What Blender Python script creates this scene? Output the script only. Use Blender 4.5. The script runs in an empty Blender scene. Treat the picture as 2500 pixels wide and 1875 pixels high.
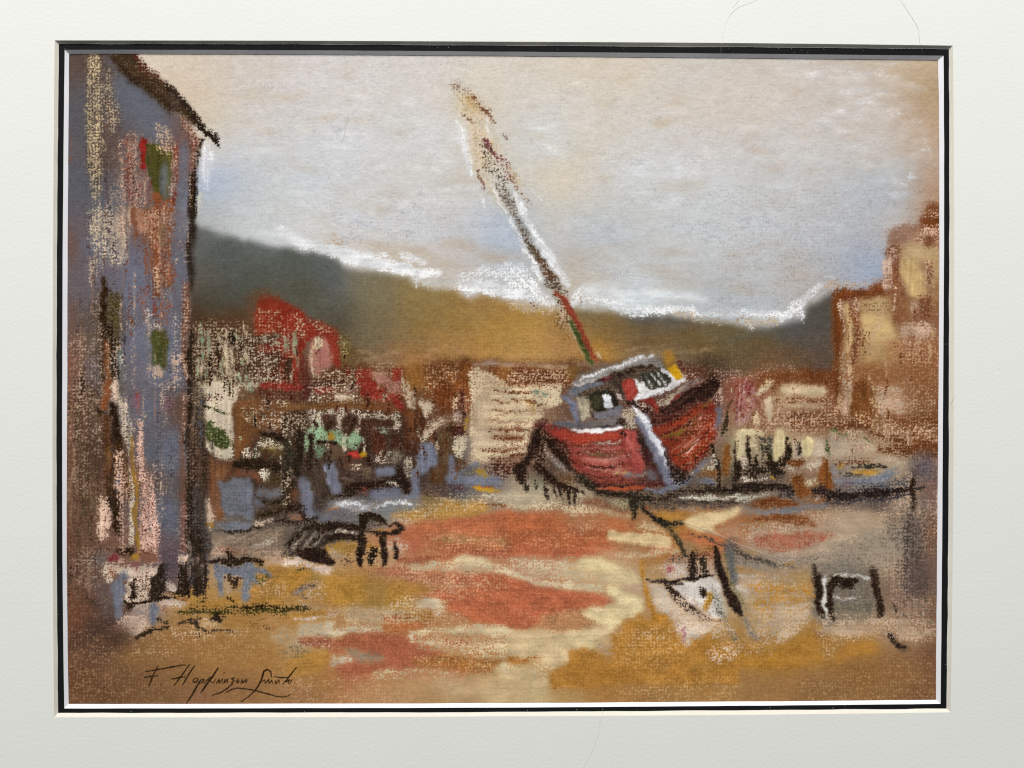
# ---------------------------------------------------------------- pastel engine
import numpy as np, math
X0, Y0, X1, Y1 = 146.0, 112.0, 2314.0, 1738.0      # sheet window in photo units
SC = 1.25                                          # photo units per grid step
NX = int((X1 - X0) / SC) + 1
NY = int((Y1 - Y0) / SC) + 1
rng = np.random.default_rng(7)
GX = (X0 + SC * np.arange(NX))[None, :].repeat(NY, 0)
GY = (Y0 + SC * np.arange(NY))[:, None].repeat(NX, 1)

def _noise(sx, sy, ang=0.0, lo=0.0, seed=1):
    """gaussian noise with feature size sx, sy (photo units), rank-normalised to 0..1"""
    r = np.random.default_rng(seed)
    f = np.fft.rfft2(r.standard_normal((NY, NX)))
    ky = np.fft.fftfreq(NY)[:, None] / SC
    kx = np.fft.rfftfreq(NX)[None, :] / SC
    c, s = math.cos(ang), math.sin(ang)
    u = kx * c + ky * s
    v = -kx * s + ky * c
    q = (u * sx) ** 2 + (v * sy) ** 2
    h = np.exp(-q * 9.0)
    if lo > 0:
        h = h * (1 - np.exp(-q * lo))
    n = np.fft.irfft2(f * h, s=(NY, NX))
    n = (n - n.mean()) / n.std()
    t = np.tanh(0.7978845608 * (n + 0.044715 * n ** 3))
    return (0.5 + 0.5 * t).astype(np.float32)

TOOTH = _noise(1.45, 1.15, 0, 0.0, 1) * 0.66 + _noise(3.2, 2.4, 0, 0, 2) * 0.34
_ph = (_noise(90, 90, 0, 0, 51) - .5) * 9; _ph2 = (_noise(90, 90, 0, 0, 52) - .5) * 9
TOOTH = TOOTH + .085 * np.sin(GX * (2 * math.pi / 7.4) + _ph) + .075 * np.sin(GY * (2 * math.pi / 8.1) + _ph2)   # laid lines of the paper
def _rank(a):
    o = np.argsort(a, axis=None); r = np.empty(a.size, np.float32)
    r[o] = np.linspace(0, 1, a.size, dtype=np.float32)
    return r.reshape(a.shape)
TOOTH = _rank(TOOTH)
RELIEF = _noise(6.0, 3.0, 0.05, 0.0, 3) * 0.55 + _noise(2.6, 2.0, 0, 0, 4) * 0.45
LOW = _noise(45, 30, 0, 0, 5)
STREAK = {0: _noise(70, 4, 0, 0, 11), 1: _noise(60, 4, math.pi / 4, 0, 12),
          2: _noise(80, 4, math.pi / 2, 0, 13), 3: _noise(60, 4, -math.pi / 4, 0, 14)}
LOW2 = _noise(16, 12, 0, 0, 6)
STREAK2 = {0: _noise(50, 3, 0, 0, 31), 1: _noise(50, 3, math.pi / 4, 0, 32),
           2: _noise(60, 3, math.pi / 2, 0, 33), 3: _noise(50, 3, -math.pi / 4, 0, 34)}
WX = GX + (_noise(22, 22, 0, 0, 21) - .5) * 7 + (_noise(5, 5, 0, 0, 23) - .5) * 6
WY = GY + (_noise(22, 22, 0, 0, 22) - .5) * 7 + (_noise(5, 5, 0, 0, 24) - .5) * 6

def s2l(c):
    c = np.asarray(c, float)
    return np.where(c <= .04045, c / 12.92, ((c + .055) / 1.055) ** 2.4)

import colorsys
def hexc(h):
    """a stick of pastel, from the box"""
    if isinstance(h, str):
        c = [int(h[i:i + 2], 16) / 255 for i in (0, 2, 4)]
    elif len(h) == 4:
        return np.array(h[:3], np.float32) / 255
    else:
        c = [x / 255 for x in h]
    r, g, b = c
    H, S, V_ = colorsys.rgb_to_hsv(r, g, b)
    d = H * 360
    if 195 < d < 260 and V_ < .66: S *= .60; V_ *= .90           # slates
    elif 24 < d < 46 and S > .5 and V_ > .55: V_ *= .90; S *= .97  # ochres
    elif 40 < d < 62 and S > .18 and V_ > .74: V_ *= .965; S *= .98; H -= 6 / 360 # creams
    elif 24 < d <= 40 and S > .18 and V_ > .74: V_ *= .97; S *= .88 # bare paper
    elif 8 < d < 20 and .45 < S < .7 and V_ > .66: V_ *= .93; H += 1.5 / 360  # clay
    elif (d < 14 or d > 345) and S > .58 and V_ < .75: V_ *= .92; S *= .96 # reds
    if V_ < .15: V_ = .15; S *= .95
    return np.array(colorsys.hsv_to_rgb(H, S, V_), np.float32)

IMG = np.empty((NY, NX, 3), np.float32)
IMG[:] = hexc('d2b699')
_o = [0.0, 0.0, 4.0]
def T(x, y, z=4.0):
    _o[:] = [x, y, z]
def _pt(p):
    return [(_o[0] + x / _o[2], _o[1] + y / _o[2]) for x, y in p]

def _box(a, r):
    if r < 1: return a
    def run(a):
        p = np.pad(a, ((0, 0), (r + 1, r)), mode='edge')
        c = np.cumsum(p, 1, dtype=np.float64)
        return ((c[:, 2 * r + 1:] - c[:, :-2 * r - 1]) / (2 * r + 1)).astype(np.float32)
    return run(run(a).T).T

def _blur(a, s):
    s = s / SC
    if s < .45: return a
    r = int(round(math.sqrt(4 * s * s + 1) / 2 - .5 + .3))
    r = max(1, r)
    for _ in range(3): a = _box(a, r)
    return a

def _win(pts, pad):
    xs = [p[0] for p in pts]; ys = [p[1] for p in pts]
    i0 = max(0, int((min(xs) - pad - X0) / SC)); i1 = min(NX, int((max(xs) + pad - X0) / SC) + 2)
    j0 = max(0, int((min(ys) - pad - Y0) / SC)); j1 = min(NY, int((max(ys) + pad - Y0) / SC) + 2)
    return (slice(j0, j1), slice(i0, i1)) if i1 > i0 and j1 > j0 else None

def _inside(px, py, pts):
    m = np.zeros(px.shape, bool)
    n = len(pts)
    for k in range(n):
        xa, ya = pts[k]; xb, yb = pts[(k + 1) % n]
        if ya == yb: continue
        c = (ya > py) != (yb > py)
        m ^= c & (px < (xb - xa) * (py - ya) / (yb - ya) + xa)
    return m

def _dir(pts):
    dx = sum(abs(b[0] - a[0]) * (1 if (b[0] - a[0]) * (b[1] - a[1]) >= 0 else 1) for a, b in zip(pts, pts[1:]))
    sx = pts[-1][0] - pts[0][0]; sy = pts[-1][1] - pts[0][1]
    a = math.degrees(math.atan2(sy, sx)) % 180
    return 0 if a < 22 or a > 158 else 1 if a < 67 else 2 if a < 113 else 3

def _lay(w, mask, col, a, g, d=None, inv=False, sharp=.15):
    t = TOOTH[w]
    if not inv and hexc(col).max() < .28: a = 1 - (1 - a) * .55
    if not inv and g > .35 and a > .78: a = min(1.04, a + .06)
    if inv: t = 1 - t
    c = mask * a
    if g > 0:
        k = .26 * (LOW[w] - .5)
        if d is not None: k = k + (.26 if d == 0 else .42) * (STREAK[d][w] - .5)
        cg = c + k * np.clip(4 * c * (1.02 - c), 0, 1)
        al = np.clip((cg - t) / (.28 if inv else sharp) * .5 + .5, 0, 1)
        al = al * al * (3 - 2 * al) * np.clip(c * 12, 0, 1)
        al = g * al + (1 - g) * c
    else:
        al = c
    al = np.clip(al, 0, 1)[..., None]
    tone = hexc(col)
    if g > .15:
        q = .14 * (LOW2[w] - .5) + .10 * (t - .5)
        if d is not None: q = q + (.08 if d == 0 else .16) * (STREAK2[d][w] - .5)
        tone = np.clip(tone * (1 + q[..., None]) + .02 * q[..., None], 0, 1)
    IMG[w] = IMG[w] * (1 - al) + tone * al

def P(col, pts, a=.95, s=2.0, g=.8, d=None, inv=False):
    """a filled patch of pastel: coverage a, edge softness s, tooth g"""
    pts = _pt(pts)
    w = _win(pts, 3 * s + 8)
    if w is None: return
    m = _inside(WX[w], WY[w], pts).astype(np.float32)
    if d is None and g > .2:
        bw = max(p[0] for p in pts) - min(p[0] for p in pts); bh = max(p[1] for p in pts) - min(p[1] for p in pts)
        d = 2 if bh > 1.5 * bw else 0
    _lay(w, _blur(m, s * (.75 if g > .15 else .85)), col, a, g, d, inv)

def X(col, pts, a=.35, s=5.0):
    """speckle: paper colour left in the pits of the tooth"""
    P(col, pts, a * .84, s, .85, None, True)

def V(col, pts, a=.6, s=8.0):
    """rubbed-in tone"""
    P(col, pts, a, s, 0.0)

def _segmask(w, pts, ws, px, py):
    best = np.full(px.shape, 1e9, np.float32)
    n = len(pts) - 1
    for k in range(n):
        (xa, ya), (xb, yb) = pts[k], pts[k + 1]
        dx, dy = xb - xa, yb - ya
        L2 = dx * dx + dy * dy + 1e-9
        t = np.clip(((px - xa) * dx + (py - ya) * dy) / L2, 0, 1)
        r = (ws[k] + (ws[k + 1] - ws[k]) * t) * .5
        dd = np.sqrt((px - xa - t * dx) ** 2 + (py - ya - t * dy) ** 2) - r
        best = np.minimum(best, dd)
    return best

def L(col, wd, pts, a=.85, s=1.2, g=.85, inv=False, warp=True):
    """one stroke of the stick: wd is one width or one per point (tile units)"""
    pts = _pt(pts)
    if not isinstance(wd, (list, tuple)): wd = [wd] * len(pts)
    if len(wd) != len(pts):
        wd = list(np.interp(np.linspace(0, 1, len(pts)), np.linspace(0, 1, len(wd)), wd))
    wd = [x / _o[2] for x in wd]
    w = _win(pts, max(wd) * .5 + 3 * s + 8)
    if w is None: return
    d = _segmask(w, pts, wd, WX[w] if warp else GX[w], WY[w] if warp else GY[w])
    m = np.clip(.5 - d / SC, 0, 1).astype(np.float32)
    s = min(s * .75, (.17 if s < 6 else .35) * max(wd)) if g > .15 else s * .8
    _lay(w, _blur(m, s), col, a * (.94 if g > .5 else 1), g, _dir(pts), inv)

def H(col, pts, ang, wd=24, gap=26, a=.6, s=1.5, g=.9, ln=None, seed=0, inv=False):
    """hatching inside an outline"""
    r = np.random.default_rng(seed + 101)
    P0 = pts
    cx = sum(p[0] for p in P0) / len(P0); cy = sum(p[1] for p in P0) / len(P0)
    R = max(math.hypot(p[0] - cx, p[1] - cy) for p in P0)
    c, sn = math.cos(math.radians(ang)), math.sin(math.radians(ang))
    v = -R
    while v < R:
        u = np.linspace(-R, R, 120)
        xs = cx + u * c - v * sn; ys = cy + u * sn + v * c
        ins = _inside(xs, ys, P0)
        k = 0
        while k < 120:
            if ins[k]:
                e = k
                while e + 1 < 120 and ins[e + 1]: e += 1
                a0, b0 = u[k], u[e]
                step = ln or (b0 - a0 + 1)
                q = a0
                while q < b0:
                    q2 = min(b0, q + step * r.uniform(.6, 1.2))
                    if q2 - q > wd * .3:
                        j = r.normal(0, gap * .18, 2)
                        L(col, wd * r.uniform(.7, 1.25),
                          [(cx + q * c - (v + j[0]) * sn, cy + q * sn + (v + j[0]) * c),
                           (cx + q2 * c - (v + j[1]) * sn, cy + q2 * sn + (v + j[1]) * c)],
                          a * r.uniform(.75, 1.15), s, g, inv)
                    q = q2 + (step * r.uniform(0, .25) if ln else 1)
                k = e + 1
            else: k += 1
        v += gap * r.uniform(.8, 1.2)

def FIELD(pts, ctl, a=1.0, s=4.0, p=3.2, g=0.0, soft=18.0, bl=7):
    """rubbed ground: smoothly varying colour inside an outline (photo units)"""
    w = _win(pts, 3 * s + 4)
    m = _blur(_inside(WX[w], WY[w], pts).astype(np.float32), s) * a
    px, py = WX[w][::4, ::4], WY[w][::4, ::4]
    acc = np.zeros(px.shape + (3,), np.float32); ws = np.zeros(px.shape, np.float32)
    for x, y, c in ctl:
        d2 = (px - x) ** 2 + (py - y) ** 2 * 1.5 + soft ** 2
        k = d2 ** (-p / 2)
        acc += k[..., None] * hexc(c); ws += k
    acc /= ws[..., None]
    H_, W_ = m.shape
    full = acc.repeat(4, 0).repeat(4, 1)[:H_, :W_]
    full = np.stack([_blur(full[..., i], bl) for i in range(3)], -1)
    al = m
    if g > 0:
        t = np.clip((m - TOOTH[w]) / .2 * .5 + .5, 0, 1)
        al = (1 - g) * m + g * t
    IMG[w] = IMG[w] * (1 - al[..., None]) + full * al[..., None]

def D(col, wd, pts, a=.9, g=.5, s=1.6):
    """a firm, drawn line"""
    L(col, wd, pts, a, s, g)
# ---------------------------------------------------------------- the pastel
# sky, rubbed
FIELD([(140, 100), (2330, 100), (2330, 830), (1300, 830), (900, 760), (440, 640), (140, 640)], [
 (365,150,(219,205,186,1)),(460,175,(217,203,186,1)),(615,162,(212,202,194,1)),(440,230,(213,191,166,1)),(515,275,(212,199,178,1)),
 (640,300,(211,206,203,1)),(565,362,(210,211,212,1)),(535,437,(177,192,216,1)),(505,465,(165,182,212,1)),(590,450,(191,197,203,1)),
 (665,475,(203,204,202,1)),(515,505,(187,187,181,1)),(470,350,(217,201,179,1)),(743,175,(217,211,210,1)),(868,225,(217,212,210,1)),
 (993,162,(217,211,207,1)),(1193,175,(220,212,199,1)),(1068,325,(215,216,218,1)),(818,350,(212,214,218,1)),(768,450,(207,211,217,1)),
 (718,487,(201,208,213,1)),(993,475,(213,211,209,1)),(1118,500,(207,205,201,1)),(1150,270,(215,202,182,1)),(1180,400,(209,198,178,1)),
 (1396,162,(219,208,192,1)),(1546,175,(217,206,190,1)),(1671,200,(211,204,197,1)),(1746,250,(213,202,188,1)),(1446,325,(215,207,194,1)),
 (1371,445,(224,208,182,1)),(1546,412,(215,217,220,1)),(1721,400,(215,212,212,1)),(1496,487,(203,203,199,1)),(1746,475,(205,209,211,1)),
 (1321,337,(211,215,216,1)),(1874,237,(214,202,190,1)),(1974,275,(208,199,193,1)),(2224,162,(201,181,155,1)),(2274,225,(175,146,111,1)),
 (2274,325,(189,160,131,1)),(2124,262,(207,199,194,1)),(1949,362,(212,210,209,1)),(2124,362,(207,203,198,1)),(1924,475,(197,197,197,1)),
 (2124,475,(180,190,201,1)),(2180,500,(180,190,201,1)),(2199,437,(187,194,201,1)),(2274,450,(179,142,111,1)),(2274,500,(171,126,96,1)),
 (1849,565,(197,199,203,1)),(1999,590,(189,193,199,1)),(2124,627,(160,174,195,1)),(2136,665,(155,171,199,1)),(2199,565,(197,184,171,1)),(2274,560,(179,154,132,1)),
 (1949,665,(185,181,177,1)),(1824,690,(189,187,185,1)),(1849,735,(183,194,203,1)),(2049,665,(165,174,185,1)),(1980,700,(182,169,157,1)),
 (1346,552,(203,199,191,1)),(1496,565,(187,192,197,1)),(1440,590,(185,191,197,1)),(1671,552,(203,205,207,1)),(1771,590,(199,201,203,1)),
 (1496,640,(199,199,195,1)),(1396,677,(195,179,159,1)),(1646,677,(189,185,177,1)),(1771,715,(175,184,191,1)),(1571,715,(207,218,225,1)),
 (1271,615,(185,187,189,1)),(743,527,(213,211,207,1)),(893,540,(209,212,216,1)),(1043,577,(209,211,216,1)),(1218,565,(173,188,211,1)),
 (1243,590,(165,184,209,1)),(1193,602,(180,191,208,1)),(993,615,(205,199,190,1)),(1118,635,(201,190,179,1)),(843,590,(215,209,204,1)),
 (1168,627,(193,189,183,1)),(1080,650,(197,184,171,1)),(900,600,(205,197,186,1)),(500,560,(167,169,167,1)),(600,545,(203,205,207,1)),
], 1.0, 3, 2.8, 0, 40, 22)
# soft cloud scumbles: short level strokes over the tooth
_r = np.random.default_rng(5)
T(0, 0, 1)
def clouds(n, box, col, a, wd, ln, slope=0.0, s=7.0, g=None):
    if g is None: g = .4 if sum(hexc(col)) > 2.4 else .0
    for _ in range(n):
        x = _r.uniform(box[0], box[2]); y = _r.uniform(box[1], box[3])
        l = ln * _r.uniform(.5, 1.4); sl = slope + _r.normal(0, .09)
        L(col, [wd * .4, wd * _r.uniform(.7, 1.3), wd * .3], [(x, y), (x + l * .5, y + l * .5 * sl + _r.normal(0, 2)), (x + l, y + l * sl)], a * _r.uniform(.6, 1.2), s, g)
clouds(70, (560, 140, 1100, 330), 'dcd8d4', .30, 16, 60)
clouds(50, (480, 140, 1000, 330), 'c9b08e', .22, 14, 50)
clouds(60, (560, 320, 1120, 520), 'dcdee2', .32, 18, 80)
clouds(30, (620, 380, 1100, 540), 'c4b4a0', .22, 16, 70)
clouds(50, (1250, 150, 1700, 480), 'ddd6cc', .28, 16, 60, -.1)
clouds(35, (1250, 150, 1750, 480), 'c2a47c', .22, 14, 60, -.1)
clouds(60, (1780, 150, 2200, 330), 'e0dcd8', .36, 15, 50)
clouds(40, (1780, 150, 2240, 420), 'bf9d7c', .22, 14, 50)
clouds(60, (1480, 400, 2180, 560), 'd2d6da', .28, 18, 90, -.12)
clouds(50, (1350, 540, 2050, 690), 'c6ccd4', .26, 18, 110, -.08)
clouds(30, (1350, 600, 1950, 720), 'b49c84', .22, 14, 90, -.05)
clouds(26, (2090, 300, 2260, 420), 'd8d0c8', .30, 14, 40)
clouds(30, (780, 500, 1200, 600), 'c8ccd6', .3, 18, 110, .1)
clouds(24, (820, 570, 1180, 660), 'b89c7c', .26, 14, 110, .12)
T(693, 100)
V('e4e2e2', [(520,1000),(640,1040),(620,1080),(500,1060)], .35, 6)
for q in [(260,700,480),(900,640,420),(1240,600,380),(300,860,560),(720,940,300),(520,1040,260),(1050,1210,300),(1450,800,260),(200,1480,500),(820,1080,400),(1580,520,240),(1330,1230,460)]:
    L('e6e4e4', [30,70,20], [(q[0]-q[2]//2,q[1]-10),(q[0],q[1]+8),(q[0]+q[2]//2,q[1]+4)], .4, 8, .6)
# white beside the mast
L('e8eaee', [40,80,60,50], [(1680,760),(1740,920),(1780,1080),(1820,1300)], .62, 4, .9)
L('e8eaee', [20,46,24], [(1990,790),(2000,880),(2010,930)], .8, 3, .9)
L('e8e6e4', [50,60,30], [(1880,740),(1930,780),(1950,800)], .4, 3, .9)
T(1246, 100)
L('e0e0de', [40,110,60], [(40,780),(200,860),(400,830)], .5, 6, .85)
L('dfe0e0', [60,120,50], [(250,960),(400,1080),(520,1090)], .42, 7, .85)
for q in [(640,560,300),(420,680,500),(760,770,260),(1090,680,120),(1560,650,240),(1480,740,120),(280,560,340),(1850,320,320),(2080,360,260),(1700,830,240)]:
    L('e0dcda', [24,60,20], [(q[0]-q[2]//2,q[1]+8),(q[0],q[1]-4),(q[0]+q[2]//2,q[1]-6)], .4, 8, .6)
L('d8dadc', [120,240,120], [(1150,1230),(1450,1220),(1720,1160)], .4, 12, .7)
T(1799, 100)
for q in [(620,215,120),(160,300,200),(420,270,260),(560,335,300),(1040,270,260),(740,330,260),(1280,320,320),(1540,385,160),(1180,490,260),(1070,540,140),(1400,500,120),(650,530,140),(1200,600,240),(1470,690,240),(1560,690,120),(1010,690,120),(860,790,240),(770,850,200),(980,870,200),(1150,1030,200),(1250,1080,160),(560,970,240),(150,1140,200),(1750,780,120),(1830,1070,120)]:
    L('e6e4e6', [20,56,18], [(q[0]-q[2]//2,q[1]+6),(q[0],q[1]-4),(q[0]+q[2]//2,q[1]+6)], .5, 8, .7)
for q in [(1540,1390,140),(1640,1480,160),(1620,1400,140),(1560,1500,160),(1700,1330,120)]:
    L('dfe4ea', [20,60,24], [(q[0]-q[2]//2,q[1]+16),(q[0],q[1]),(q[0]+q[2]//2,q[1]-6)], .5, 5, .9)
# hills, rubbed
FIELD([(440,545),(490,556),(540,570),(600,588),(693,602),(768,613),(818,627),(843,655),(918,665),(993,675),(1015,690),(1060,700),(1118,708),(1143,730),(1180,716),(1246,736),(1296,746),(1358,757),(1421,752),(1496,764),(1571,768),(1646,775),(1746,782),(1796,794),(1836,805),(1911,790),(1955,785),(1964,752),(1989,738),(2031,718),(2060,720),(2060,930),(440,930)], [
 (515,552,(110,113,111,1)),(540,615,(82,88,86,1)),(640,602,(98,103,101,1)),(490,665,(94,89,81,1)),(470,600,(98,99,97,1)),(615,677,(80,81,72,1)),(515,740,(76,72,60,1)),
 (565,777,(76,55,37,1)),(477,765,(68,52,39,1)),(577,700,(78,81,75,1)),(718,640,(84,88,83,1)),(793,660,(88,94,94,1)),(830,690,(90,94,98,1)),
 (743,702,(82,80,68,1)),(805,752,(84,82,71,1)),(820,790,(82,75,61,1)),(868,690,(129,119,96,1)),(918,715,(125,115,87,1)),(918,790,(119,106,79,1)),(880,827,(110,101,79,1)),
 (1018,727,(144,123,79,1)),(1018,790,(132,112,75,1)),(1118,765,(146,120,70,1)),(1168,727,(158,124,81,1)),(1218,790,(168,130,68,1)),(1093,852,(164,124,77,1)),
 (1005,877,(154,110,64,1)),(843,862,(108,83,54,1)),(943,877,(137,106,77,1)),(1193,852,(183,139,77,1)),(1271,777,(170,133,70,1)),(1296,827,(184,142,80,1)),
 (1296,870,(188,147,89,1)),(1383,840,(168,125,79,1)),(1471,777,(132,105,63,1)),(1521,815,(124,98,60,1)),(1621,815,(120,96,62,1)),(1721,815,(112,98,71,1)),
 (1783,802,(96,92,72,1)),(1571,772,(82,86,88,1)),(1640,782,(91,87,82,1)),(1446,756,(116,103,78,1)),(1721,852,(107,87,61,1)),(1558,852,(112,89,66,1)),(1471,865,(182,132,61,1)),
 (1849,815,(92,87,74,1)),(1924,795,(81,84,85,1)),(2011,765,(80,77,72,1)),(1974,827,(85,79,73,1)),(1836,852,(94,80,56,1)),(1949,877,(96,73,52,1)),
 (2020,880,(86,69,61,1)),(1874,885,(115,82,54,1)),(1150,880,(166,122,68,1)),
], 1.0, 6, 3.0, 0, 22, 14)
T(0, 0, 1)
clouds(40, (480, 590, 800, 760), '5c625e', .2, 14, 60, .25)
clouds(40, (900, 720, 1250, 860), '8a6a34', .22, 14, 60, .2)
clouds(40, (1000, 740, 1400, 860), 'c09048', .20, 12, 60, .15)
clouds(40, (1420, 790, 1850, 870), '6a5026', .22, 14, 90, .03)
clouds(26, (1440, 850, 1700, 880), 'c0a070', .22, 8, 60, -.1, 2)
clouds(20, (860, 850, 1050, 890), 'c49a70', .25, 9, 40, .1, 2)
# white light along the ridge
T(693, 515)
L('e6eaef', [70,110,150,130], [(-330,190),(-120,230),(60,270),(180,300)], .55, 9, .5)
L('eaecf0', [110,90,100,100,90,50], [(-40,210),(180,310),(480,380),(600,440),(700,480),(560,440)], .8, 4, .85)
L('eceef0', [60,150,150,110,90,60], [(480,350),(620,440),(850,490),(1100,550),(1350,590),(1520,605)], .86, 4, .85)
L('e8eaec', [60,110,50], [(640,390),(780,430),(860,450)], .7, 4, .9)
L('e8e9ea', [40,90,40], [(900,430),(980,430),(1040,470)], .6, 4, .95)
L('e8e9ea', [40,100,60], [(1140,420),(1200,470),(1380,500)], .6, 4, .95)
L('e8e9ea', [90,60,20], [(1320,620),(1315,680),(1310,735)], .6, 5, .9)
L('d8d8d2', [90,80], [(1400,700),(1720,740)], .45, 5, .85)
L('eaeced', [80,40,16], [(1790,750),(1795,800),(1800,850)], .6, 4, .9)
L('e9ebee', [90,140,170,190], [(1720,650),(1900,640),(2080,600),(2300,620)], .55, 5, 1)
L('eceef0', [60,100,110,120], [(1740,740),(1900,740),(2060,760),(2300,810)], .82, 4, .9)
X('c9a27c', [(380,230),(500,240),(640,330),(600,360),(420,300)], .35, 8)
T(1246, 515)
L('eceef0', [150,200,150,100,90], [(0,640),(120,700),(230,790),(330,850),(400,900)], .66, 4, .95)
L('eceef0', [40,70,90,70], [(0,830),(120,800),(260,870),(380,900)], .5, 4, 1)
L('d6c0a4', [60,110,80], [(0,900),(200,930),(420,960)], .45, 8, .9)
L('e6ecf0', [90,130,140,90,60], [(730,770),(900,800),(1200,820),(1500,820),(1900,860)], .72, 9, .35)
L('eceef1', [50,90,110,80,50], [(760,860),(1000,920),(1200,960),(1450,970),(1600,960)], .72, 4, .95)
L('eceef1', [40,70,60,70,60], [(1080,980),(1300,1000),(1480,985),(1650,960),(1900,1010)], .72, 3, 1)
L('eceef1', [30,30], [(1790,930),(1800,1020)], .8, 2, .9)
L('e8eaee', [50,90,70], [(1850,1000),(2050,990),(2240,1010)], .66, 4, .95)
L('d2bea4', [50,70,50], [(1620,1010),(1800,1040),(2200,1090)], .4, 5, 1)
L('eceef1', [60,120,60], [(560,960),(640,870),(700,740)], .55, 4, 1)
L('eceef1', [30,50,40], [(690,720),(700,850),(740,910)], .5, 3, 1)
T(1799, 515)
L('eceef1', [60,90,100,80,60], [(-60,1000),(80,1010),(240,1020),(420,1030),(540,1000)], .66, 4, .95)
L('eceef1', [20,50,30], [(90,960),(120,1080),(160,1160)], .8, 3, .95)
L('d2bc9c', [50,80,60], [(-40,1070),(150,1090),(420,1070)], .5, 5, 1)
L('eceef1', [60,110,80,50], [(440,1050),(560,960),(660,860),(820,730)], .75, 4, .9)
L('eceef1', [60,80,24], [(560,930),(600,1020),(640,1080)], .75, 3, .9)
L('dcdce0', [20,24], [(860,640),(960,660)], .6, 3, .6)
L('c8a078', [60,70,70,50], [(860,740),(1050,720),(1200,710),(1400,690)], .5, 6, .9)
# ------------------------------------------------------- lower ground: sand, ochre and clay tones, rubbed first
FIELD([(150,1290),(470,1270),(700,1270),(900,1250),(1250,1240),(1500,1200),(1800,1180),(2310,1180),(2310,1740),(150,1740)], [
 (180,1450,(108,70,50)),(180,1650,(98,66,46)),(250,1700,(100,70,48)),(300,1650,(108,76,52)),(400,1700,(116,84,56)),(230,1580,(92,66,52)),(330,1600,(148,106,62)),
 (420,1560,(166,118,66)),(520,1600,(172,124,68)),(640,1600,(176,126,68)),(440,1650,(150,108,66)),(600,1690,(156,112,70)),(480,1700,(132,94,66)),
 (300,1500,(130,100,88)),(340,1470,(196,170,150)),(600,1500,(176,128,66)),(680,1420,(188,140,72)),(760,1430,(186,138,70)),(800,1350,(190,150,110)),
 (860,1440,(184,134,62)),(900,1470,(174,124,62)),(700,1530,(190,140,80)),(760,1540,(184,150,112)),(900,1500,(182,140,90)),(1000,1480,(188,140,80)),
 (740,1560,(190,172,140)),(900,1560,(180,110,80)),(1000,1600,(182,98,74)),(1100,1620,(182,106,70)),(760,1600,(184,130,66)),(780,1660,(176,124,70)),
 (860,1640,(186,106,80)),(740,1700,(164,118,76)),(900,1690,(176,132,90)),(1000,1690,(176,138,100)),(1100,1680,(196,164,122)),(1200,1690,(200,172,122)),(1150,1710,(160,128,92)),(1050,1715,(170,132,90)),
 (1000,1330,(186,104,76)),(1150,1290,(190,104,74)),(1250,1280,(190,104,70)),(1300,1330,(180,102,72)),(1400,1330,(184,108,76)),(1100,1350,(186,120,84)),
 (980,1380,(190,150,112)),(1150,1390,(190,160,118)),(1250,1450,(188,104,76)),(1150,1450,(184,104,74)),(1350,1460,(190,106,78)),(1000,1440,(180,124,72)),
 (1400,1400,(200,168,120)),(1500,1400,(212,192,142)),(1300,1390,(190,150,116)),(1300,1510,(184,120,80)),(1400,1530,(176,128,88)),(1300,1560,(200,174,124)),(1450,1560,(200,176,128)),
 (1200,1600,(186,134,80)),(1100,1590,(180,140,92)),(1250,1650,(190,160,108)),(1300,1690,(190,164,116)),(1400,1640,(180,122,60)),(1500,1600,(184,128,62)),(1450,1680,(176,122,62)),
 (1600,1560,(186,130,60)),(1600,1640,(182,128,62)),(1700,1640,(176,126,62)),(1750,1560,(184,132,66)),(1600,1700,(166,122,72)),(1400,1710,(172,136,90)),
 (1560,1420,(190,160,130)),(1700,1420,(206,192,176)),(1800,1450,(190,170,140)),(1900,1450,(186,144,84)),(1850,1500,(180,140,80)),(1950,1420,(190,140,64)),
 (2000,1560,(182,130,58)),(2100,1570,(180,126,60)),(1900,1600,(176,124,60)),(2100,1640,(150,106,58)),(2200,1640,(136,98,60)),(2250,1700,(120,84,56)),(2000,1700,(150,108,66)),(1850,1690,(166,124,76)),
 (2280,1600,(112,78,56)),(2280,1500,(118,86,66)),(2200,1550,(160,126,96)),(2250,1400,(104,80,68)),(2280,1300,(110,76,56)),(2200,1450,(130,104,88)),
 (2100,1480,(144,130,110)),(2050,1500,(142,126,104)),(2060,1400,(140,126,112)),(2150,1380,(170,148,124)),(2000,1350,(190,160,130)),(1950,1320,(188,110,88)),(1860,1310,(192,112,88)),
 (1850,1280,(160,104,54)),(1930,1290,(150,104,70)),(2100,1270,(176,150,122)),(2200,1300,(150,128,108)),(1750,1320,(180,110,76)),(1700,1300,(190,130,70)),(1650,1290,(176,124,58)),(1620,1340,(188,108,76)),
 (1560,1300,(140,110,74)),(1500,1290,(176,108,70)),(1700,1390,(176,150,130)),(1600,1390,(180,140,84)),(1850,1360,(150,130,110)),(480,1470,(186,140,70)),(600,1450,(180,132,66)),(560,1400,(176,148,120)),
], 1.0, 8, 3.0)
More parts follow.
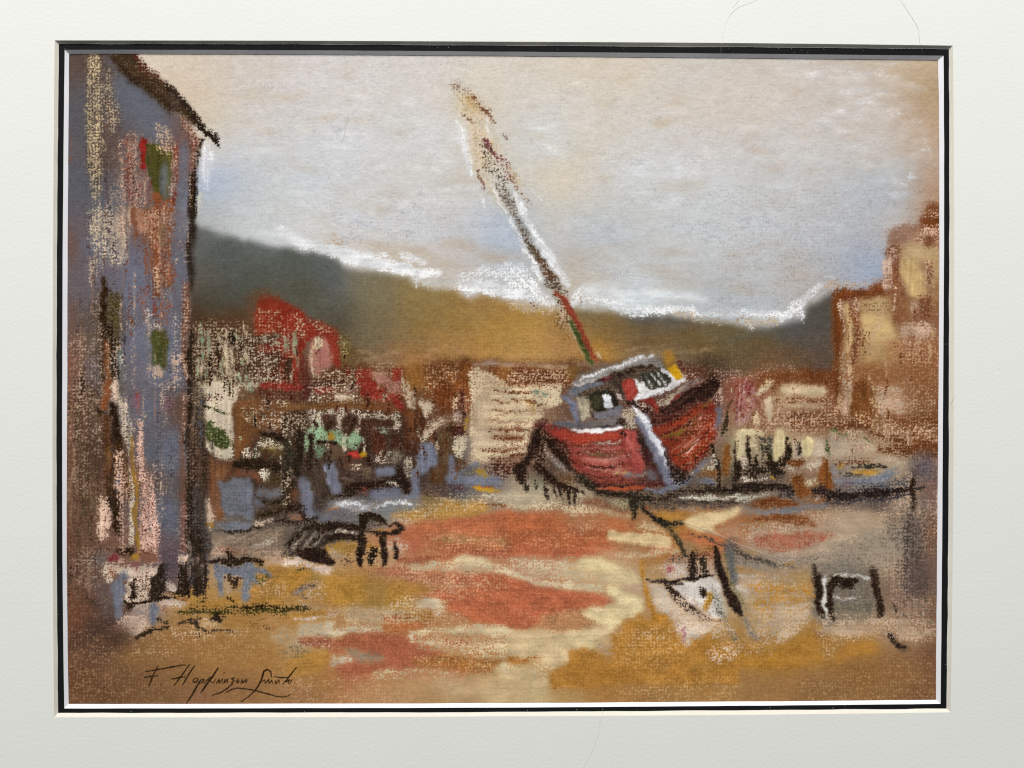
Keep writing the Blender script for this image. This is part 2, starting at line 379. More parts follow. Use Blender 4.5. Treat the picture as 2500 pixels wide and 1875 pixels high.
# ------------------------------------------------------- tall house on the left
FIELD([(150,100),(262,118),(300,165),(380,235),(455,300),(486,350),(478,400),(470,520),(462,700),(465,900),(475,1000),(500,1200),(505,1380),(490,1430),(330,1470),(240,1560),(150,1600)], [
 (170,140,(92,76,70)),(185,300,(90,88,92)),(200,450,(94,96,110)),(170,600,(108,82,74)),(215,600,(102,104,124)),(165,900,(120,78,62)),(215,900,(100,94,100)),(190,1000,(112,86,68)),
 (200,1200,(100,76,58)),(165,1300,(96,62,48)),(165,1500,(104,66,48)),(300,250,(98,100,112)),(330,300,(104,106,122)),(290,360,(98,84,84)),(260,500,(98,98,112)),(340,680,(102,104,130)),
 (330,830,(104,108,138)),(355,1000,(98,102,124)),(390,1100,(94,98,118)),(420,560,(108,110,130)),(430,650,(104,106,126)),(400,900,(102,106,132)),(425,1100,(88,92,110)),(412,1250,(86,90,114)),
 (440,400,(120,84,74)),(452,480,(110,100,104)),(450,1000,(92,70,60)),(455,1200,(74,56,44)),(300,1150,(110,74,58)),(250,1100,(70,46,34)),(260,800,(84,72,66)),(260,650,(104,98,106)),(330,560,(108,94,96)),(380,560,(112,70,48)),(395,1350,(96,80,84)),(220,1300,(104,76,62)),(300,1350,(116,84,70)),(240,1540,(70,52,44)),
], 1.0, 5)
T(140, 100)
# pale bare paper band, left
P('5a483c', [(285,130),(590,130),(590,700),(640,1000),(600,1300),(430,1300),(430,1500),(330,1500),(300,1200)], .45, 12, .4)
X('d2b88a', [(300,120),(430,120),(450,400),(430,800),(440,1050),(420,1340),(410,1500),(330,1660),(420,1660),(330,1500),(310,1200),(285,700)], .50, 6)
X('d2b88a', [(340,500),(400,500),(410,1300),(350,1300)], .30, 8)
X('cdb48e', [(460,300),(540,260),(570,480),(590,720),(540,960),(480,700)], .36, 9)
X('c8a684', [(520,1080),(600,1080),(630,1660),(480,1660),(530,1400)], .26, 10)
V('666b80', [(450,180),(520,160),(560,260),(500,260)], .7, 6)
# plum rub, middle
V('5f4c48', [(600,760),(800,760),(840,940),(700,1100),(560,1100)], .45, 20)
V('5a4a46', [(440,1000),(640,1000),(600,1400),(480,1400)], .45, 16)
V('6e5450', [(1110,700),(1220,700),(1240,1000),(1150,1000)], .5, 10)
L('6a7086', [120,140,90], [(640,420),(820,640),(1000,900)], .5, 14, .1)
V('646a7e', [(560,330),(640,340),(800,470),(980,640),(1080,760),(1110,980),(1050,1010),(900,960),(640,700),(580,600)], .55, 10)
# roof line
P('42301f', [(500,118),(745,118),(860,235),(990,350),(1110,460),(1240,590),(1370,740),(1400,800),(1340,850),(1180,720),(1020,640),(800,450),(640,320),(550,200)], .92, 5, .35)
L('2c1e15', [50,70,60], [(700,350),(900,490),(1120,640)], .75, 8, .3)
L('33251a', [40,50,40], [(560,180),(700,320),(840,440)], .6, 8, .3)
L('5e2c22', [40,90,70,30], [(760,130),(850,240),(930,320),(1010,390)], .78, 4, .9)
L('2a1f18', [40,66,60,70,50], [(1060,430),(1180,560),(1300,690),(1370,790),(1440,880)], .85, 4, .85)
L('211811', [40,60,50,30], [(1380,850),(1470,900),(1540,960),(1570,1020)], .88, 3, .9)
V('4c403e', [(1060,500),(1150,520),(1220,640),(1120,660)], .6, 8)
# brown under the eave
P('7a4c3a', [(1170,720),(1260,780),(1400,960),(1400,1100),(1350,1260),(1300,1300),(1290,1000),(1240,880)], .7, 5, .75)
X('d8b094', [(1200,730),(1260,790),(1400,950),(1390,1180),(1340,1280),(1300,1000)], .26, 5)
L('211812', [24,40,34,44,60,50], [(1400,960),(1390,1050),(1395,1120),(1350,1260),(1335,1420),(1330,1660)], .78, 4, .6)
# upper window
X('d8b48e', [(960,800),(1090,860),(1130,960),(1180,1060),(1150,1420),(1120,1660),(1060,1100),(980,960)], .52, 6)
X('d8b48e', [(880,960),(1020,990),(1110,1060),(1060,1130),(930,1040)], .4, 6)
P('cfa78c', [(630,960),(820,930),(850,1250),(920,1380),(960,1700),(600,1700),(620,1300)], .55, 12, 1)
H('7c4438', [(640,980),(830,960),(860,1280),(930,1400),(960,1700),(640,1700)], 90, 60, 70, .42, 3, .9)
P('9a2620', [(820,960),(890,960),(890,1100),(860,1260),(820,1240)], .95, 2, .6)
P('4b481e', [(880,1010),(960,990),(1050,1090),(1110,1080),(1115,1260),(1095,1560),(1040,1560),(970,1490),(920,1400),(870,1280)], .97, 2.5, .35)
X('d8b48e', [(960,990),(1110,1010),(1100,1090),(1010,1110)], .5, 5)
P('70767c', [(1040,1130),(1075,1200),(1095,1400),(1085,1560),(1050,1540),(1010,1400),(1010,1280)], .9, 4, .1)
P('8a4a26', [(930,1490),(1010,1470),(1050,1540),(1140,1540),(1130,1700),(930,1700)], .75, 3, .95)
L('8c3c2a', [50,40,44], [(1165,1040),(1170,1300),(1135,1600)], .7, 3, 1)
# slate strip at the corner
P('6c7086', [(1200,1010),(1270,960),(1300,1100),(1290,1660),(1160,1660),(1190,1400)], .85, 6, .2)
V('8a8ea4', [(1250,1540),(1290,1500),(1285,1700),(1230,1700)], .6, 6)
L('24190f', [60,80,70], [(1335,1330),(1325,1500),(1320,1700)], .85, 4, .5)
X('c8a284', [(1290,1300),(1330,1330),(1310,1660),(1290,1660)], .35, 4)
X('d4c4a4', [(1380,1480),(1430,1480),(1420,1700),(1380,1700)], .35, 5)
T(140, 515)
V('8d90a2', [(1200,-20),(1270,-20),(1290,180),(1240,260),(1220,200)], .55, 10)
L('2b2119', [60,60,50,50,60], [(1310,-20),(1310,150),(1290,350),(1290,500),(1300,760)], .82, 5, .3)
L('241a12', [30,36], [(1330,60),(1310,600)], .6, 6, .1)
X('d2b294', [(1255,120),(1285,100),(1270,520),(1245,520)], .4, 3)
# pale patch upper left
X('d6c6a4', [(330,-20),(560,-20),(720,-20),(680,240),(660,500),(600,560),(480,500),(380,640),(330,660),(340,480),(400,420),(300,220),(290,80)], .40, 8)
X('d9c49c', [(360,-20),(440,-20),(420,180),(340,260),(290,220)], .3, 6)
X('d8c6a6', [(400,380),(660,380),(640,500),(420,500)], .3, 8)
P('c8a68e', [(560,-20),(720,-20),(700,200),(670,340),(650,500),(600,470),(600,260),(560,160)], .6, 6, 1)
X('6b5040', [(560,-20),(700,-20),(680,200),(600,200)], .25, 6)
# rust streaks centre
P('b68468', [(730,-20),(1130,-20),(1120,220),(1060,380),(930,420),(880,250),(730,200)], .75, 8, 1)
H('80482a', [(840,-20),(1130,-20),(1120,420),(1100,740),(950,860),(920,600),(880,380)], 90, 52, 48, .62, 3, .85)
P('7c4830', [(940,330),(1110,330),(1120,740),(1020,740),(960,860),(940,700),(910,480)], .78, 5, .7)
L('7a4a30', [50,40,20], [(755,-20),(765,180),(775,400)], .85, 4, .6)
L('5a4a30', [60,60,30], [(1050,80),(1040,220),(1030,330)], .6, 6, .5)
X('dcb490', [(850,-20),(1130,-20),(1110,420),(1080,420),(900,380)], .24, 6)
X('dcb490', [(940,480),(1000,480),(990,820),(940,860)], .36, 5)
X('dcb490', [(1040,500),(1080,500),(1070,880),(1030,880)], .26, 5)
P('6c7090', [(700,220),(740,300),(850,330),(880,560),(930,780),(930,1000),(860,1000),(700,1020),(650,1000),(650,700),(660,400)], .6, 12, .15)
L('8a4038', [20,30,16], [(950,860),(955,960),(960,1020)], .7, 3, .8)
L('8e3c36', [16,30,14], [(1015,860),(1030,960),(1035,1130)], .75, 3, .7)
P('9a6452', [(1060,920),(1110,920),(1110,970),(1070,970)], .5, 4, .8)
X('dcc8b4', [(650,1060),(780,1040),(740,1160),(640,1140)], .14, 4)
X('dcc8b4', [(860,980),(930,980),(920,1110),(990,1080),(1040,1140),(900,1160),(860,1100)], .52, 5)
X('dcc8b4', [(1120,1000),(1180,1000),(1180,1330),(1130,1330)], .22, 5)
X('dcb8a0', [(1130,1380),(1220,1380),(1180,1680),(1120,1680)], .5, 7)
# corner post, brown
P('7a4e3a', [(1205,690),(1250,690),(1300,760),(1300,1680),(1240,1680),(1215,1200)], .72, 5, .8)
X('d8b094', [(1205,690),(1240,700),(1290,1000),(1280,1160),(1210,1160)], .32, 4)
X('d8b094', [(1210,1180),(1230,1180),(1290,1500),(1270,1680),(1240,1680)], .3, 4)
L('271c12', [40,50,50], [(1310,1180),(1300,1400),(1310,1680)], .85, 4, .4)
# lower window
P('d8b498', [(880,1010),(920,1080),(920,1380),(910,1500),(1020,1500),(1080,1590),(900,1640),(870,1610),(880,1400)], .72, 5, 1)
P('4a4b22', [(920,1165),(1040,1150),(1090,1260),(1080,1540),(1040,1560),(1000,1500),(910,1490)], .96, 3, .3)
V('3a4020', [(960,1330),(1080,1280),(1080,1520),(960,1480)], .5, 10)
L('6d7494', [30,40], [(1120,1180),(1105,1640)], .8, 4, .3)
X('7aa080', [(930,1380),(980,1380),(970,1470),(920,1470)], .2, 4)
# dark doorway, left
P('c6a888', [(340,780),(430,760),(440,1680),(330,1680)], .35, 10, 1)
P('574432', [(350,800),(620,800),(610,1680),(340,1680)], .6, 10, .85)
X('c8ac90', [(350,820),(430,820),(430,1680),(370,1680),(350,1200)], .32, 6)
P('201409', [(425,680),(450,640),(480,680),(500,900),(500,1250),(440,1300),(425,1100)], .95, 4, .5)
P('4a3f1e', [(500,800),(600,800),(600,1100),(580,1360),(520,1300),(500,1000)], .75, 6, .6)
L('5d6236', [16,22,16], [(575,1000),(575,1150),(555,1300)], .6, 4, .5)
P('251910', [(420,1100),(560,1100),(560,1400),(580,1680),(430,1680),(400,1400)], .72, 6, .8)
P('7c4a26', [(440,1260),(500,1300),(510,1680),(440,1680)], .85, 5, .5)
X('dcb898', [(510,1330),(600,1280),(600,1680),(500,1680)], .4, 6)
P('201811', [(560,1400),(620,1540),(620,1680),(560,1680)], .7, 5, .8)
L('70786c', [40,34,30], [(615,1380),(620,1500),(615,1640)], .75, 4, .3)
X('dcd2c0', [(630,1360),(660,1360),(660,1680),(640,1680)], .45, 4)
L('33241c', [10,14,10], [(630,1180),(660,1260),(660,1500)], .7, 2, .5)
# ruddy rub along the very edge
V('7a5040', [(90,880),(170,880),(240,1680),(90,1680)], .45, 12)
P('6f5844', [(140,900),(250,1100),(360,1500),(330,1680),(140,1680)], .5, 14, .8)
X('caa68a', [(100,1180),(250,1200),(360,1480),(370,1680),(90,1680)], .20, 12)
T(140, 930)
P('53402f', [(150,0),(430,0),(440,300),(420,700),(430,1000),(400,1660),(150,1660)], .6, 14, .8)
X('c2a284', [(140,0),(440,0),(420,260),(330,300),(330,1100),(160,1100)], .22, 14)
V('4a352c', [(230,650),(360,650),(400,1050),(240,1100)], .45, 16)
X('c2a890', [(330,420),(440,420),(430,760),(340,700)], .22, 8)
V('86543f', [(96,0),(150,0),(150,1660),(96,1660)], .5, 8)
X('c08e78', [(96,40),(160,40),(150,620),(96,620)], .22, 6)
# doorway continued
P('7c4626', [(435,-20),(515,-20),(510,180),(500,280),(440,250)], .9, 4, .5)
P('e0bfa2', [(515,-20),(580,-20),(600,160),(660,200),(690,330),(640,400),(600,260),(520,220)], .8, 4, 1)
P('57544a', [(580,0),(650,0),(650,160),(600,150)], .75, 5, .6)
P('e0cbb0', [(560,180),(660,180),(690,360),(720,720),(640,560),(620,330)], .72, 5, 1)
P('1d120a', [(350,240),(400,260),(440,290),(520,320),(530,220),(580,240),(610,340),(620,520),(650,600),(640,650),(580,680),(500,560),(540,480),(540,360),(440,320),(360,270)], .95, 3, .5)
P('55341e', [(440,320),(530,350),(540,460),(500,540),(540,700),(520,1050),(470,1050),(460,650),(440,520)], .85, 6, .6)
P('6e5a24', [(480,610),(520,610),(520,830),(480,830)], .6, 5, .5)
P('3a2515', [(540,560),(640,600),(600,700),(570,800),(560,1000),(620,1100),(580,1200),(480,1200),(460,1050),(520,900)], .8, 5, .7)
P('1d120a', [(490,1140),(600,1100),(620,1240),(620,1500),(640,1510),(600,1530),(530,1420),(530,1300),(490,1260)], .93, 4, .6)
P('e0bda6', [(400,1110),(480,1110),(510,1260),(520,1440),(480,1580),(400,1520)], .8, 6, 1)
X('dcb8a0', [(560,680),(660,640),(680,860),(700,1250),(680,1660),(620,1660),(620,1250),(570,1000)], .42, 6)
P('4e3a22', [(650,560),(690,600),(720,820),(700,960),(710,1160),(660,1160),(650,900)], .72, 5, .8)
P('d8c4a8', [(700,330),(740,380),(760,700),(740,1000),(770,1500),(700,1660),(720,1100),(700,700)], .6, 5, 1)
L('a87a2a', [26,44,40,36,40], [(740,560),(750,760),(760,1000),(775,1300),(790,1680)], .82, 4, .7)
P('e2b8a4', [(760,340),(810,340),(830,520),(860,700),(890,900),(930,1100),(990,1450),(990,1680),(810,1680),(800,1200),(780,900)], .78, 6, 1)
H('7a4e44', [(800,640),(870,700),(900,950),(960,1250),(990,1680),(810,1680),(810,1000)], 91, 30, 44, .36, 3, .9)
P('b84038', [(765,100),(795,110),(800,250),(795,350),(775,340),(765,280)], .85, 3, .7)
V('9a5060', [(720,150),(770,150),(770,260),(720,260)], .5, 6)
V('8a5c6e', [(1040,160),(1140,220),(1120,290),(1060,290)], .55, 8)
X('d8bca0', [(890,30),(1050,0),(1200,20),(1180,100),(1100,90),(1020,50)], .35, 5)
X('dcb8a0', [(1020,30),(1050,30),(1050,210),(1020,210)], .4, 5)
X('d8b49c', [(900,860),(1060,760),(1060,1300),(1000,1400),(940,1100)], .2, 8)
X('d8b49c', [(1010,900),(1060,860),(1050,1150),(1010,1100)], .3, 5)
V('6d7698', [(1050,500),(1160,440),(1180,1000),(1170,1500),(1090,1500),(1070,1000)], .5, 12)
V('565c5e', [(1140,1000),(1200,1000),(1200,1600),(1150,1660)], .5, 8)
P('7c5240', [(1210,100),(1250,140),(1260,500),(1270,1000),(1260,1660),(1200,1660),(1200,900),(1215,500)], .75, 6, .6)
V('8c4a38', [(1215,1200),(1265,1200),(1250,1500),(1210,1500)], .5, 6)
X('dcb8a4', [(1215,120),(1260,140),(1240,600),(1215,600)], .2, 4)
X('dcb8a4', [(1190,1200),(1260,1180),(1250,1660),(1180,1660)], .2, 5)
# corner post, dark
P('2e221a', [(1270,-20),(1420,-20),(1430,400),(1440,900),(1460,1400),(1470,1680),(1260,1680),(1270,900),(1270,300)], .88, 5, .7)
X('c49c80', [(1290,120),(1370,120),(1380,1000),(1300,1000)], .20, 8)
V('7a5846', [(1290,420),(1370,380),(1370,1000),(1300,1050)], .35, 10)
V('5e6478', [(1330,1000),(1380,1000),(1370,1500),(1320,1450)], .6, 8)
L('150e09', [30,40,50,60], [(1410,-20),(1405,400),(1415,900),(1440,1680)], .85, 4, .4)
L('4a4e5a', [16,20], [(1385,500),(1385,1000)], .5, 4, .3)
# plinth, lower left (T 140,1345)
T(140, 1345)
P('5c4638', [(90,-20),(420,-20),(480,100),(400,300),(380,600),(120,500)], .45, 20, .6)
X('c8a488', [(250,0),(420,0),(440,300),(300,420),(120,120)], .18, 14)
V('6e7280', [(290,40),(500,40),(500,110),(420,150),(310,130)], .65, 12)
P('1e140e', [(380,-20),(460,-20),(620,-10),(760,-20),(720,60),(560,20)], .85, 5, .8)
P('d4ab98', [(420,-10),(560,20),(640,110),(940,130),(1020,110),(1010,-20),(960,-20),(800,-20),(720,90),(600,120)], .5, 6, 1)
P('8c343a', [(495,60),(560,25),(590,70),(540,110),(500,100)], .9, 4, .7)
P('b8862a', [(690,80),(740,30),(800,30),(800,90),(740,110)], .88, 4, .6)
P('7c4c34', [(800,-10),(960,-10),(980,90),(820,110)], .7, 6, .8)
P('dcc2a8', [(440,140),(640,140),(720,170),(1000,130),(1000,200),(880,420),(860,500),(680,560),(640,440),(680,300),(600,200),(500,320),(440,260)], .8, 5, 1)
P('7c3c20', [(500,170),(560,190),(540,270),(510,260)], .8, 4, .8)
P('8a4a50', [(720,140),(800,140),(780,200),(730,200)], .7, 5, .7)
P('6e768e', [(600,200),(660,190),(690,250),(640,310),(640,480),(640,600),(600,660),(560,660),(540,480),(510,320),(580,300)], .92, 5, .5)
V('5e6374', [(340,180),(440,300),(520,400),(540,640),(440,640),(380,460)], .6, 16)
P('241a13', [(690,320),(740,260),(770,270),(765,450),(700,470)], .75, 4, .9)
P('6e5446', [(770,300),(880,200),(960,300),(880,420),(790,460)], .4, 8, 1)
P('1f1812', [(870,410),(960,330),(980,200),(1060,100),(1080,280),(1060,400),(980,500),(890,480)], .9, 4, .75)
V('50454c', [(1000,-20),(1170,-20),(1190,200),(1060,300),(1010,250)], .8, 12)
P('251c15', [(1190,100),(1300,200),(1330,60),(1280,-20),(1460,-20),(1460,130),(1450,250),(1440,440),(1340,440),(1320,300),(1280,460),(1080,430),(1080,400),(1160,420),(1200,300)], .82, 4, .9)
P('d8b8a0', [(1170,60),(1260,30),(1370,50),(1390,120),(1320,160),(1290,300),(1310,400),(1280,300),(1240,120)], .7, 4, 1)
P('cdb9a4', [(1080,290),(1180,330),(1180,400),(1080,400)], .7, 4, 1)
L('1e150e', [30,44,30,24], [(670,500),(800,510),(1000,480),(1180,460)], .8, 4, .9)
P('ddc6b4', [(1000,500),(1180,480),(1300,500),(1200,560),(1020,560)], .7, 5, 1)
L('7c4c36', [30,20], [(1180,470),(1300,455)], .7, 3, .6)
P('20150f', [(670,500),(760,500),(720,600),(680,590)], .7, 4, .9)
P('6e768c', [(690,620),(860,560),(860,640),(760,700),(680,690)], .5, 10, .6)
P('dcbda6', [(590,640),(680,620),(860,640),(870,780),(760,820),(690,780),(600,720)], .6, 8, 1)
P('7a4450', [(990,580),(1060,550),(1050,610)], .6, 5, .8)
P('6e778e', [(880,560),(920,480),(980,580),(960,680),(930,770),(900,690)], .95, 3, .2)
V('666e84', [(960,580),(1050,660),(960,660)], .6, 6)
V('3c2c24', [(400,850),(540,760),(720,740),(780,820),(640,900),(540,960),(400,920)], .78, 22)
V('221812', [(470,830),(600,780),(680,820),(540,900)], .4, 18)
L('30261a', [30,40,24], [(780,830),(920,780),(1070,740)], .75, 5, .8)
L('3a3122', [20,34], [(960,680),(1070,690)], .6, 5, .7)
V('6a4836', [(300,240),(420,440),(420,760),(260,900),(140,700),(120,300)], .35, 30)
L('2e241e', [40,50,20], [(280,480),(350,510),(430,520)], .5, 12, .2)
L('3a2c26', [30,40], [(140,200),(300,200)], .5, 10, .2)

# upright strokes over the whole wall
T(0, 0, 1)
_q = np.random.default_rng(17)
for i in range(70):
    x = _q.uniform(172, 452); y = _q.uniform(170 if x < 300 else 300, 1180); l = _q.uniform(60, 220)
    c = ['5f4a46','6a4a3e','7c5646','5c5f70','73788c','4e4240','8a6a5c','6e5450'][_q.integers(0, 8)]
    L(c, [2, _q.uniform(4, 13), 2], [(x, y), (x + _q.normal(0, 3), y + l * .5), (x + _q.normal(0, 4), y + l)], _q.uniform(.16, .42), 3, .9)
for i in range(34):
    x = _q.uniform(215, 440); y = _q.uniform(420, 1050); l = _q.uniform(40, 160)
    L('d6b496', [2, _q.uniform(4, 9), 2], [(x, y), (x + 2, y + l * .5), (x + _q.normal(0, 3), y + l)], _q.uniform(.14, .34), 2, 1)
for i in range(30):
    x = _q.uniform(300, 425); y = _q.uniform(520, 760); l = _q.uniform(40, 120)
    L(['804a30','7a4630','96583c','d8ae90'][_q.integers(0, 4)], [2, _q.uniform(4, 10), 2], [(x, y), (x + 2, y + l * .5), (x + 1, y + l)], _q.uniform(.25, .5), 2, .95)
L('e8eaf0', [6, 26, 18, 4], [(500,352),(508,390),(506,430),(505,466)], .75, 5, .9)
# ------------------------------------------------------- town and clutter between house and boat
FIELD([(470,770),(600,800),(700,860),(860,890),(1000,900),(1060,880),(1500,880),(1790,900),(1790,1240),(1500,1245),(1250,1250),(1000,1270),(900,1300),(820,1350),(600,1370),(500,1380),(480,1200)], [
 (500,800,(53,38,28)),(560,860,(58,38,28)),(660,900,(70,36,26)),(640,960,(87,48,33)),(520,950,(173,159,132)),(540,1010,(173,159,132)),(600,1000,(87,58,36)),(680,1010,(92,57,35)),(760,1010,(65,42,30)),(820,990,(90,55,31)),
 (760,1050,(77,50,36)),(880,1040,(65,36,25)),(950,1000,(87,50,28)),(960,950,(100,60,31)),(1080,900,(89,50,26)),(1110,1000,(80,43,26)),(1180,1000,(186,159,131)),(1180,1080,(195,174,142)),(1300,920,(102,57,32)),(1250,1000,(180,155,125)),(1250,1060,(114,62,39)),
 (540,1150,(97,65,42)),(560,1220,(92,87,92)),(620,1180,(55,45,38)),(560,1290,(98,95,91)),(620,1300,(91,81,74)),(700,1200,(62,55,52)),(740,1180,(67,58,55)),(760,1250,(91,93,106)),(850,1230,(75,80,94)),(820,1180,(80,70,63)),(900,1150,(77,65,58)),
 (1000,1160,(87,84,90)),(1080,1120,(63,50,38)),(1120,1190,(84,89,107)),(1200,1190,(106,98,98)),(1050,1230,(134,107,60)),(1150,1240,(176,142,95)),(950,1250,(133,133,129)),(1250,1210,(171,157,133)),(1000,1290,(176,142,104)),(800,1290,(74,66,64)),(700,1300,(66,57,51)),(1300,1200,(171,155,129)),(1600,1000,(75,47,38)),(1660,1200,(80,70,62)),(1750,1140,(100,80,60)),(1740,930,(87,58,47)),(1760,1040,(142,114,99)),(1560,1225,(94,82,68)),(1420,1000,(94,67,53)),(1440,910,(92,60,40)),(1330,1150,(66,47,38)),(1400,1230,(134,117,94)),(1260,1120,(123,85,66)),
], .92, 8, 3.0, .25)
T(0, 0, 1)
V('2e2019', [(480,1000),(700,990),(1000,1000),(1140,1090),(1120,1190),(900,1230),(640,1260),(500,1220)], .38, 14)
T(140, 515)
# dim trees and grasses under the hill
P('4c3426', [(1310,1050),(1500,1080),(1900,1120),(1930,1240),(1900,1700),(1310,1700)], .72, 14, .8)
V('5a3a22', [(1350,980),(1850,1000),(1880,1160),(1400,1160)], .5, 16)
for i,(x,y0,y1,w) in enumerate([(1395,1080,1240,24),(1480,1170,1560,44),(1580,1190,1300,26),(1590,1330,1600,26),(1650,1160,1240,30),(1645,1300,1680,36),(1720,1200,1260,30),(1830,1080,1240,34),(1830,1390,1480,40),(1840,1530,1680,50),(1720,1500,1620,24),(1525,1560,1680,30),(1760,1560,1660,30),(1690,1400,1500,20)]):
    L('cbbd98' if i % 3 else 'a9bb94', [w*.5,w*1.2,w*.7], [(x,y0),(x+6,(y0+y1)/2),(x+14,y1)], .55, 3, 1)
L('8fae8c', [20,36,20], [(1405,1180),(1415,1320),(1412,1480)], .6, 4, .8)
L('241a12', [40,40], [(1300,1200),(1300,1700)], .75, 6, .5)
X('cdb694', [(1330,1080),(1900,1100),(1930,1700),(1330,1700)], .26, 12)
# red roof
T(140, 515)
P('8e2e1c', [(1920,930),(1970,860),(2120,840),(2230,870),(2420,1010),(2420,1240),(2200,1200),(1930,1240)], .9, 5, .5)
P('7a4424', [(1860,800),(2060,770),(2230,850),(2230,890),(2000,860),(1930,920),(1920,1200),(1870,1200)], .4, 10, .3)
X('c4bc8c', [(1930,950),(2250,960),(2400,1050),(2400,1240),(1940,1230)], .20, 6)
P('4a2c20', [(1880,1250),(1960,1240),(2300,1230),(2300,1700),(1890,1700)], .7, 8, .8)
P('8a2c1e', [(1940,1290),(2080,1290),(2200,1240),(2220,1360),(2000,1380)], .7, 6, .7)
X('d6ceae', [(1880,1260),(2240,1240),(2240,1700),(1880,1700)], .32, 6)
T(693, 515)
P('8c2a1c', [(-30,880),(0,890),(60,940),(190,1000),(300,1080),(420,1110),(500,1150),(540,1240),(540,1540),(460,1500),(440,1300),(330,1220),(240,1300),(170,1500),(140,1700),(-30,1700)], .9, 5, .55)
V('6a3a24', [(160,990),(420,1110),(560,1160),(520,1200),(380,1140),(200,1060)], .5, 8)
X('c8c496', [(60,980),(180,1020),(220,1180),(200,1290),(150,1250),(100,1080)], .32, 5)
X('c4b490', [(200,1040),(400,1110),(500,1160),(480,1210),(330,1170)], .26, 5)
X('d0c09a', [(-20,1100),(80,1150),(60,1480),(-20,1300)], .32, 5)
P('98a888', [(80,1170),(110,1160),(140,1300),(150,1480),(130,1560),(110,1460),(85,1300)], .85, 3, .6)
P('93a184', [(0,1220),(40,1240),(60,1340),(40,1400),(0,1380)], .7, 4, .7)
P('3a2a1e', [(-20,1410),(60,1420),(70,1700),(-20,1700)], .8, 6, .7)
L('b5bd98', [26,34,20], [(60,1500),(70,1620),(60,1700)], .6, 3, 1)
P('6a2a20', [(150,1420),(240,1480),(230,1700),(150,1700)], .7, 6, .6)
P('b0786a', [(290,1240),(400,1230),(480,1330),(460,1460),(400,1600),(300,1590),(240,1500),(260,1350)], .8, 7, .75)
V('b06a66', [(330,1330),(430,1300),(430,1480),(340,1540)], .4, 8)
L('ddc8a0', [40,70,44], [(320,1230),(345,1280),(330,1320)], .75, 4, .9)
L('dcbb9c', [16,26,22], [(290,1350),(270,1460),(300,1580)], .75, 3, .7)
L('d8b894', [12,16,12], [(330,1330),(318,1450),(325,1580)], .7, 3, .6)
L('e0c490', [10,12], [(300,1320),(385,1280)], .8, 2, .5)
L('5c4a22', [40,90,60], [(580,1220),(610,1380),(620,1500)], .6, 10, .5)
X('b8a868', [(540,1180),(640,1250),(630,1420),(550,1420)], .16, 6)
V('5a3f26', [(640,1320),(720,1380),(820,1540),(740,1560),(660,1480)], .5, 10)
P('5a3422', [(330,1580),(540,1530),(560,1700),(300,1700)], .75, 7, .8)
X('d4c8a4', [(280,1560),(740,1540),(740,1700),(280,1700)], .34, 6)
P('8e2c20', [(690,1540),(880,1530),(880,1700),(700,1700)], .75, 5, .8)
P('8e2c20', [(1060,1560),(1150,1520),(1160,1700),(1090,1700)], .8, 5, .8)
P('b57e70', [(870,1570),(1000,1560),(1050,1640),(1000,1700),(880,1700)], .7, 6, .8)
X('d6b292', [(820,1530),(1080,1480),(1080,1640),(880,1640)], .26, 6)
V('b07434', [(1180,1480),(1380,1440),(1400,1700),(1180,1700)], .6, 12)
L('dcb898', [10,16], [(1155,1560),(1170,1700)], .6, 3, .8)
P('7a4826', [(1380,1560),(1720,1560),(1720,1700),(1400,1700)], .6, 10, .8)
X('d8ae80', [(1380,1540),(1730,1540),(1720,1700),(1400,1700)], .3, 8)
P('6a3a1a', [(1720,1470),(1860,1470),(1850,1700),(1720,1700)], .85, 4, .4)
L('a86a2a', [20,24], [(1770,1500),(1775,1680)], .6, 4, .6)
V('4a2c1c', [(1720,1440),(1870,1440),(1870,1480),(1720,1490)], .7, 6)
P('d2b694', [(1860,1530),(2060,1540),(2080,1700),(1850,1700)], .75, 5, 1)
L('b8a098', [30,50,50], [(1850,1490),(2000,1480),(2240,1500)], .8, 4, .3)
V('5c3c28', [(1860,1430),(2100,1430),(2240,1470),(1860,1475)], .45, 6)
V('b88cd0', [(1,1),(2,1),(2,2)], .0, 1)
V('b28a70', [(1600,1300),(1720,1340),(1820,1400),(1700,1400)], .5, 8)
V('b88a68', [(1360,1400),(1440,1420),(1480,1480),(1400,1460)], .35, 8)
V('b8802e', [(2100,1540),(2240,1540),(2240,1700),(2100,1700)], .6, 8)
T(140, 930)
# pale wall with the green bush
P('dccfb2', [(1425,20),(1600,-10),(1780,60),(1760,200),(1720,320),(1720,760),(1560,760),(1440,640),(1430,300)], .88, 5, .9)
P('443827', [(1600,-20),(1760,-20),(1740,120),(1680,170),(1620,60)], .55, 6, 1)
P('5a2c26', [(1430,130),(1560,110),(1610,170),(1440,190)], .5, 5, 1)
L('3a3c26', [16,26,22,12], [(1430,235),(1520,260),(1620,310),(1690,340)], .8, 3, .9)
P('424a22', [(1440,390),(1520,370),(1560,440),(1640,480),(1700,600),(1640,680),(1580,640),(1540,570),(1470,600),(1445,500)], .92, 4, .7)
X('c8c8a0', [(1460,400),(1560,460),(1640,540),(1640,660),(1500,560)], .14, 4)
L('4a4438', [40,34,20], [(1530,560),(1520,680),(1500,780)], .7, 5, .6)
P('d8cfb4', [(1540,650),(1720,640),(1730,760),(1580,750)], .6, 5, 1)
P('7a9474', [(1850,0),(1900,20),(1900,120),(1850,100)], .7, 4, .9)
L('cfc9a8', [50,70,50], [(1780,40),(1880,50),(1960,30)], .4, 4, 1)
P('4c4430', [(1780,140),(1920,130),(1920,220),(1860,260),(1790,210)], .6, 5, .9)
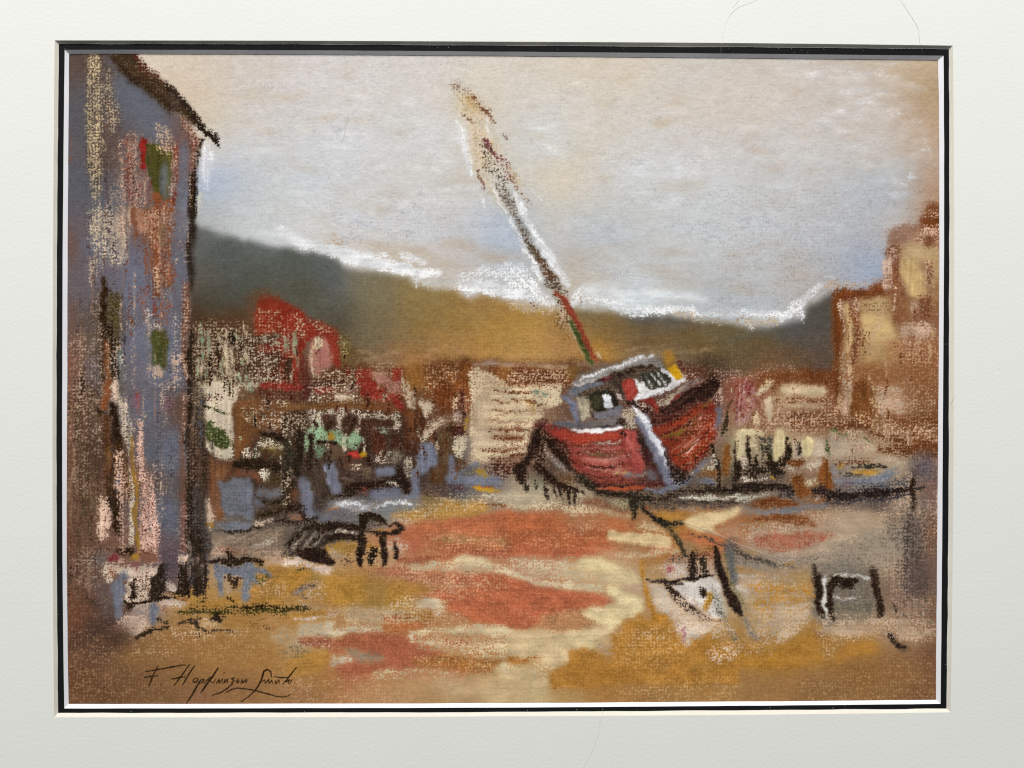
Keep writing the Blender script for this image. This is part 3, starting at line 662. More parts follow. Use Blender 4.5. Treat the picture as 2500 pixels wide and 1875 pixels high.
# brown post and wall
P('6b4426', [(1740,230),(1840,180),(1980,210),(1980,420),(1840,700),(1740,780),(1730,500)], .85, 6, .5)
P('7a4c2a', [(1840,140),(2230,200),(2240,520),(1980,600),(1840,700),(1900,420)], .55, 10, .9)
X('dccab0', [(1820,280),(1990,240),(2240,320),(2240,520),(2000,480),(1830,380)], .3, 6)
X('e0d2b8', [(1980,180),(2240,190),(2240,240),(2000,240)], .4, 5)
P('8a2c24', [(1975,30),(2240,20),(2240,90),(1980,100)], .85, 4, .75)
P('4c3022', [(1960,100),(2240,95),(2240,200),(1950,190)], .6, 6, .9)
L('241810', [30,60,50], [(1970,520),(2100,530),(2230,560)], .9, 4, .4)
P('e0d4b8', [(1970,570),(2100,560),(2230,640),(2230,690),(2050,680),(1960,640)], .7, 4, 1)
P('6a5226', [(2060,620),(2230,660),(2230,760),(1960,720)], .6, 8, .7)
P('e0d0b4', [(1820,690),(1960,660),(1980,740),(1830,760)], .7, 5, 1)
P('251a10', [(1700,820),(1820,770),(1950,755),(2230,790),(2240,900),(2100,880),(1950,850),(1730,840)], .93, 4, .4)
P('7c4a34', [(1730,850),(1960,860),(1980,1000),(1880,920),(1740,920)], .75, 6, .7)
P('e2d8c0', [(1960,860),(2090,870),(2060,1000),(1990,980)], .7, 4, 1)
P('4a3824', [(2080,880),(2240,900),(2240,1040),(1920,1030),(2000,980)], .75, 7, .7)
# doorway browns behind the slate box
P('6d4630', [(1440,720),(1560,760),(1720,790),(1700,920),(1560,1000),(1640,1360),(1500,1380),(1440,900)], .8, 8, .5)
P('8a5a34', [(1530,780),(1640,800),(1640,900),(1580,960),(1640,1340),(1550,1320),(1500,1000)], .5, 8, .4)
V('5a3024', [(1430,860),(1490,880),(1490,1080),(1440,1060)], .5, 6)
P('6c7286', [(1550,970),(1640,1000),(1690,930),(1880,940),(1910,1100),(1920,1320),(1900,1350),(1760,1300),(1650,1310),(1610,1130)], .93, 4, .3)
V('5c6064', [(1680,1060),(1820,1060),(1800,1220),(1690,1220)], .4, 10)
L('777d94', [40,60], [(1895,1040),(1905,1300)], .7, 5, .2)
P('7a7e86', [(1940,1050),(2240,1030),(2240,1110),(2080,1150),(1950,1130)], .7, 6, .6)
P('4a3a2a', [(2020,1160),(2240,1110),(2240,1290),(1960,1350),(1940,1290),(2100,1240)], .8, 6, .6)
P('70768a', [(1930,1160),(2020,1180),(2040,1230),(1950,1280)], .7, 5, .5)
P('d8b898', [(1450,1130),(1500,1200),(1540,1300),(1540,1400),(1480,1500),(1450,1300)], .75, 4, 1)
P('b8842c', [(1470,1370),(1540,1370),(1530,1430),(1480,1430)], .85, 3, .8)
P('6d7388', [(1550,1380),(1880,1380),(1900,1420),(1820,1470),(1640,1470),(1570,1430)], .9, 4, .4)
L('2c221a', [14,26,20], [(1540,1460),(1620,1480),(1860,1450),(2000,1400),(2240,1340)], .75, 3, .6)
P('d6bba0', [(1900,1390),(2100,1340),(2120,1380),(1960,1430)], .6, 4, 1)
P('a89078', [(1470,1510),(1600,1470),(2000,1480),(2240,1400),(2240,1700),(1520,1700)], .65, 8, .8)
H('6a5e52', [(1560,1480),(2240,1380),(2240,1660),(1700,1660)], -28, 24, 52, .4, 4, .8)
P('c8b8a4', [(1920,1640),(2010,1560),(2140,1540),(2140,1580),(2010,1640)], .6, 6, .8)
V('4a3a30', [(1640,1590),(1780,1590),(1900,1660),(1640,1680)], .5, 8)
L('dcdad8', [10,24,10], [(1920,1620),(2050,1560),(2110,1530)], .6, 4, .6)
P('9c4038', [(1500,1560),(1550,1540),(1560,1570)], .7, 3, .8)
T(140, 1345)
P('b89a84', [(1460,-20),(2240,-20),(2240,120),(2020,160),(2000,80),(1700,60),(1480,90)], .7, 6, .9)
P('7c4e38', [(1560,-20),(1680,-20),(1880,10),(1880,60),(1650,40)], .6, 7, .8)
P('2a1e14', [(1470,80),(1520,110),(1660,90),(1660,-10),(1720,70),(1880,60),(2000,90),(2010,130),(1940,140),(1700,150),(1540,130)], .88, 4, .85)
# ---- middle block T(693,930)
T(693, 930)
P('4a2e24', [(-20,120),(240,130),(250,180),(-20,200)], .7, 6, .8)
P('8c2a22', [(-20,50),(180,20),(190,110),(-20,110)], .85, 4, .8)
P('5c2a24', [(170,-20),(250,-20),(240,200),(180,180)], .85, 5, .6)
P('8e2a20', [(270,70),(520,50),(520,110),(280,130)], .8, 4, .85)
P('4a2c22', [(300,-20),(560,-20),(540,40),(320,60)], .75, 5, .8)
X('d8ccb0', [(240,40),(560,30),(740,0),(720,160),(300,160)], .45, 6)
P('b07a74', [(560,60),(720,60),(700,110),(580,110)], .35, 8, .8)
P('8c2a20', [(760,-20),(860,-20),(1020,100),(1060,160),(1060,220),(960,210),(760,160)], .88, 4, .7)
P('b8847a', [(870,-20),(1160,-20),(1170,180),(1060,160),(1010,80)], .7, 6, .9)
P('aab090', [(960,110),(1050,90),(1030,210),(950,210)], .55, 5, 1)
P('8a2a22', [(1040,150),(1080,130),(1170,230),(1190,310),(1150,330),(1060,250)], .85, 4, .7)
P('e2d4b0', [(480,140),(620,130),(700,170),(560,200)], .7, 5, .9)
X('d8ccb0', [(240,130),(760,150),(760,200),(240,200)], .4, 5)
P('704a2a', [(-20,210),(400,200),(760,190),(1000,230),(1180,300),(1200,340),(1000,300),(700,260),(360,270),(-20,300)], .82, 6, .6)
P('6e3c26', [(760,200),(1100,250),(1180,320),(900,290)], .5, 6, .6)
# shop front, dark openings with green
P('dccfb4', [(240,280),(600,270),(1140,320),(1150,480),(760,480),(740,640),(240,560)], .62, 6, 1)
P('3c2a20', [(-20,320),(240,320),(260,480),(180,600),(-20,500)], .65, 8, .85)
P('2c2a20', [(-20,540),(180,520),(130,780),(120,900),(-20,900)], .6, 8, .8)
X('c8bc98', [(-20,300),(240,310),(240,500),(-20,560)], .22, 6)
P('94b28c', [(200,540),(280,440),(400,430),(500,470),(560,500),(700,490),(780,560),(780,640),(620,660),(480,600),(300,640),(220,680),(180,620)], .8, 5, .95)
P('7d9a78', [(310,620),(420,620),(420,740),(330,760)], .75, 7, .8)
L('9ebc96', [40,50], [(330,380),(300,640)], .55, 4, 1)
P('3d2a20', [(370,340),(430,320),(500,330),(510,440),(440,500),(390,480)], .93, 3, .5)
P('3d2a20', [(580,340),(640,300),(720,320),(740,400),(700,460),(650,530),(580,520),(560,430)], .93, 3, .5)
P('40281e', [(760,360),(1060,390),(1080,440),(960,470),(860,450),(800,560),(760,480)], .75, 4, .9)
P('4a281c', [(850,490),(980,500),(990,600),(1000,700),(980,780),(900,760),(850,620)], .93, 3, .5)
P('46281e', [(1040,520),(1140,560),(1160,660),(1060,660)], .8, 4, .8)
P('a0ac98', [(920,470),(1010,460),(1020,510),(950,510)], .6, 4, 1)
P('c49228', [(420,530),(480,500),(510,560),(460,600)], .88, 4, .6)
P('1c1610', [(150,480),(200,490),(180,620),(160,760),(170,900),(100,900),(110,720)], .85, 5, .6)
P('1f1a12', [(240,540),(310,500),(300,620),(280,720),(250,700)], .9, 4, .7)
L('241c12', [24,34,24], [(260,640),(270,780),(260,900)], .75, 4, .8)
L('241c14', [20,34,16], [(340,620),(420,600),(520,620)], .75, 4, .7)
P('6e5640', [(440,620),(620,640),(640,700),(560,760),(440,740)], .7, 8, .6)
P('5a3a2a', [(560,720),(780,740),(780,860),(560,880)], .65, 8, .8)
P('bd4034', [(620,720),(680,670),(740,690),(750,750),(690,750)], .93, 3, .5)
P('d0a024', [(740,690),(800,680),(810,730),(790,755),(750,750)], .93, 2.5, .5)
P('2c1c14', [(700,600),(840,600),(840,660),(740,650)], .7, 5, .9)
P('3c241a', [(1140,300),(1200,330),(1220,500),(1250,700),(1220,760),(1160,640),(1150,420)], .85, 5, .7)
P('7a4424', [(1190,260),(1320,340),(1320,480),(1250,640),(1200,480)], .7, 8, .7)
P('4a2a1c', [(1250,420),(1320,400),(1330,560),(1300,700),(1250,680)], .75, 6, .7)
P('d0b898', [(1170,-20),(1210,-20),(1230,100),(1300,100),(1280,280),(1190,240),(1170,100)], .7, 4, .9)
V('a87030', [(1210,-20),(1400,-20),(1400,60),(1330,110),(1240,80)], .75, 10)
P('d4bea0', [(1330,190),(1420,170),(1480,230),(1430,330),(1330,380),(1340,280)], .75, 6, 1)
P('d0b69a', [(1320,380),(1480,360),(1600,340),(1720,290),(1730,400),(1560,430),(1440,560),(1320,580)], .62, 7, 1)
# brown tower
P('7a431e', [(1390,-20),(1500,-20),(1490,200),(1420,170),(1400,100)], .7, 8, .8)
P('6e3a1c', [(1480,20),(1640,10),(1660,260),(1620,320),(1490,240)], .9, 5, .55)
P('7c4420', [(1640,-20),(1830,-20),(1810,300),(1760,320),(1700,120),(1650,140)], .85, 5, .55)
P('4a2620', [(1690,60),(1760,80),(1770,300),(1740,330),(1700,220)], .8, 4, .6)
X('dcb692', [(1400,-20),(1500,-20),(1440,170),(1400,160)], .34, 6)
X('dcb692', [(1640,160),(1700,140),(1720,280),(1640,300)], .5, 5)
V('b0a4a4', [(1640,290),(1740,280),(1740,350),(1640,340)], .5, 6)
P('55402a', [(1500,480),(1620,400),(1700,440),(1640,620),(1680,740),(1620,740),(1590,830),(1510,820)], .85, 6, .55)
P('5e3e22', [(1500,800),(1600,820),(1570,960),(1500,1030),(1430,980),(1440,900)], .75, 8, .5)
P('44201a', [(1640,460),(1780,440),(1790,520),(1720,560),(1660,620)], .7, 5, .8)
L('c89a2c', [24,34,20], [(1795,340),(1780,420),(1770,480)], .75, 4, .85)
P('d8c6a4', [(1690,550),(1780,560),(1760,700),(1740,780),(1690,720),(1660,640)], .75, 5, 1)
V('6a6674', [(1780,560),(1830,560),(1810,780),(1760,760)], .5, 8)
# pale house with brown bars
T(0, 0, 1)
P('d6bc98', [(1148,900),(1240,895),(1330,905),(1350,960),(1300,1040),(1290,1120),(1150,1135)], .74, 5, 1, 0)
P('6e4024', [(1175,895),(1392,892),(1396,928),(1250,934),(1225,925)], .82, 4, .85)
V('b07a3c', [(1220,890),(1262,890),(1258,930),(1224,930)], .5, 5)
P('d8c09c', [(1152,895),(1170,895),(1172,1040),(1150,1070),(1144,1000)], .7, 4, .9)
P('d8c49e', [(1320,930),(1368,925),(1372,985),(1330,1000),(1312,980)], .78, 4, .95)
for x0,y0,x1,y1,w,c in [(1190,944,1308,948,17,'e2d0a4'),(1196,968,1300,972,13,'dcc8a0'),(1185,990,1330,988,15,'e0cca2'),(1180,1012,1300,1016,16,'dcc496'),(1180,1036,1290,1034,15,'e0cea0'),(1185,1058,1280,1060,12,'dcc8a0'),(1176,1084,1282,1086,19,'e6d8ae'),(1170,1112,1250,1110,16,'e2d4a6'),(1250,1000,1320,1014,14,'d8c8a0')]:
    L(c, [w*.6,w,w*.7], [(x0,y0),((x0+x1)/2,(y0+y1)/2-2),(x1,y1)], .78, 3, 1)
for x0,y0,x1,y1,w,c in [(1210,957,1316,960,7,'6e4428'),(1200,980,1240,981,6,'7a5034'),(1250,978,1330,984,7,'744a2c'),(1196,1002,1290,1002,6,'7a5234'),(1190,1024,1250,1026,7,'6c4226'),(1196,1047,1290,1048,9,'6c3e22'),(1205,1066,1276,1070,16,'6a3a1e'),(1180,1100,1270,1098,11,'6a3c20'),(1200,1122,1290,1112,12,'5c3420')]:
    L(c, [w*.7,w*1.1,w*.6], [(x0,y0),((x0+x1)/2,(y0+y1)/2+1),(x1,y1)], .82, 3, .9)
L('c89a3c', [8,12,8], [(1288,986),(1298,992),(1304,1000)], .6, 3, .8)
L('7c8a74', [8,12], [(1300,960),(1330,962)], .5, 3, .8)
T(693, 930)
P('8a6a54', [(2050,760),(2160,720),(2240,780),(2240,900),(2080,860)], .5, 8, .9)
P('4a2a20', [(1990,860),(2080,780),(2240,820),(2240,930),(2120,940),(2010,920)], .5, 8, .95)
# slate shapes
P('6c7390', [(1330,600),(1470,590),(1500,700),(1490,840),(1420,850),(1410,910),(1330,930),(1330,1120),(1250,1120),(1240,920),(1300,800),(1310,640)], .94, 4, .3)
P('6c7390', [(1600,720),(1670,720),(1690,900),(1780,920),(2120,950),(2120,1030),(1900,1030),(1720,1000),(1680,1040),(1600,1000),(1560,930),(1600,900)], .92, 4, .35)
L('6c7390', [50,70], [(1700,900),(1880,830)], .7, 5, .5)
L('c89c2a', [40,60,50], [(1900,880),(1950,900),(1980,940)], .8, 4, .7)
V('4c4c4c', [(1780,850),(1880,840),(1880,920),(1780,920)], .6, 6)
P('4a3a38', [(1340,980),(1440,1020),(1560,1020),(1720,1010),(1720,1160),(1600,1150),(1440,1130),(1340,1080)], .72, 8, .7)
V('566068', [(1560,1080),(1760,1080),(1920,1070),(1920,1140),(1700,1180)], .6, 10)
P('5c2c2c', [(1700,1010),(1780,1030),(1720,1080)], .7, 5, .7)
L('a8482c', [16,24,16], [(1830,1050),(1960,1050),(2040,1060)], .85, 3, .5)
L('d2a02c', [30,44,30], [(1860,1050),(2000,1080),(2120,1090)], .9, 4, .6)
P('6c7390', [(390,800),(500,790),(520,880),(510,980),(570,1060),(560,1120),(480,1110),(410,1030),(395,920)], .9, 4, .35)
L('9aa0b4', [14,22,18], [(410,820),(410,920),(420,1020)], .6, 4, .4)
P('6c7390', [(140,960),(230,940),(280,1040),(290,1160),(280,1290),(360,1280),(250,1330),(180,1240),(140,1120)], .85, 6, .35)
H('4a3c30', [(180,780),(400,760),(400,1080),(300,1140),(260,960),(180,940)], 84, 30, 48, .6, 4, .8)
P('6c7390', [(870,860),(1060,850),(1100,900),(1060,940),(880,940)], .9, 4, .4)
P('6c7390', [(830,1060),(960,1030),(1090,1040),(1130,1090),(1240,1080),(1320,1120),(1320,1150),(900,1160),(830,1110)], .9, 5, .45)
P('241813', [(580,1040),(740,990),(880,960),(1080,960),(1120,900),(1110,860),(1160,850),(1180,960),(1220,1000),(1180,1080),(1100,1040),(960,1040),(830,1070),(720,1100),(600,1100)], .9, 5, .65)
P('7a6452', [(520,880),(700,860),(860,880),(880,940),(740,980),(600,1020),(530,980)], .6, 8, .8)
H('3c2c26', [(540,870),(760,900),(760,980),(560,1020)], 10, 26, 40, .5, 5, .7)
P('ccb49a', [(660,800),(780,820),(760,860),(680,850)], .6, 5, 1)
P('d4bea4', [(880,780),(1000,650),(1060,700),(1010,820),(900,810)], .65, 5, 1)
P('948a74', [(1050,680),(1150,680),(1180,760),(1120,820),(1040,820)], .75, 7, .7)
P('c2b294', [(1180,760),(1280,740),(1280,820),(1220,960),(1180,940)], .65, 6, .9)
L('201610', [24,50,40], [(1120,860),(1150,930),(1180,1060)], .8, 5, .6)
L('dccab2', [20,36,24], [(960,960),(1040,1000),(1090,1030)], .8, 3, 1)
P('b84036', [(750,1040),(800,1030),(830,1060),(780,1080)], .85, 3, .7)
L('b06050', [20,26], [(740,1110),(830,1110)], .6, 4, .8)
# table top: pale slate and white streak
P('8b8c96', [(420,1200),(560,1160),(900,1150),(1340,1160),(1340,1230),(1100,1260),(800,1290),(400,1280)], .8, 8, .5)
P('6e6a6c', [(330,1310),(420,1280),(740,1290),(760,1340),(720,1390),(360,1390)], .75, 8, .6)
V('6c7288', [(330,1310),(460,1290),(460,1390),(350,1390)], .6, 8)
V('70706c', [(960,1240),(1260,1220),(1300,1260),(1020,1330),(940,1310)], .55, 10)
V('7c8690', [(940,1250),(1040,1240),(1020,1330),(950,1320)], .5, 8)
L('e2e2e6', [20,50,40,20], [(500,1220),(600,1205),(760,1215),(880,1200)], .8, 5, .75)
L('e2e4e6', [20,44,40,20], [(900,1220),(1020,1205),(1160,1190),(1260,1200)], .8, 5, .75)
X('d8bca4', [(440,1170),(920,1160),(920,1290),(440,1270)], .2, 8)
L('c47c3c', [20,26,20], [(390,1260),(460,1245),(540,1260)], .7, 4, .8)
L('2a201a', [20,26,20], [(400,1130),(540,1130),(700,1110)], .6, 6, .4)
# long black bench / boat timbers
P('201811', [(230,1330),(330,1380),(720,1390),(760,1400),(770,1450),(700,1470),(400,1460),(220,1470),(190,1450),(260,1400)], .93, 4, .6)
P('201811', [(370,1500),(560,1480),(720,1500),(720,1570),(600,1580),(400,1560)], .9, 4, .7)
P('201811', [(720,1280),(860,1280),(960,1320),(990,1380),(980,1400),(860,1360),(800,1380),(800,1480),(790,1700),(710,1700),(720,1560),(760,1480),(740,1380)], .92, 4, .7)
P('4a3a30', [(800,1340),(960,1350),(980,1400),(900,1440),(800,1430)], .6, 8, .6)
P('201811', [(980,1390),(1100,1410),(1170,1440),(1160,1490),(1060,1520),(960,1500),(860,1480),(800,1480),(800,1440),(900,1470),(1060,1470),(1120,1450),(1080,1430)], .92, 3, .7)
P('b8863c', [(860,1440),(1000,1430),(1120,1450),(1000,1470),(880,1470)], .75, 4, .9)
P('201811', [(920,1510),(990,1520),(990,1700),(950,1700),(950,1600)], .92, 3, .6)
P('201811', [(1060,1560),(1100,1600),(1100,1700),(1060,1700)], .9, 3, .7)
P('b98a3c', [(400,1580),(600,1590),(720,1590),(700,1700),(400,1700)], .75, 5, .85)
P('b28436', [(800,1580),(920,1600),(940,1700),(800,1700)], .7, 5, .9)
P('2a2016', [(820,1640),(900,1620),(920,1700),(830,1700)], .55, 6, .8)
P('d0b294', [(1000,1540),(1080,1520),(1240,1560),(1240,1640),(1110,1700),(1010,1700)], .5, 7, 1)
L('dccab0', [24,30,24], [(480,1480),(600,1470),(700,1490)], .7, 3, 1)
# dragging diagonals lower left
P('6c6054', [(-20,1400),(240,1400),(400,1500),(400,1700),(-20,1700)], .6, 8, .8)
for i in range(7):
    x = 30 + i * 58
    L(['3c332a','c8b4a0','4a4038','cdb8a4','2f261e','d0baa6','3a3026'][i], [24,44,30], [(x + 110, 1420 + i * 8), (x + 40, 1560), (x - 40, 1700)], .34 if i % 2 else .6, 4, .9)
P('201611', [(-20,1180),(60,1190),(160,1200),(240,1300),(240,1340),(300,1320),(340,1300),(280,1370),(180,1400),(-20,1400),(-20,1360),(160,1340),(140,1280),(-20,1270)], .75, 5, .8)
P('2e2218', [(-20,880),(40,860),(60,960),(120,1000),(120,1180),(-20,1130)], .7, 8, .8)
X('d8bc9c', [(-20,840),(100,860),(80,1000),(20,1200),(-20,1240)], .24, 6)
P('8a5236', [(60,1090),(130,1060),(140,1180),(70,1180)], .5, 8, .7)
P('946850', [(40,1290),(180,1290),(200,1350),(60,1360)], .6, 6, .9)
T(140, 1345)
V('767e96', [(1520,110),(1560,110),(1620,150),(1800,180),(1880,110),(1900,200),(2000,170),(2100,260),(2080,290),(1960,230),(1900,240),(1960,340),(1900,300),(1890,480),(1800,480),(1800,240),(1700,230),(1620,240),(1610,440),(1560,440),(1540,280)], .0, 3)
T(693, 1345)
P('1c120e', [(130,-20),(420,-20),(440,40),(500,100),(490,150),(380,130),(260,110),(170,70),(130,40)], .9, 4, .75)
P('4a4038', [(-20,-20),(90,-20),(90,60),(-20,40)], .6, 6, .9)
P('d6c0b0', [(-20,60),(160,60),(260,110),(480,150),(460,240),(340,200),(120,130),(-20,150)], .8, 5, 1)
P('5a4636', [(470,-20),(560,40),(700,80),(640,140),(500,90)], .55, 7, .8)
P('c4a88c', [(420,-20),(560,-20),(600,60),(480,60)], .4, 6, 1)
P('1e1610', [(715,-20),(790,-20),(780,60),(770,140),(740,160),(740,60),(715,40)], .92, 3, .6)
P('1e1610', [(970,-20),(1010,-20),(1000,110),(980,150),(970,80)], .92, 3, .5)
P('1e1812', [(1050,-20),(1105,-20),(1100,70),(1060,70)], .92, 3, .5)
P('2a2014', [(820,-20),(910,-20),(910,60),(820,80)], .7, 4, .9)
X('c8a478', [(790,-20),(960,-20),(950,130),(790,120)], .35, 5)
# ------------------------------------------------------- stranded boat: mast
T(693, 100)
L('d2b283', [60,130,160,150], [(1690,440),(1830,620),(1950,880),(2050,1150)], .45, 14, .5)
L('8a705a', [60,50,40,30], [(1670,420),(1780,510),(1880,570),(2050,780)], .55, 7, .7)
L('b88638', [50,90,60,40], [(1790,540),(1840,590),(1880,650),(1910,700)], .6, 8, .4)
L('d8b87c', [90,120], [(1740,600),(1830,680)], .5, 14, .4)
L('7e563c', [24,44,40,30], [(1840,530),(1900,600),(1960,700),(2060,800)], .75, 4, .85)
L('7a5c48', [40,50,20], [(1770,710),(1810,770),(1840,810)], .6, 4, .95)
L('7a5a58', [24,34], [(2150,890),(2180,940)], .7, 3, .95)
L('d0ae80', [60,110,90], [(1820,820),(1880,1000),(1940,1250)], .5, 12, .5)
L('6e3c40', [40,56,40,30], [(1950,980),(2010,1050),(2050,1130),(2080,1200)], .72, 4, .9)
L('665844', [60,110,150,120,60], [(1930,1010),(1980,1160),(2060,1290),(2120,1380),(2140,1420)], .36, 6, 1)
L('8c5c56', [50,80,60], [(2130,1130),(2170,1220),(2210,1330)], .55, 5, .95)
L('6e4438', [24,34,24], [(1905,1280),(1925,1370),(1945,1450)], .66, 5, .8)
L('d6bc94', [70,100,90], [(1960,1320),(2060,1480),(2160,1620)], .55, 8, .6)
L('e6e4e0', [24,40,34], [(2030,1400),(2100,1530),(2170,1680)], .75, 4, .95)
L('e2e2e2', [30,40,20], [(1870,1440),(1920,1520),(1950,1640)], .5, 4, 1)
L('6f6250', [50,70,70], [(2110,1410),(2170,1500),(2230,1600)], .5, 5, .8)
T(1246, 100)
L('8c6048', [50,44,40,30], [(-20,1270),(60,1400),(130,1500),(180,1600)], .68, 4, .9)
L('d8b88c', [50,60], [(0,1250),(120,1400)], .4, 6, .8)
L('e8e8ea', [30,60,64], [(30,1460),(70,1560),(110,1680)], .82, 4, .85)
L('7a6e5e', [70,80], [(-20,1480),(30,1660)], .5, 6, .7)
L('e2e0de', [24,44,20], [(150,1410),(220,1490),(300,1560)], .55, 4, 1)
T(1246, 515)
L('7c7060', [70,90,100,90], [(-40,-140),(60,120),(180,330),(240,440)], .72, 6, .6)
L('5c4c3a', [40,60,90,110,90], [(20,40),(120,250),(260,470),(400,680),(500,830)], .78, 6, .8)
V('747064', [(130,60),(200,260),(160,280),(90,120)], .4, 8)
L('ecedf0', [70,80,90,90,60], [(90,-60),(190,140),(300,320),(430,520),(560,720)], .82, 4, .85)
L('ecedf0', [40,50,50,60,30], [(-10,70),(60,220),(170,410),(260,600),(300,690)], .7, 4, .9)
L('8a5a44', [40,60,60], [(280,500),(350,600),(400,660)], .7, 5, .8)
V('a8a49c', [(290,640),(380,760),(420,840),(380,830),(300,720)], .6, 8)
L('5c4a34', [40,70,60], [(440,830),(520,980),(580,1060)], .55, 5, .9)
X('d8bea0', [(440,880),(560,900),(620,1060),(680,1240),(620,1260),(480,1080)], .36, 6)
L('9a442e', [40,66,64,60,60,44,26], [(450,790),(540,900),(620,1040),(690,1180),(760,1310),(820,1420),(850,1480)], .95, 3, .35)
L('3a3018', [20,30], [(540,900),(580,1000)], .6, 4, .7)
L('46502a', [24,44,50,60], [(570,1060),(640,1190),(720,1340),(800,1480)], .92, 4, .4)
L('6a4a28', [30,40,30], [(470,1000),(480,1120),(560,1260)], .55, 7, .6)
L('dcbc92', [16,24,20], [(560,1100),(650,1260),(740,1440)], .45, 4, .9)
L('8a4a3a', [14,14], [(690,820),(690,900)], .5, 3, .8)
L('7a4a34', [24,24], [(210,880),(270,930)], .6, 4, .9)
L('e0dcdc', [30,30], [(860,1410),(890,1430)], .6, 3, .8)
L('c89038', [50,70,60], [(870,1290),(920,1370),(960,1450)], .6, 8, .3)
# pale line behind cabin
L('cdb08c', [30,50,50,40], [(-20,1500),(160,1500),(360,1510),(560,1530)], .6, 6, .5)
L('8e7f70', [40,40,30], [(660,1510),(850,1500),(1000,1490)], .6, 6, .3)
P('6a3a20', [(-20,1550),(560,1560),(600,1600),(580,1700),(-20,1700)], .85, 5, .7)
X('dcb892', [(-20,1540),(580,1550),(580,1700),(-20,1700)], .36, 6)
P('8c6a30', [(560,1540),(700,1540),(640,1640),(560,1640)], .5, 8, .6)
# cabin T(1246,515) lower half then T(1246,930)
P('6a6258', [(620,1640),(760,1560),(1000,1490),(1300,1400),(1440,1420),(1520,1500),(1480,1520),(1320,1540),(1150,1580),(900,1680),(700,1720),(640,1720)], .9, 5, .5)
L('e4e2e4', [30,50,56,50,40], [(700,1650),(860,1590),(1060,1520),(1240,1450),(1400,1430)], .85, 4, .6)
L('8c7c84', [40,30], [(640,1690),(760,1640)], .7, 4, .6)
L('463a2c', [30,60,60,50], [(900,1650),(1060,1590),(1240,1540),(1450,1500)], .85, 5, .5)
P('3a2420', [(860,1660),(1000,1620),(1160,1580),(1260,1600),(1300,1700),(860,1700)], .85, 4, .7)
L('8c2a34', [30,40], [(900,1640),(980,1620)], .8, 3, .7)
P('b44038', [(1130,1660),(1180,1630),(1240,1660),(1260,1720),(1130,1720)], .93, 3, .4)
P('e4e2e0', [(1230,1590),(1400,1540),(1500,1520),(1600,1600),(1660,1720),(1240,1720)], .85, 4, .8)
for x in (1330, 1400, 1460):
    L('3a3826', [30,50,56], [(x-40,1540),(x,1620),(x+30,1720)], .88, 4, .7)
P('343428', [(1380,1520),(1470,1520),(1530,1640),(1540,1720),(1440,1720)], .75, 5, .8)
P('d4a01c', [(1540,1520),(1620,1500),(1680,1600),(1660,1650),(1610,1650)], .95, 3, .4)
V('b8832c', [(1470,1380),(1570,1360),(1610,1480),(1540,1510)], .7, 8)
X('e8e4dc', [(1520,1600),(1700,1600),(1700,1720),(1560,1720)], .4, 5)
L('5a2a26', [24,30,26], [(1620,1420),(1690,1540),(1740,1680)], .75, 4, .85)
P('5a3420', [(1700,1520),(1900,1510),(1960,1600),(2100,1700),(1720,1720)], .7, 8, .75)
X('dcb8a4', [(1640,1560),(1840,1580),(1860,1720),(1660,1720)], .32, 6)
V('3e3024', [(1800,1400),(2100,1420),(2140,1520),(1950,1560),(1800,1500)], .6, 14)
P('2a1c16', [(1880,1610),(2010,1590),(2100,1720),(1900,1720)], .8, 6, .8)
X('dcbaa4', [(1980,1560),(2240,1560),(2240,1720),(2040,1720)], .35, 8)
T(1246, 930)
P('4a2a24', [(215,400),(330,400),(420,440),(1100,440),(1200,230),(1400,180),(1760,60),(2030,-20),(2090,120),(2070,400),(1960,700),(1760,900),(1600,1000),(1200,1100),(860,1080),(640,900),(460,700),(300,520)], .85, 8, .6)
P('62606a', [(600,80),(700,30),(1000,-20),(1020,60),(760,130),(640,180),(580,170)], .9, 5, .5)
L('dcd0cc', [30,50,30], [(620,60),(760,20),(900,-20)], .7, 4, .85)
L('646c88', [60,60], [(600,130),(760,90)], .7, 5, .5)
P('8e8874', [(640,160),(780,140),(790,330),(700,380),(640,260)], .85, 5, .6)
H('cac2a4', [(660,170),(780,150),(780,360),(690,370)], 80, 24, 34, .7, 3, .8)
P('272317', [(760,150),(870,100),(1030,80),(1060,200),(1000,260),(860,290),(800,270)], .93, 4, .5)
V('464026', [(780,180),(900,140),(900,260),(810,260)], .5, 6)
P('dee0e6', [(890,140),(950,110),(1010,160),(1020,240),(960,270),(920,230)], .9, 3, .7)
P('261a16', [(980,100),(1040,110),(1080,220),(1010,250)], .9, 3, .5)
P('2c1f1a', [(980,-20),(1100,-20),(1140,200),(1090,190),(1000,90)], .8, 4, .75)
L('d8c8bc', [20,30,20], [(1000,60),(1050,130),(1110,200)], .7, 3, .95)
P('e4e2e2', [(1240,-20),(1340,-20),(1400,60),(1560,60),(1560,90),(1320,180),(1230,180),(1260,80)], .88, 4, .8)
P('33342a', [(1330,-20),(1560,-20),(1480,60),(1390,70)], .85, 4, .6)
L('e8e6e6', [20,24], [(1400,-10),(1440,60)], .7, 3, .9)
L('e4e2e4', [30,60,60,40], [(1240,170),(1400,120),(1560,70),(1700,-20)], .85, 4, .75)
P('ac3c34', [(1090,60),(1120,-20),(1210,-20),(1250,60),(1240,140),(1210,190),(1150,200),(1120,150)], .96, 3, .35)
L('1e1412', [30,30], [(1090,50),(1090,110)], .7, 4, .7)
L('c8625a', [20,30], [(1150,20),(1190,120)], .4, 5, .5)
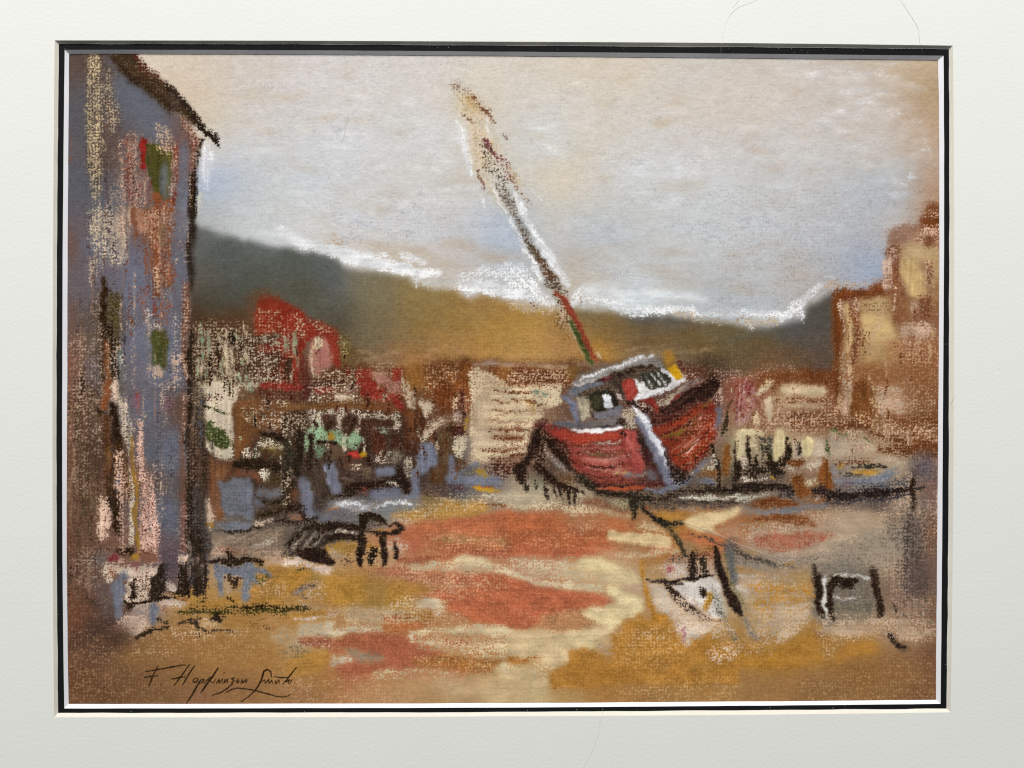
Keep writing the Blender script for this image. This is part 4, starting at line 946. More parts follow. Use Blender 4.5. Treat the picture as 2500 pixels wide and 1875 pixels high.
# slate stanchion
P('6c7392', [(500,150),(560,150),(640,220),(660,360),(620,390),(600,300)], .93, 4, .35)
P('787890', [(780,310),(960,280),(1080,230),(1110,260),(1080,330),(920,370),(820,360)], .85, 5, .6)
V('5c5c64', [(800,300),(1060,270),(1060,320),(820,350)], .3, 8)
P('6a6876', [(420,440),(640,390),(900,370),(1090,330),(1110,440),(900,450),(640,470)], .88, 5, .6)
V('6c7286', [(430,430),(650,390),(720,390),(560,470),(440,460)], .6, 6)
V('7c725e', [(760,400),(1060,350),(1060,420),(800,450)], .45, 6)
P('c8bca6', [(1080,300),(1200,260),(1240,310),(1240,460),(1140,470),(1090,420)], .7, 5, .9)
P('2c1e18', [(1140,210),(1210,200),(1230,260),(1150,250)], .85, 4, .7)
P('2a1d18', [(1060,360),(1130,340),(1160,420),(1090,440)], .6, 5, .8)
L('e8e6e6', [16,34,44,34,16], [(560,480),(760,480),(930,470),(1080,460),(1120,450)], .9, 3, .5)
L('2f2c30', [14,16], [(840,440),(1000,425)], .5, 4, .4)
# hull, port side
P('86342a', [(230,400),(330,440),(420,470),(640,490),(900,490),(1100,470),(1150,560),(1160,700),(1300,760),(1330,860),(1200,1000),(900,1040),(760,990),(640,880),(560,640),(460,580),(340,520),(250,450)], .93, 4, .6)
P('a03828', [(340,490),(520,500),(900,500),(1090,490),(1060,560),(880,600),(700,620),(540,570),(420,540)], .92, 4, .4)
L('a83c28', [40,60,50], [(620,560),(800,560),(1000,540)], .6, 6, .3)
V('9a2a38', [(420,510),(500,520),(500,570),(430,560)], .5, 6)
L('e0d6c8', [10,26,24,12], [(760,620),(860,620),(980,600),(1080,580)], .7, 3, .85)
L('b08a72', [14,30,24], [(560,600),(700,640),(860,640)], .5, 4, .9)
P('a54c42', [(560,640),(840,640),(1080,620),(1090,680),(860,690),(640,690)], .8, 5, .7)
L('6c5c3a', [14,34,40,30], [(700,700),(820,730),(960,720),(1080,690)], .75, 4, .85)
L('c8b498', [10,20,14], [(780,740),(900,750),(1060,730)], .5, 3, 1)
P('a8564c', [(680,740),(900,760),(1140,740),(1170,800),(960,840),(780,820),(700,800)], .85, 5, .6)
L('c88c80', [20,40,30], [(760,770),(940,780),(1120,740)], .6, 5, .6)
P('9c463c', [(660,840),(900,850),(1180,820),(1280,850),(1200,940),(1000,960),(820,920),(700,900)], .85, 6, .5)
V('8a3a34', [(640,850),(900,880),(1000,960),(780,960),(680,900)], .4, 8)
X('ccb294', [(640,560),(1100,600),(1150,760),(1100,880),(860,900),(680,780)], .09, 8)
L('d8b48c', [16,30,20], [(1010,920),(1060,890),(1160,900)], .7, 3, .9)
P('7a7886', [(1080,910),(1180,890),(1300,900),(1220,960),(1100,950)], .75, 5, .6)
L('d0a070', [16,24,16], [(1200,930),(1270,920),(1320,890)], .7, 3, .7)
P('6a3428', [(800,960),(1000,980),(1260,960),(1300,1000),(1200,1040),(900,1060),(800,1010)], .7, 7, .6)
L('b04e30', [16,40,44,20], [(840,1060),(980,1070),(1140,1050),(1300,1020)], .85, 4, .5)
L('3a1c16', [16,24,16], [(780,980),(900,1040),(1100,1030)], .75, 4, .5)
# plank lines
for c, w, pts in [('5a2620',[10,20,12],[(480,590),(760,630),(1090,600)]),('6a3028',[10,22,12],[(600,690),(860,700),(1100,690)]),('c07a6c',[8,18,10],[(620,655),(860,665),(1080,640)]),
    ('5c2a24',[10,20,12],[(680,820),(900,850),(1170,820)]),('c4806e',[8,20,8],[(720,860),(940,880),(1180,850)]),('5a2c24',[12,22,12],[(700,930),(900,950),(1100,950)]),('a85038',[10,22,12],[(780,1010),(950,1050),(1200,1040)]),
    ('4a201a',[12,26,14],[(440,560),(560,660),(660,820)])]:
    L(c, w, pts, .7, 3, .85)
# stern post, pink-red
P('ac4c44', [(1100,500),(1150,470),(1220,500),(1260,620),(1250,690),(1300,760),(1330,850),(1270,890),(1210,860),(1170,740),(1110,620)], .93, 4, .45)
L('c87068', [20,30,20], [(1130,540),(1180,640),(1260,760)], .5, 5, .5)
L('dcc2c0', [14,20], [(1150,720),(1170,750)], .7, 3, .8)
L('e0d6d0', [10,18], [(1250,680),(1280,720)], .7, 3, .8)
V('7a2a26', [(1180,800),(1240,780),(1260,850),(1200,860)], .5, 6)
L('2a1816', [20,30], [(1060,510),(1110,530)], .7, 4, .8)
# dark shadow aft of rudder
P('30201c', [(1220,470),(1280,480),(1340,620),(1420,760),(1480,900),(1540,1030),(1480,1040),(1400,920),(1300,720),(1260,600)], .93, 4, .5)
P('4c2422', [(1250,640),(1330,680),(1420,840),(1500,980),(1500,1030),(1420,980),(1300,780)], .7, 6, .5)
P('6a6c7a', [(1310,860),(1380,860),(1460,960),(1400,990),(1320,950)], .7, 6, .7)
P('5c2620', [(1260,980),(1400,980),(1500,990),(1520,1040),(1300,1030)], .7, 6, .6)
# starboard hull
P('84301f', [(1380,460),(1480,420),(1700,330),(1860,230),(1960,200),(2040,260),(2040,480),(1980,620),(1860,780),(1740,890),(1640,860),(1580,800),(1520,640),(1450,560)], .93, 4, .6)
P('9e321a', [(1560,640),(1760,560),(1900,460),(2010,320),(2040,400),(1990,600),(1880,740),(1760,820),(1640,840),(1580,780)], .8, 6, .4)
P('47201a', [(1360,370),(1480,340),(1640,320),(1820,240),(1900,200),(1700,320),(1500,400),(1400,440)], .75, 6, .6)
L('6a5a26', [20,34,40,34], [(1500,560),(1660,500),(1820,340),(1960,190)], .75, 5, .7)
L('c8867a', [10,26,18], [(1700,420),(1800,380),(1900,300)], .6, 4, .7)
L('c2a898', [10,20,10], [(1720,460),(1840,400),(1900,340)], .6, 3, .8)
L('a03a20', [30,50,50], [(1480,450),(1660,400),(1880,280)], .7, 5, .5)
L('5a3a1c', [20,36,24], [(1560,560),(1720,500),(1840,400)], .6, 5, .7)
L('5e5228', [20,44,40,20], [(1620,730),(1700,680),(1760,640),(1820,560)], .65, 5, .8)
L('d8ae98', [10,30,30], [(1740,660),(1800,590),(1850,540)], .6, 4, 1)
L('5a2c20', [20,30,20], [(1500,590),(1640,560),(1800,480)], .5, 5, .7)
L('ac361a', [20,40,30], [(1760,770),(1860,700),(1960,560)], .45, 6, .4)
X('d8b4a0', [(1700,500),(2030,260),(2040,560),(1880,760),(1720,880),(1620,800)], .09, 8)
P('982c26', [(1290,190),(1380,180),(1440,270),(1430,320),(1380,310),(1380,250)], .93, 4, .5)
for c, w, pts in [('47201a',[12,24,12],[(1480,530),(1720,440),(1960,230)]),('6e3a20',[10,22,12],[(1520,640),(1760,520),(1980,330)]),('b87a62',[8,18,8],[(1560,690),(1760,590),(1950,420)]),
    ('4c241a',[12,22,12],[(1560,730),(1780,640),(2000,440)]),('6a3a1e',[10,22,10],[(1600,800),(1800,720),(1980,560)]),('d0a08a',[8,20,8],[(1680,740),(1790,650),(1880,540)]),('40201a',[12,24,14],[(1640,860),(1820,780),(1990,600)])]:
    L(c, w, pts, .7, 3, .85)
X('d8c4b0', [(1220,220),(1340,220),(1370,290),(1270,290)], .6, 4)
P('2a1d18', [(1270,280),(1370,290),(1380,330),(1310,330)], .7, 5, .8)
# gunwale starboard: dark
P('c2b49a', [(1420,200),(1600,120),(1700,60),(1820,-20),(1860,-20),(1700,130),(1540,240),(1440,270)], .75, 5, .8)
P('261712', [(1450,280),(1540,240),(1650,170),(1800,80),(1920,10),(2020,-20),(2040,60),(1960,180),(1860,200),(1760,210),(1640,300),(1500,320)], .92, 4, .6)
V('5a4448', [(1640,110),(1800,10),(1860,10),(1720,130),(1600,200)], .6, 8)
L('8a2e2a', [20,36,20], [(1560,230),(1650,150),(1720,110)], .7, 4, .8)
L('6a3c3c', [20,30,20], [(1500,320),(1640,310),(1800,200),(1900,140)], .6, 5, .6)
P('1c120f', [(1900,20),(2000,-20),(2060,20),(2040,80),(1960,180),(1930,150)], .85, 4, .7)
P('d8b8a4', [(1990,80),(2060,60),(2110,120),(2110,240),(2060,260),(1980,200)], .6, 5, 1)
P('72748a', [(2030,260),(2070,260),(2070,380),(2040,480),(2000,520),(2010,380)], .85, 4, .6)
L('7a2c2c', [24,30], [(2030,480),(2010,600)], .6, 4, .9)
# rudder
P('747a96', [(1210,340),(1330,340),(1400,500),(1480,640),(1520,780),(1560,900),(1610,970),(1590,1010),(1530,1030),(1500,960),(1450,860),(1360,680),(1290,520),(1240,440)], .96, 3, .25)
L('e8e8ee', [30,50,50,44,36,24], [(1210,260),(1280,330),(1340,440),(1430,590),(1490,720),(1540,830)], .88, 4, .55)
L('e6e2de', [14,26,20], [(1215,255),(1240,320),(1300,340)], .85, 3, .6)
L('5c6078', [20,30,24], [(1290,500),(1380,700),(1480,900)], .5, 6, .3)
L('2b211f', [20,30,24], [(1490,690),(1540,780),(1580,900)], .75, 5, .6)
# underside and keel
P('6e7490', [(1290,1050),(1400,1060),(1520,1040),(1640,960),(1780,950),(1720,1020),(1620,1070),(1480,1100),(1330,1080)], .93, 4, .35)
L('707698', [30,50,40,30], [(1760,940),(1840,850),(1930,770),(1960,760)], .75, 5, .5)
L('6e7492', [30,60,50], [(1820,960),(1900,980),(1990,1000)], .85, 4, .4)
P('30251f', [(640,880),(760,960),(860,1060),(1000,1090),(1180,1090),(1280,1080),(1280,1130),(1100,1150),(880,1150),(760,1060),(620,960)], .88, 6, .6)
V('3a3a2c', [(620,900),(780,960),(800,1060),(700,1020)], .6, 8)
P('25170f', [(220,470),(300,470),(300,600),(220,740),(180,840),(160,900),(150,1000),(110,990),(40,930),(20,850),(120,820),(180,660)], .9, 5, .6)
P('261810', [(330,560),(400,570),(520,700),(620,830),(640,880),(560,840),(440,720),(350,620)], .92, 4, .5)
P('251810', [(300,500),(340,560),(360,700),(300,800),(240,820),(220,720)], .6, 6, .85)
P('4c2a28', [(220,390),(330,400),(390,460),(360,500),(250,480),(215,430)], .85, 5, .6)
P('9a2c2c', [(330,440),(380,430),(390,470),(340,490)], .8, 3, .6)
L('c8b4a0', [16,34,50,40,30], [(310,560),(340,680),(420,760),(520,860),(560,900)], .7, 4, 1)
V('6a6e80', [(400,720),(520,800),(600,880),(540,890),(430,800)], .55, 8)
L('2a1c12', [30,50,50,40,30], [(230,830),(360,950),(480,1020),(600,1060),(700,1100)], .8, 5, .7)
P('5c3c24', [(420,920),(600,900),(660,990),(560,1010),(460,980)], .6, 8, .6)
P('c2b694', [(560,1050),(760,1070),(840,1150),(720,1170),(580,1130)], .65, 6, .9)
V('76806c', [(200,920),(340,940),(360,1060),(240,1100)], .45, 10)
for i,(x,y0,y1) in enumerate([(255,990,1080),(160,980,1100),(350,950,1160),(430,1020,1160),(490,1030,1190),(560,1040,1200),(610,1090,1200)]):
    L('2e241c', [20,34,14], [(x,y0),(x+8,(y0+y1)/2),(x+18,y1)], .8, 4, .85)
# props and dark tackle to the right of hull
L('262414', [20,44,40,20], [(2150,170),(2130,300),(2110,420),(2080,520)], .7, 5, .6)
L('241d14', [24,36,40,24], [(1990,620),(2020,760),(2040,900),(2040,1050)], .85, 4, .7)
P('7a4c24', [(2080,640),(2160,600),(2180,780),(2150,900),(2080,900)], .8, 6, .5)
P('7a4a22', [(1840,920),(1920,880),(2080,880),(2080,930),(1920,940)], .8, 6, .5)
L('1e1610', [40,50,30], [(2200,600),(2200,760),(2220,960)], .85, 5, .7)
P('ccc4ac', [(1900,760),(2000,740),(2000,880),(1860,880),(1880,820)], .5, 6, 1)
P('261a16', [(1560,850),(1640,860),(1720,930),(1700,960),(1620,960),(1570,920)], .6, 6, .9)
P('ddd6c8', [(1700,900),(1780,860),(1820,880),(1760,940)], .5, 4, 1)
P('30261f', [(1300,1140),(1480,1110),(1640,1080),(1820,1040),(2240,1050),(2240,1120),(1900,1100),(1700,1120),(1560,1180),(1400,1190)], .8, 7, .75)
P('c8c2ae', [(1640,1140),(1900,1130),(2140,1100),(2140,1170),(1900,1180),(1660,1180)], .7, 6, .8)
P('4a4246', [(1420,1210),(1640,1180),(1900,1180),(2240,1170),(2240,1230),(1900,1240),(1700,1260),(1500,1280)], .7, 8, .75)
P('b8ac9c', [(1640,1250),(1900,1230),(1780,1300),(1660,1290)], .4, 6, .9)
L('2c261c', [50,80,60,40], [(1200,1090),(1210,1180),(1215,1260),(1210,1330)], .88, 5, .7)
P('2a251c', [(1160,1090),(1400,1100),(1400,1160),(1300,1170),(1240,1200),(1170,1150)], .8, 6, .8)
L('2c281e', [30,56,60,44,30], [(1260,1170),(1320,1280),(1420,1360),(1540,1390),(1680,1400)], .88, 5, .6)
L('3a3628', [30,50,50,40], [(1480,1390),(1580,1460),(1650,1560),(1700,1700)], .75, 7, .55)
P('b03c2c', [(1290,1210),(1350,1210),(1360,1250),(1310,1250)], .75, 3, .7)
# ------------------------------------------------------- buildings on the right
FIELD([(2030,715),(2100,705),(2150,690),(2160,640),(2170,560),(2250,540),(2265,500),(2320,480),(2320,1260),(1770,1240),(1770,930),(1850,900),(2035,905)], [
 (2290,530,(112,62,34)),(2290,575,(150,100,72)),(2190,570,(140,100,80)),(2180,620,(122,74,50)),(2230,610,(200,170,120)),(2220,680,(206,182,118)),(2280,640,(190,158,110)),(2285,720,(160,112,70)),(2255,780,(130,82,52)),
 (2190,720,(130,82,52)),(2200,780,(130,82,50)),(2220,840,(150,98,66)),(2285,860,(136,84,50)),(2250,900,(132,84,52)),(2060,720,(120,66,36)),(2130,700,(122,64,34)),(2045,800,(106,54,26)),(2070,800,(180,140,90)),(2090,800,(112,62,32)),
 (2140,740,(190,158,104)),(2150,800,(212,186,118)),(2140,860,(184,142,88)),(2120,900,(130,78,42)),(2000,920,(108,58,30)),(1900,920,(112,62,36)),(1830,960,(130,70,56)),(1900,970,(170,136,98)),(2040,980,(116,66,36)),(2110,990,(108,62,32)),(2180,980,(160,116,84)),
 (2270,960,(122,78,46)),(2270,1020,(106,64,36)),(2250,1080,(130,86,56)),(2280,1180,(110,84,76)),(1980,1030,(120,76,46)),(2080,1050,(110,68,38)),(1860,1030,(130,86,60)),(1900,1080,(190,176,130)),(1970,1090,(200,186,150)),(2050,1090,(170,152,130)),(2150,1100,(170,140,108)),
 (1820,1090,(150,140,110)),(1830,1180,(70,60,50)),(1880,1160,(70,58,50)),(1960,1160,(130,100,80)),(2000,1180,(120,80,50)),(2060,1160,(120,110,110)),(2120,1150,(180,148,100)),(2130,1170,(130,134,152)),(2200,1150,(160,140,116)),(2150,1210,(60,50,50)),(2200,1230,(140,120,106)),(1900,1220,(120,112,106)),
], .9, 5, 3.2, .35)
T(1799, 515)
V('6b3a1e', [(1780,60),(1980,50),(1980,160),(1880,170),(1790,130)], .85, 8)
P('6e3c1e', [(1780,50),(1970,50),(1980,150),(1880,160),(1800,120)], .85, 5, .6)
P('7a4a30', [(1820,-20),(1870,-20),(1860,60),(1810,60)], .6, 6, .7)
X('dcb89c', [(1850,0),(1980,0),(1980,60),(1860,60)], .5, 5)
P('dcb8a0', [(1800,160),(1980,150),(1980,340),(1860,360),(1720,280)], .6, 8, 1)
P('70422a', [(1820,240),(1930,240),(1920,350),(1820,340)], .75, 6, .8)
X('7a4e34', [(1720,250),(1970,180),(1970,350),(1740,330)], .4, 6)
V('a08074', [(1460,180),(1720,160),(1720,300),(1500,300)], .4, 14)
P('7a4830', [(1500,340),(1600,310),(1600,480),(1560,800),(1500,820),(1500,560),(1480,420)], .8, 7, .55)
P('75442a', [(1490,640),(1560,540),(1600,700),(1620,1100),(1500,1110)], .55, 10, .3)
P('d8b49c', [(1420,480),(1500,440),(1510,520),(1500,800),(1410,790),(1410,560)], .62, 5, 1)
X('d8b49c', [(1480,340),(1600,330),(1560,520),(1480,540)], .35, 5)
V('cba873', [(1610,350),(1960,350),(1960,480),(1830,480),(1600,470)], .65, 10)
P('d9c07e', [(1600,460),(1760,470),(1780,560),(1840,700),(1840,820),(1790,860),(1700,830),(1650,760),(1620,600)], .92, 6, .45)
X('b08a58', [(1640,480),(1760,500),(1830,800),(1700,820)], .08, 5)
V('8a6246', [(1780,480),(1900,480),(1900,560),(1860,620),(1800,560)], .6, 8)
P('d6b28e', [(1840,480),(1930,480),(1930,760),(1840,740)], .5, 6, 1)
X('7a4c30', [(1840,480),(1930,480),(1910,760),(1850,720)], .5, 6)
V('b48854', [(1920,480),(1970,460),(1975,900),(1930,900)], .5, 8)
P('79482e', [(1740,870),(1850,830),(1880,960),(1860,1090),(1780,1060),(1760,960)], .7, 8, .75)
P('d4ae90', [(1690,900),(1760,860),(1780,1040),(1700,1040)], .5, 6, 1)
P('d8b498', [(1590,1100),(1720,1090),(1860,1080),(1930,1140),(1880,1240),(1760,1280),(1620,1280)], .6, 8, 1)
L('7a4a30', [40,60,40], [(1700,1190),(1700,1280),(1720,1380)], .75, 6, .6)
X('cfa684', [(1600,1100),(1970,1200),(1970,1640),(1600,1420)], .18, 14)
# low block
P('6e3a1c', [(950,780),(1050,750),(1250,760),(1400,740),(1420,790),(1500,800),(1500,830),(1200,850),(1000,860),(950,870)], .85, 5, .6)
P('6a381a', [(940,860),(1000,860),(1030,1200),(1010,1640),(990,1700),(950,1700),(950,1300)], .93, 5, .3)
P('ddc0a4', [(1000,850),(1060,870),(1050,1200),(1030,1480),(1000,1500),(1030,1200)], .65, 4, 1)
P('caa874', [(1050,880),(1110,900),(1130,1280),(1110,1390),(1060,1380),(1060,1100)], .85, 5, .5)
P('703e22', [(1110,880),(1190,900),(1200,1400),(1160,1520),(1120,1500),(1140,1200)], .88, 5, .55)
P('dcb89c', [(1100,840),(1200,860),(1190,980),(1150,980),(1110,920)], .55, 5, 1)
X('dcb89c', [(1130,960),(1200,960),(1190,1500),(1140,1400)], .3, 5)
V('c2a06a', [(1200,840),(1500,850),(1500,1100),(1220,1080)], .6, 8)
P('d9c080', [(1220,1000),(1360,1000),(1500,1100),(1540,1160),(1520,1240),(1400,1250),(1250,1260),(1210,1180)], .9, 7, .4)
X('b0905e', [(1240,1080),(1500,1100),(1500,1240),(1250,1240)], .08, 6)
P('c4a06c', [(1200,1250),(1520,1240),(1400,1420),(1240,1500),(1200,1440)], .6, 10, .4)
H('94643c', [(1210,860),(1490,860),(1490,1000),(1210,1000)], 0, 16, 40, .3, 4, .8)
V('8a5a36', [(1500,860),(1700,880),(1720,1080),(1520,1100)], .35, 14)
H('b88a5c', [(1180,1440),(1500,1260),(1700,1400),(1200,1640)], -20, 18, 60, .35, 4, .8)
P('caa680', [(1010,1400),(1130,1380),(1180,1500),(1100,1700),(1010,1700)], .5, 8, 1)
V('8c5c38', [(1180,1560),(1960,1500),(1960,1700),(1180,1700)], .4, 16)
# rust rub below hill
P('6a3a1c', [(200,1560),(560,1560),(940,1540),(950,1700),(180,1700)], .7, 10, .7)
P('c49a78', [(0,1620),(120,1580),(300,1500),(620,1520),(600,1580),(300,1580),(80,1700),(0,1700)], .4, 10, 1)
P('dcc890', [(290,1640),(350,1620),(380,1650),(340,1700),(240,1700)], .8, 4, .9)
T(1799, 930)
P('c49898', [(-20,-20),(160,-20),(150,300),(60,420),(-20,420)], .5, 8, 1)
H('8a3c34', [(-20,-20),(170,-20),(140,240),(-20,420)], 92, 24, 36, .5, 4, .95)
V('7a1c24', [(80,30),(150,30),(120,90),(60,90)], .6, 6)
P('ddd0a4', [(300,10),(350,-20),(380,0),(300,60),(200,140),(160,140),(210,80)], .9, 4, .7)
P('6a4024', [(380,0),(390,200),(330,210),(330,120)], .6, 6, .7)
P('dccfa8', [(290,140),(340,160),(345,320),(310,390),(280,340),(260,200)], .88, 4, .8)
P('dcca9c', [(150,320),(210,310),(230,420),(160,440)], .8, 4, .9)
P('6c4026', [(400,-20),(960,-20),(960,60),(880,30),(480,20),(400,40)], .7, 6, .8)
P('d8c096', [(430,60),(560,30),(860,50),(890,120),(820,170),(560,140),(440,120)], .88, 6, .6)
P('c8ae86', [(470,200),(800,210),(860,280),(700,320),(520,300)], .55, 8, .95)
H('7a4c30', [(380,160),(900,170),(880,210),(400,200)], 2, 20, 26, .55, 4, .95)
P('73452a', [(500,310),(900,310),(900,460),(520,460)], .55, 8, .95)
X('d4ae90', [(300,160),(1100,150),(1120,480),(220,480)], .28, 10)
P('6a3a1e', [(930,-20),(1010,-20),(1000,150),(940,130)], .9, 4, .6)
P('d0b294', [(1020,-20),(1140,-20),(1130,60),(1120,340),(1060,340),(1040,160),(1010,60)], .62, 5, 1)
P('6e4222', [(1150,-20),(1300,30),(1330,200),(1330,400),(1200,370),(1120,340),(1130,120)], .94, 4, .4)
X('dcb892', [(1150,280),(1330,340),(1330,430),(1150,430)], .3, 5)
P('d4b294', [(1330,30),(1600,60),(1640,330),(1330,330)], .5, 9, 1)
X('c89e7a', [(1600,0),(1970,0),(1960,340),(1640,340)], .22, 10)
P('6a3e24', [(860,400),(1120,400),(1340,410),(1340,460),(1100,490),(870,490)], .75, 6, .85)
P('6e4024', [(1420,340),(1960,350),(1960,440),(1560,440)], .6, 8, .7)
X('d4ac8a', [(1340,400),(1960,440),(1960,560),(1340,560)], .35, 8)
P('673a20', [(1260,520),(1420,500),(1700,580),(1960,580),(1960,720),(1560,730),(1340,710),(1340,640),(1600,620)], .7, 6, .85)
P('ccb496', [(880,500),(1240,480),(1340,640),(1340,720),(1000,740),(880,720)], .7, 7, .95)
V('90887c', [(900,520),(1080,560),(1060,680),(900,660)], .45, 10)
L('56643c', [30,40,30], [(880,500),(960,500),(1060,520)], .5, 5, .9)
L('4a5a38', [20,28,20], [(870,560),(885,640),(890,720)], .7, 4, .8)
L('56643c', [16,24], [(1260,550),(1320,620)], .6, 4, .9)
P('9a4a3a', [(1150,640),(1240,630),(1220,680)], .35, 5, 1)
# cream bars with dark reeds
P('ddd2a0', [(-20,480),(80,470),(240,480),(230,520),(70,560),(80,700),(40,760),(-20,740)], .85, 5, .8)
P('dccfa2', [(100,540),(220,530),(200,640),(130,660)], .7, 5, .95)
P('4a443c', [(210,530),(360,530),(360,700),(330,760),(250,700),(220,620)], .75, 6, .8)
L('425238', [20,30], [(300,640),(340,740)], .7, 5, .8)
P('e2d79e', [(400,480),(470,480),(490,560),(470,660),(410,780),(360,740),(370,600)], .93, 4, .55)
P('2a2018', [(500,560),(540,600),(550,760),(480,800),(400,800),(430,760),(480,680)], .85, 5, .7)
L('3a3228', [24,34], [(610,590),(610,700)], .7, 5, .8)
P('e2d79e', [(650,560),(720,530),(740,580),(720,680),(680,720),(640,700)], .92, 4, .6)
L('cdb49c', [40,50], [(580,570),(575,740)], .6, 5, .9)
P('cdbba4', [(740,560),(860,560),(860,740),(740,740)], .65, 6, .95)
L('201810', [24,36,30,24], [(90,560),(110,680),(130,800),(125,880)], .9, 4, .65)
L('2a2018', [20,30,16], [(180,720),(190,800),(200,860)], .75, 4, .85)
P('1c140e', [(240,760),(340,790),(470,790),(470,830),(370,840),(350,920),(310,920),(290,830),(240,800)], .9, 4, .8)
P('221a14', [(-20,780),(60,800),(240,820),(480,800),(480,880),(250,900),(190,960),(0,900),(-20,1000)], .55, 6, .95)
P('d2bcae', [(-20,740),(90,750),(90,860),(-20,860)], .5, 5, 1)
P('d2bea8', [(480,830),(620,830),(780,760),(830,770),(800,860),(640,880),(500,880)], .55, 6, 1)
P('70421e', [(480,780),(640,790),(650,830),(600,860),(540,830)], .75, 5, .8)
P('79441e', [(820,760),(880,750),(890,900),(920,1000),(890,1030),(820,980),(790,910)], .92, 4, .5)
P('74451e', [(530,930),(640,920),(680,1000),(740,1080),(660,1120),(600,1120),(560,1060)], .9, 5, .5)
P('8a8482', [(900,780),(980,800),(960,920),(900,920)], .7, 6, .7)
P('221a18', [(-20,1000),(160,1020),(380,1040),(540,1000),(560,1090),(480,1100),(260,1070),(-20,1060)], .88, 6, .7)
P('cfbfae', [(0,940),(180,950),(300,940),(340,980),(100,990)], .6, 5, 1)
L('c89434', [26,30], [(320,950),(345,970)], .85, 3, .7)
P('d6d0a2', [(680,960),(760,930),(800,980),(740,1030),(680,1000)], .7, 5, .9)
P('c8c4b2', [(-20,1100),(160,1110),(320,1110),(380,1140),(200,1170),(-20,1180)], .7, 6, .8)
P('3a3230', [(400,1060),(560,1070),(580,1160),(440,1140)], .7, 7, .7)
P('78482a', [(120,1190),(300,1150),(380,1130),(440,1160),(600,1170),(620,1210),(420,1240),(200,1240)], .88, 5, .5)
P('7c4824', [(720,1150),(860,1140),(900,1180),(800,1190)], .75, 5, .8)
P('e0dccc', [(760,1130),(830,1090),(840,1110),(780,1150)], .7, 4, .7)
P('737a8e', [(180,1280),(420,1250),(660,1210),(900,1190),(920,1220),(660,1270),(400,1310),(220,1310)], .85, 6, .5)
P('8c8c8c', [(-20,1230),(300,1250),(200,1300),(-20,1310)], .6, 8, .7)
# boat-like dark hull at right, with slate deck
P('c8b294', [(980,760),(1500,720),(1700,840),(1560,900),(1480,830),(1240,800),(1060,840)], .5, 8, 1)
P('6a3c24', [(940,760),(1160,760),(1340,760),(1300,800),(1000,810)], .6, 6, .95)
L('3a342c', [14,30,34,20], [(1110,850),(1220,820),(1340,830),(1480,850)], .75, 6, .7)
P('c8962e', [(980,810),(1030,800),(1040,860),(990,860)], .8, 4, .7)
P('c8943a', [(1080,880),(1180,860),(1340,870),(1420,890),(1380,920),(1200,910)], .88, 4, .5)
L('4c4638', [14,26,20], [(1000,890),(1120,910),(1280,930)], .65, 5, .8)
P('7a8298', [(1180,950),(1400,930),(1560,870),(1580,910),(1440,990),(1260,1010),(1000,990),(940,1000),(920,960),(1100,940)], .88, 5, .45)
V('6e4450', [(1000,980),(1100,960),(1140,990),(1040,1020)], .6, 6)
L('8a94a4', [20,30], [(1440,890),(1570,860)], .7, 5, .6)
P('575a68', [(900,1020),(1200,1020),(1500,980),(1680,960),(1700,1080),(1460,1100),(1000,1110)], .6, 8, .75)
P('2a2020', [(760,1020),(900,1020),(920,1080),(1160,1070),(1400,1030),(1460,1080),(1700,1060),(1680,1110),(1500,1140),(1260,1160),(1060,1180),(900,1170),(860,1120),(740,1100)], .85, 6, .7)
P('1e1616', [(1160,1100),(1440,1060),(1460,1110),(1260,1160),(1080,1180)], .7, 6, .7)
P('3c3a3e', [(880,1180),(1060,1190),(1400,1160),(1660,1110),(1500,1180),(1200,1210),(1000,1220),(880,1210)], .7, 7, .6)
# post and figure at far right
V('5e5660', [(1680,780),(1820,740),(1930,690),(1910,900),(1820,980),(1700,900)], .7, 14)
P('2e2628', [(1690,880),(1760,860),(1830,820),(1780,900),(1740,960),(1700,930)], .8, 8, .3)
V('655c6a', [(1800,760),(1930,740),(1900,960),(1840,940)], .45, 12)
P('20160e', [(1685,1000),(1720,960),(1740,980),(1730,1060),(1740,1160),(1750,1220),(1700,1250),(1680,1200),(1690,1100)], .92, 4, .6)
L('3a302c', [20,30,20], [(1730,1050),(1790,1060),(1830,1050)], .6, 5, .9)
V('6c6878', [(1780,1180),(1840,1180),(1840,1250),(1780,1250)], .65, 8)
L('32251e', [20,24,16], [(1690,1260),(1690,1330),(1690,1400)], .5, 5, .9)
X('caa88a', [(1560,860),(1700,900),(1700,1340),(1960,1060),(1960,1660),(1820,1660),(1780,1300),(1500,1300)], .25, 12)
V('73655c', [(1560,860),(1700,860),(1700,980),(1580,960)], .4, 10)
V('6d6a5c', [(1000,1600),(1300,1500),(1560,1400),(1600,1460),(1400,1580),(1200,1660)], .55, 16)
V('5a5052', [(1640,1340),(1780,1330),(1800,1680),(1620,1680)], .65, 14)
V('3c2e2a', [(1700,1340),(1760,1340),(1780,1640),(1700,1620)], .5, 12)
V('6a6470', [(1610,1480),(1680,1480),(1680,1680),(1600,1680)], .5, 12)
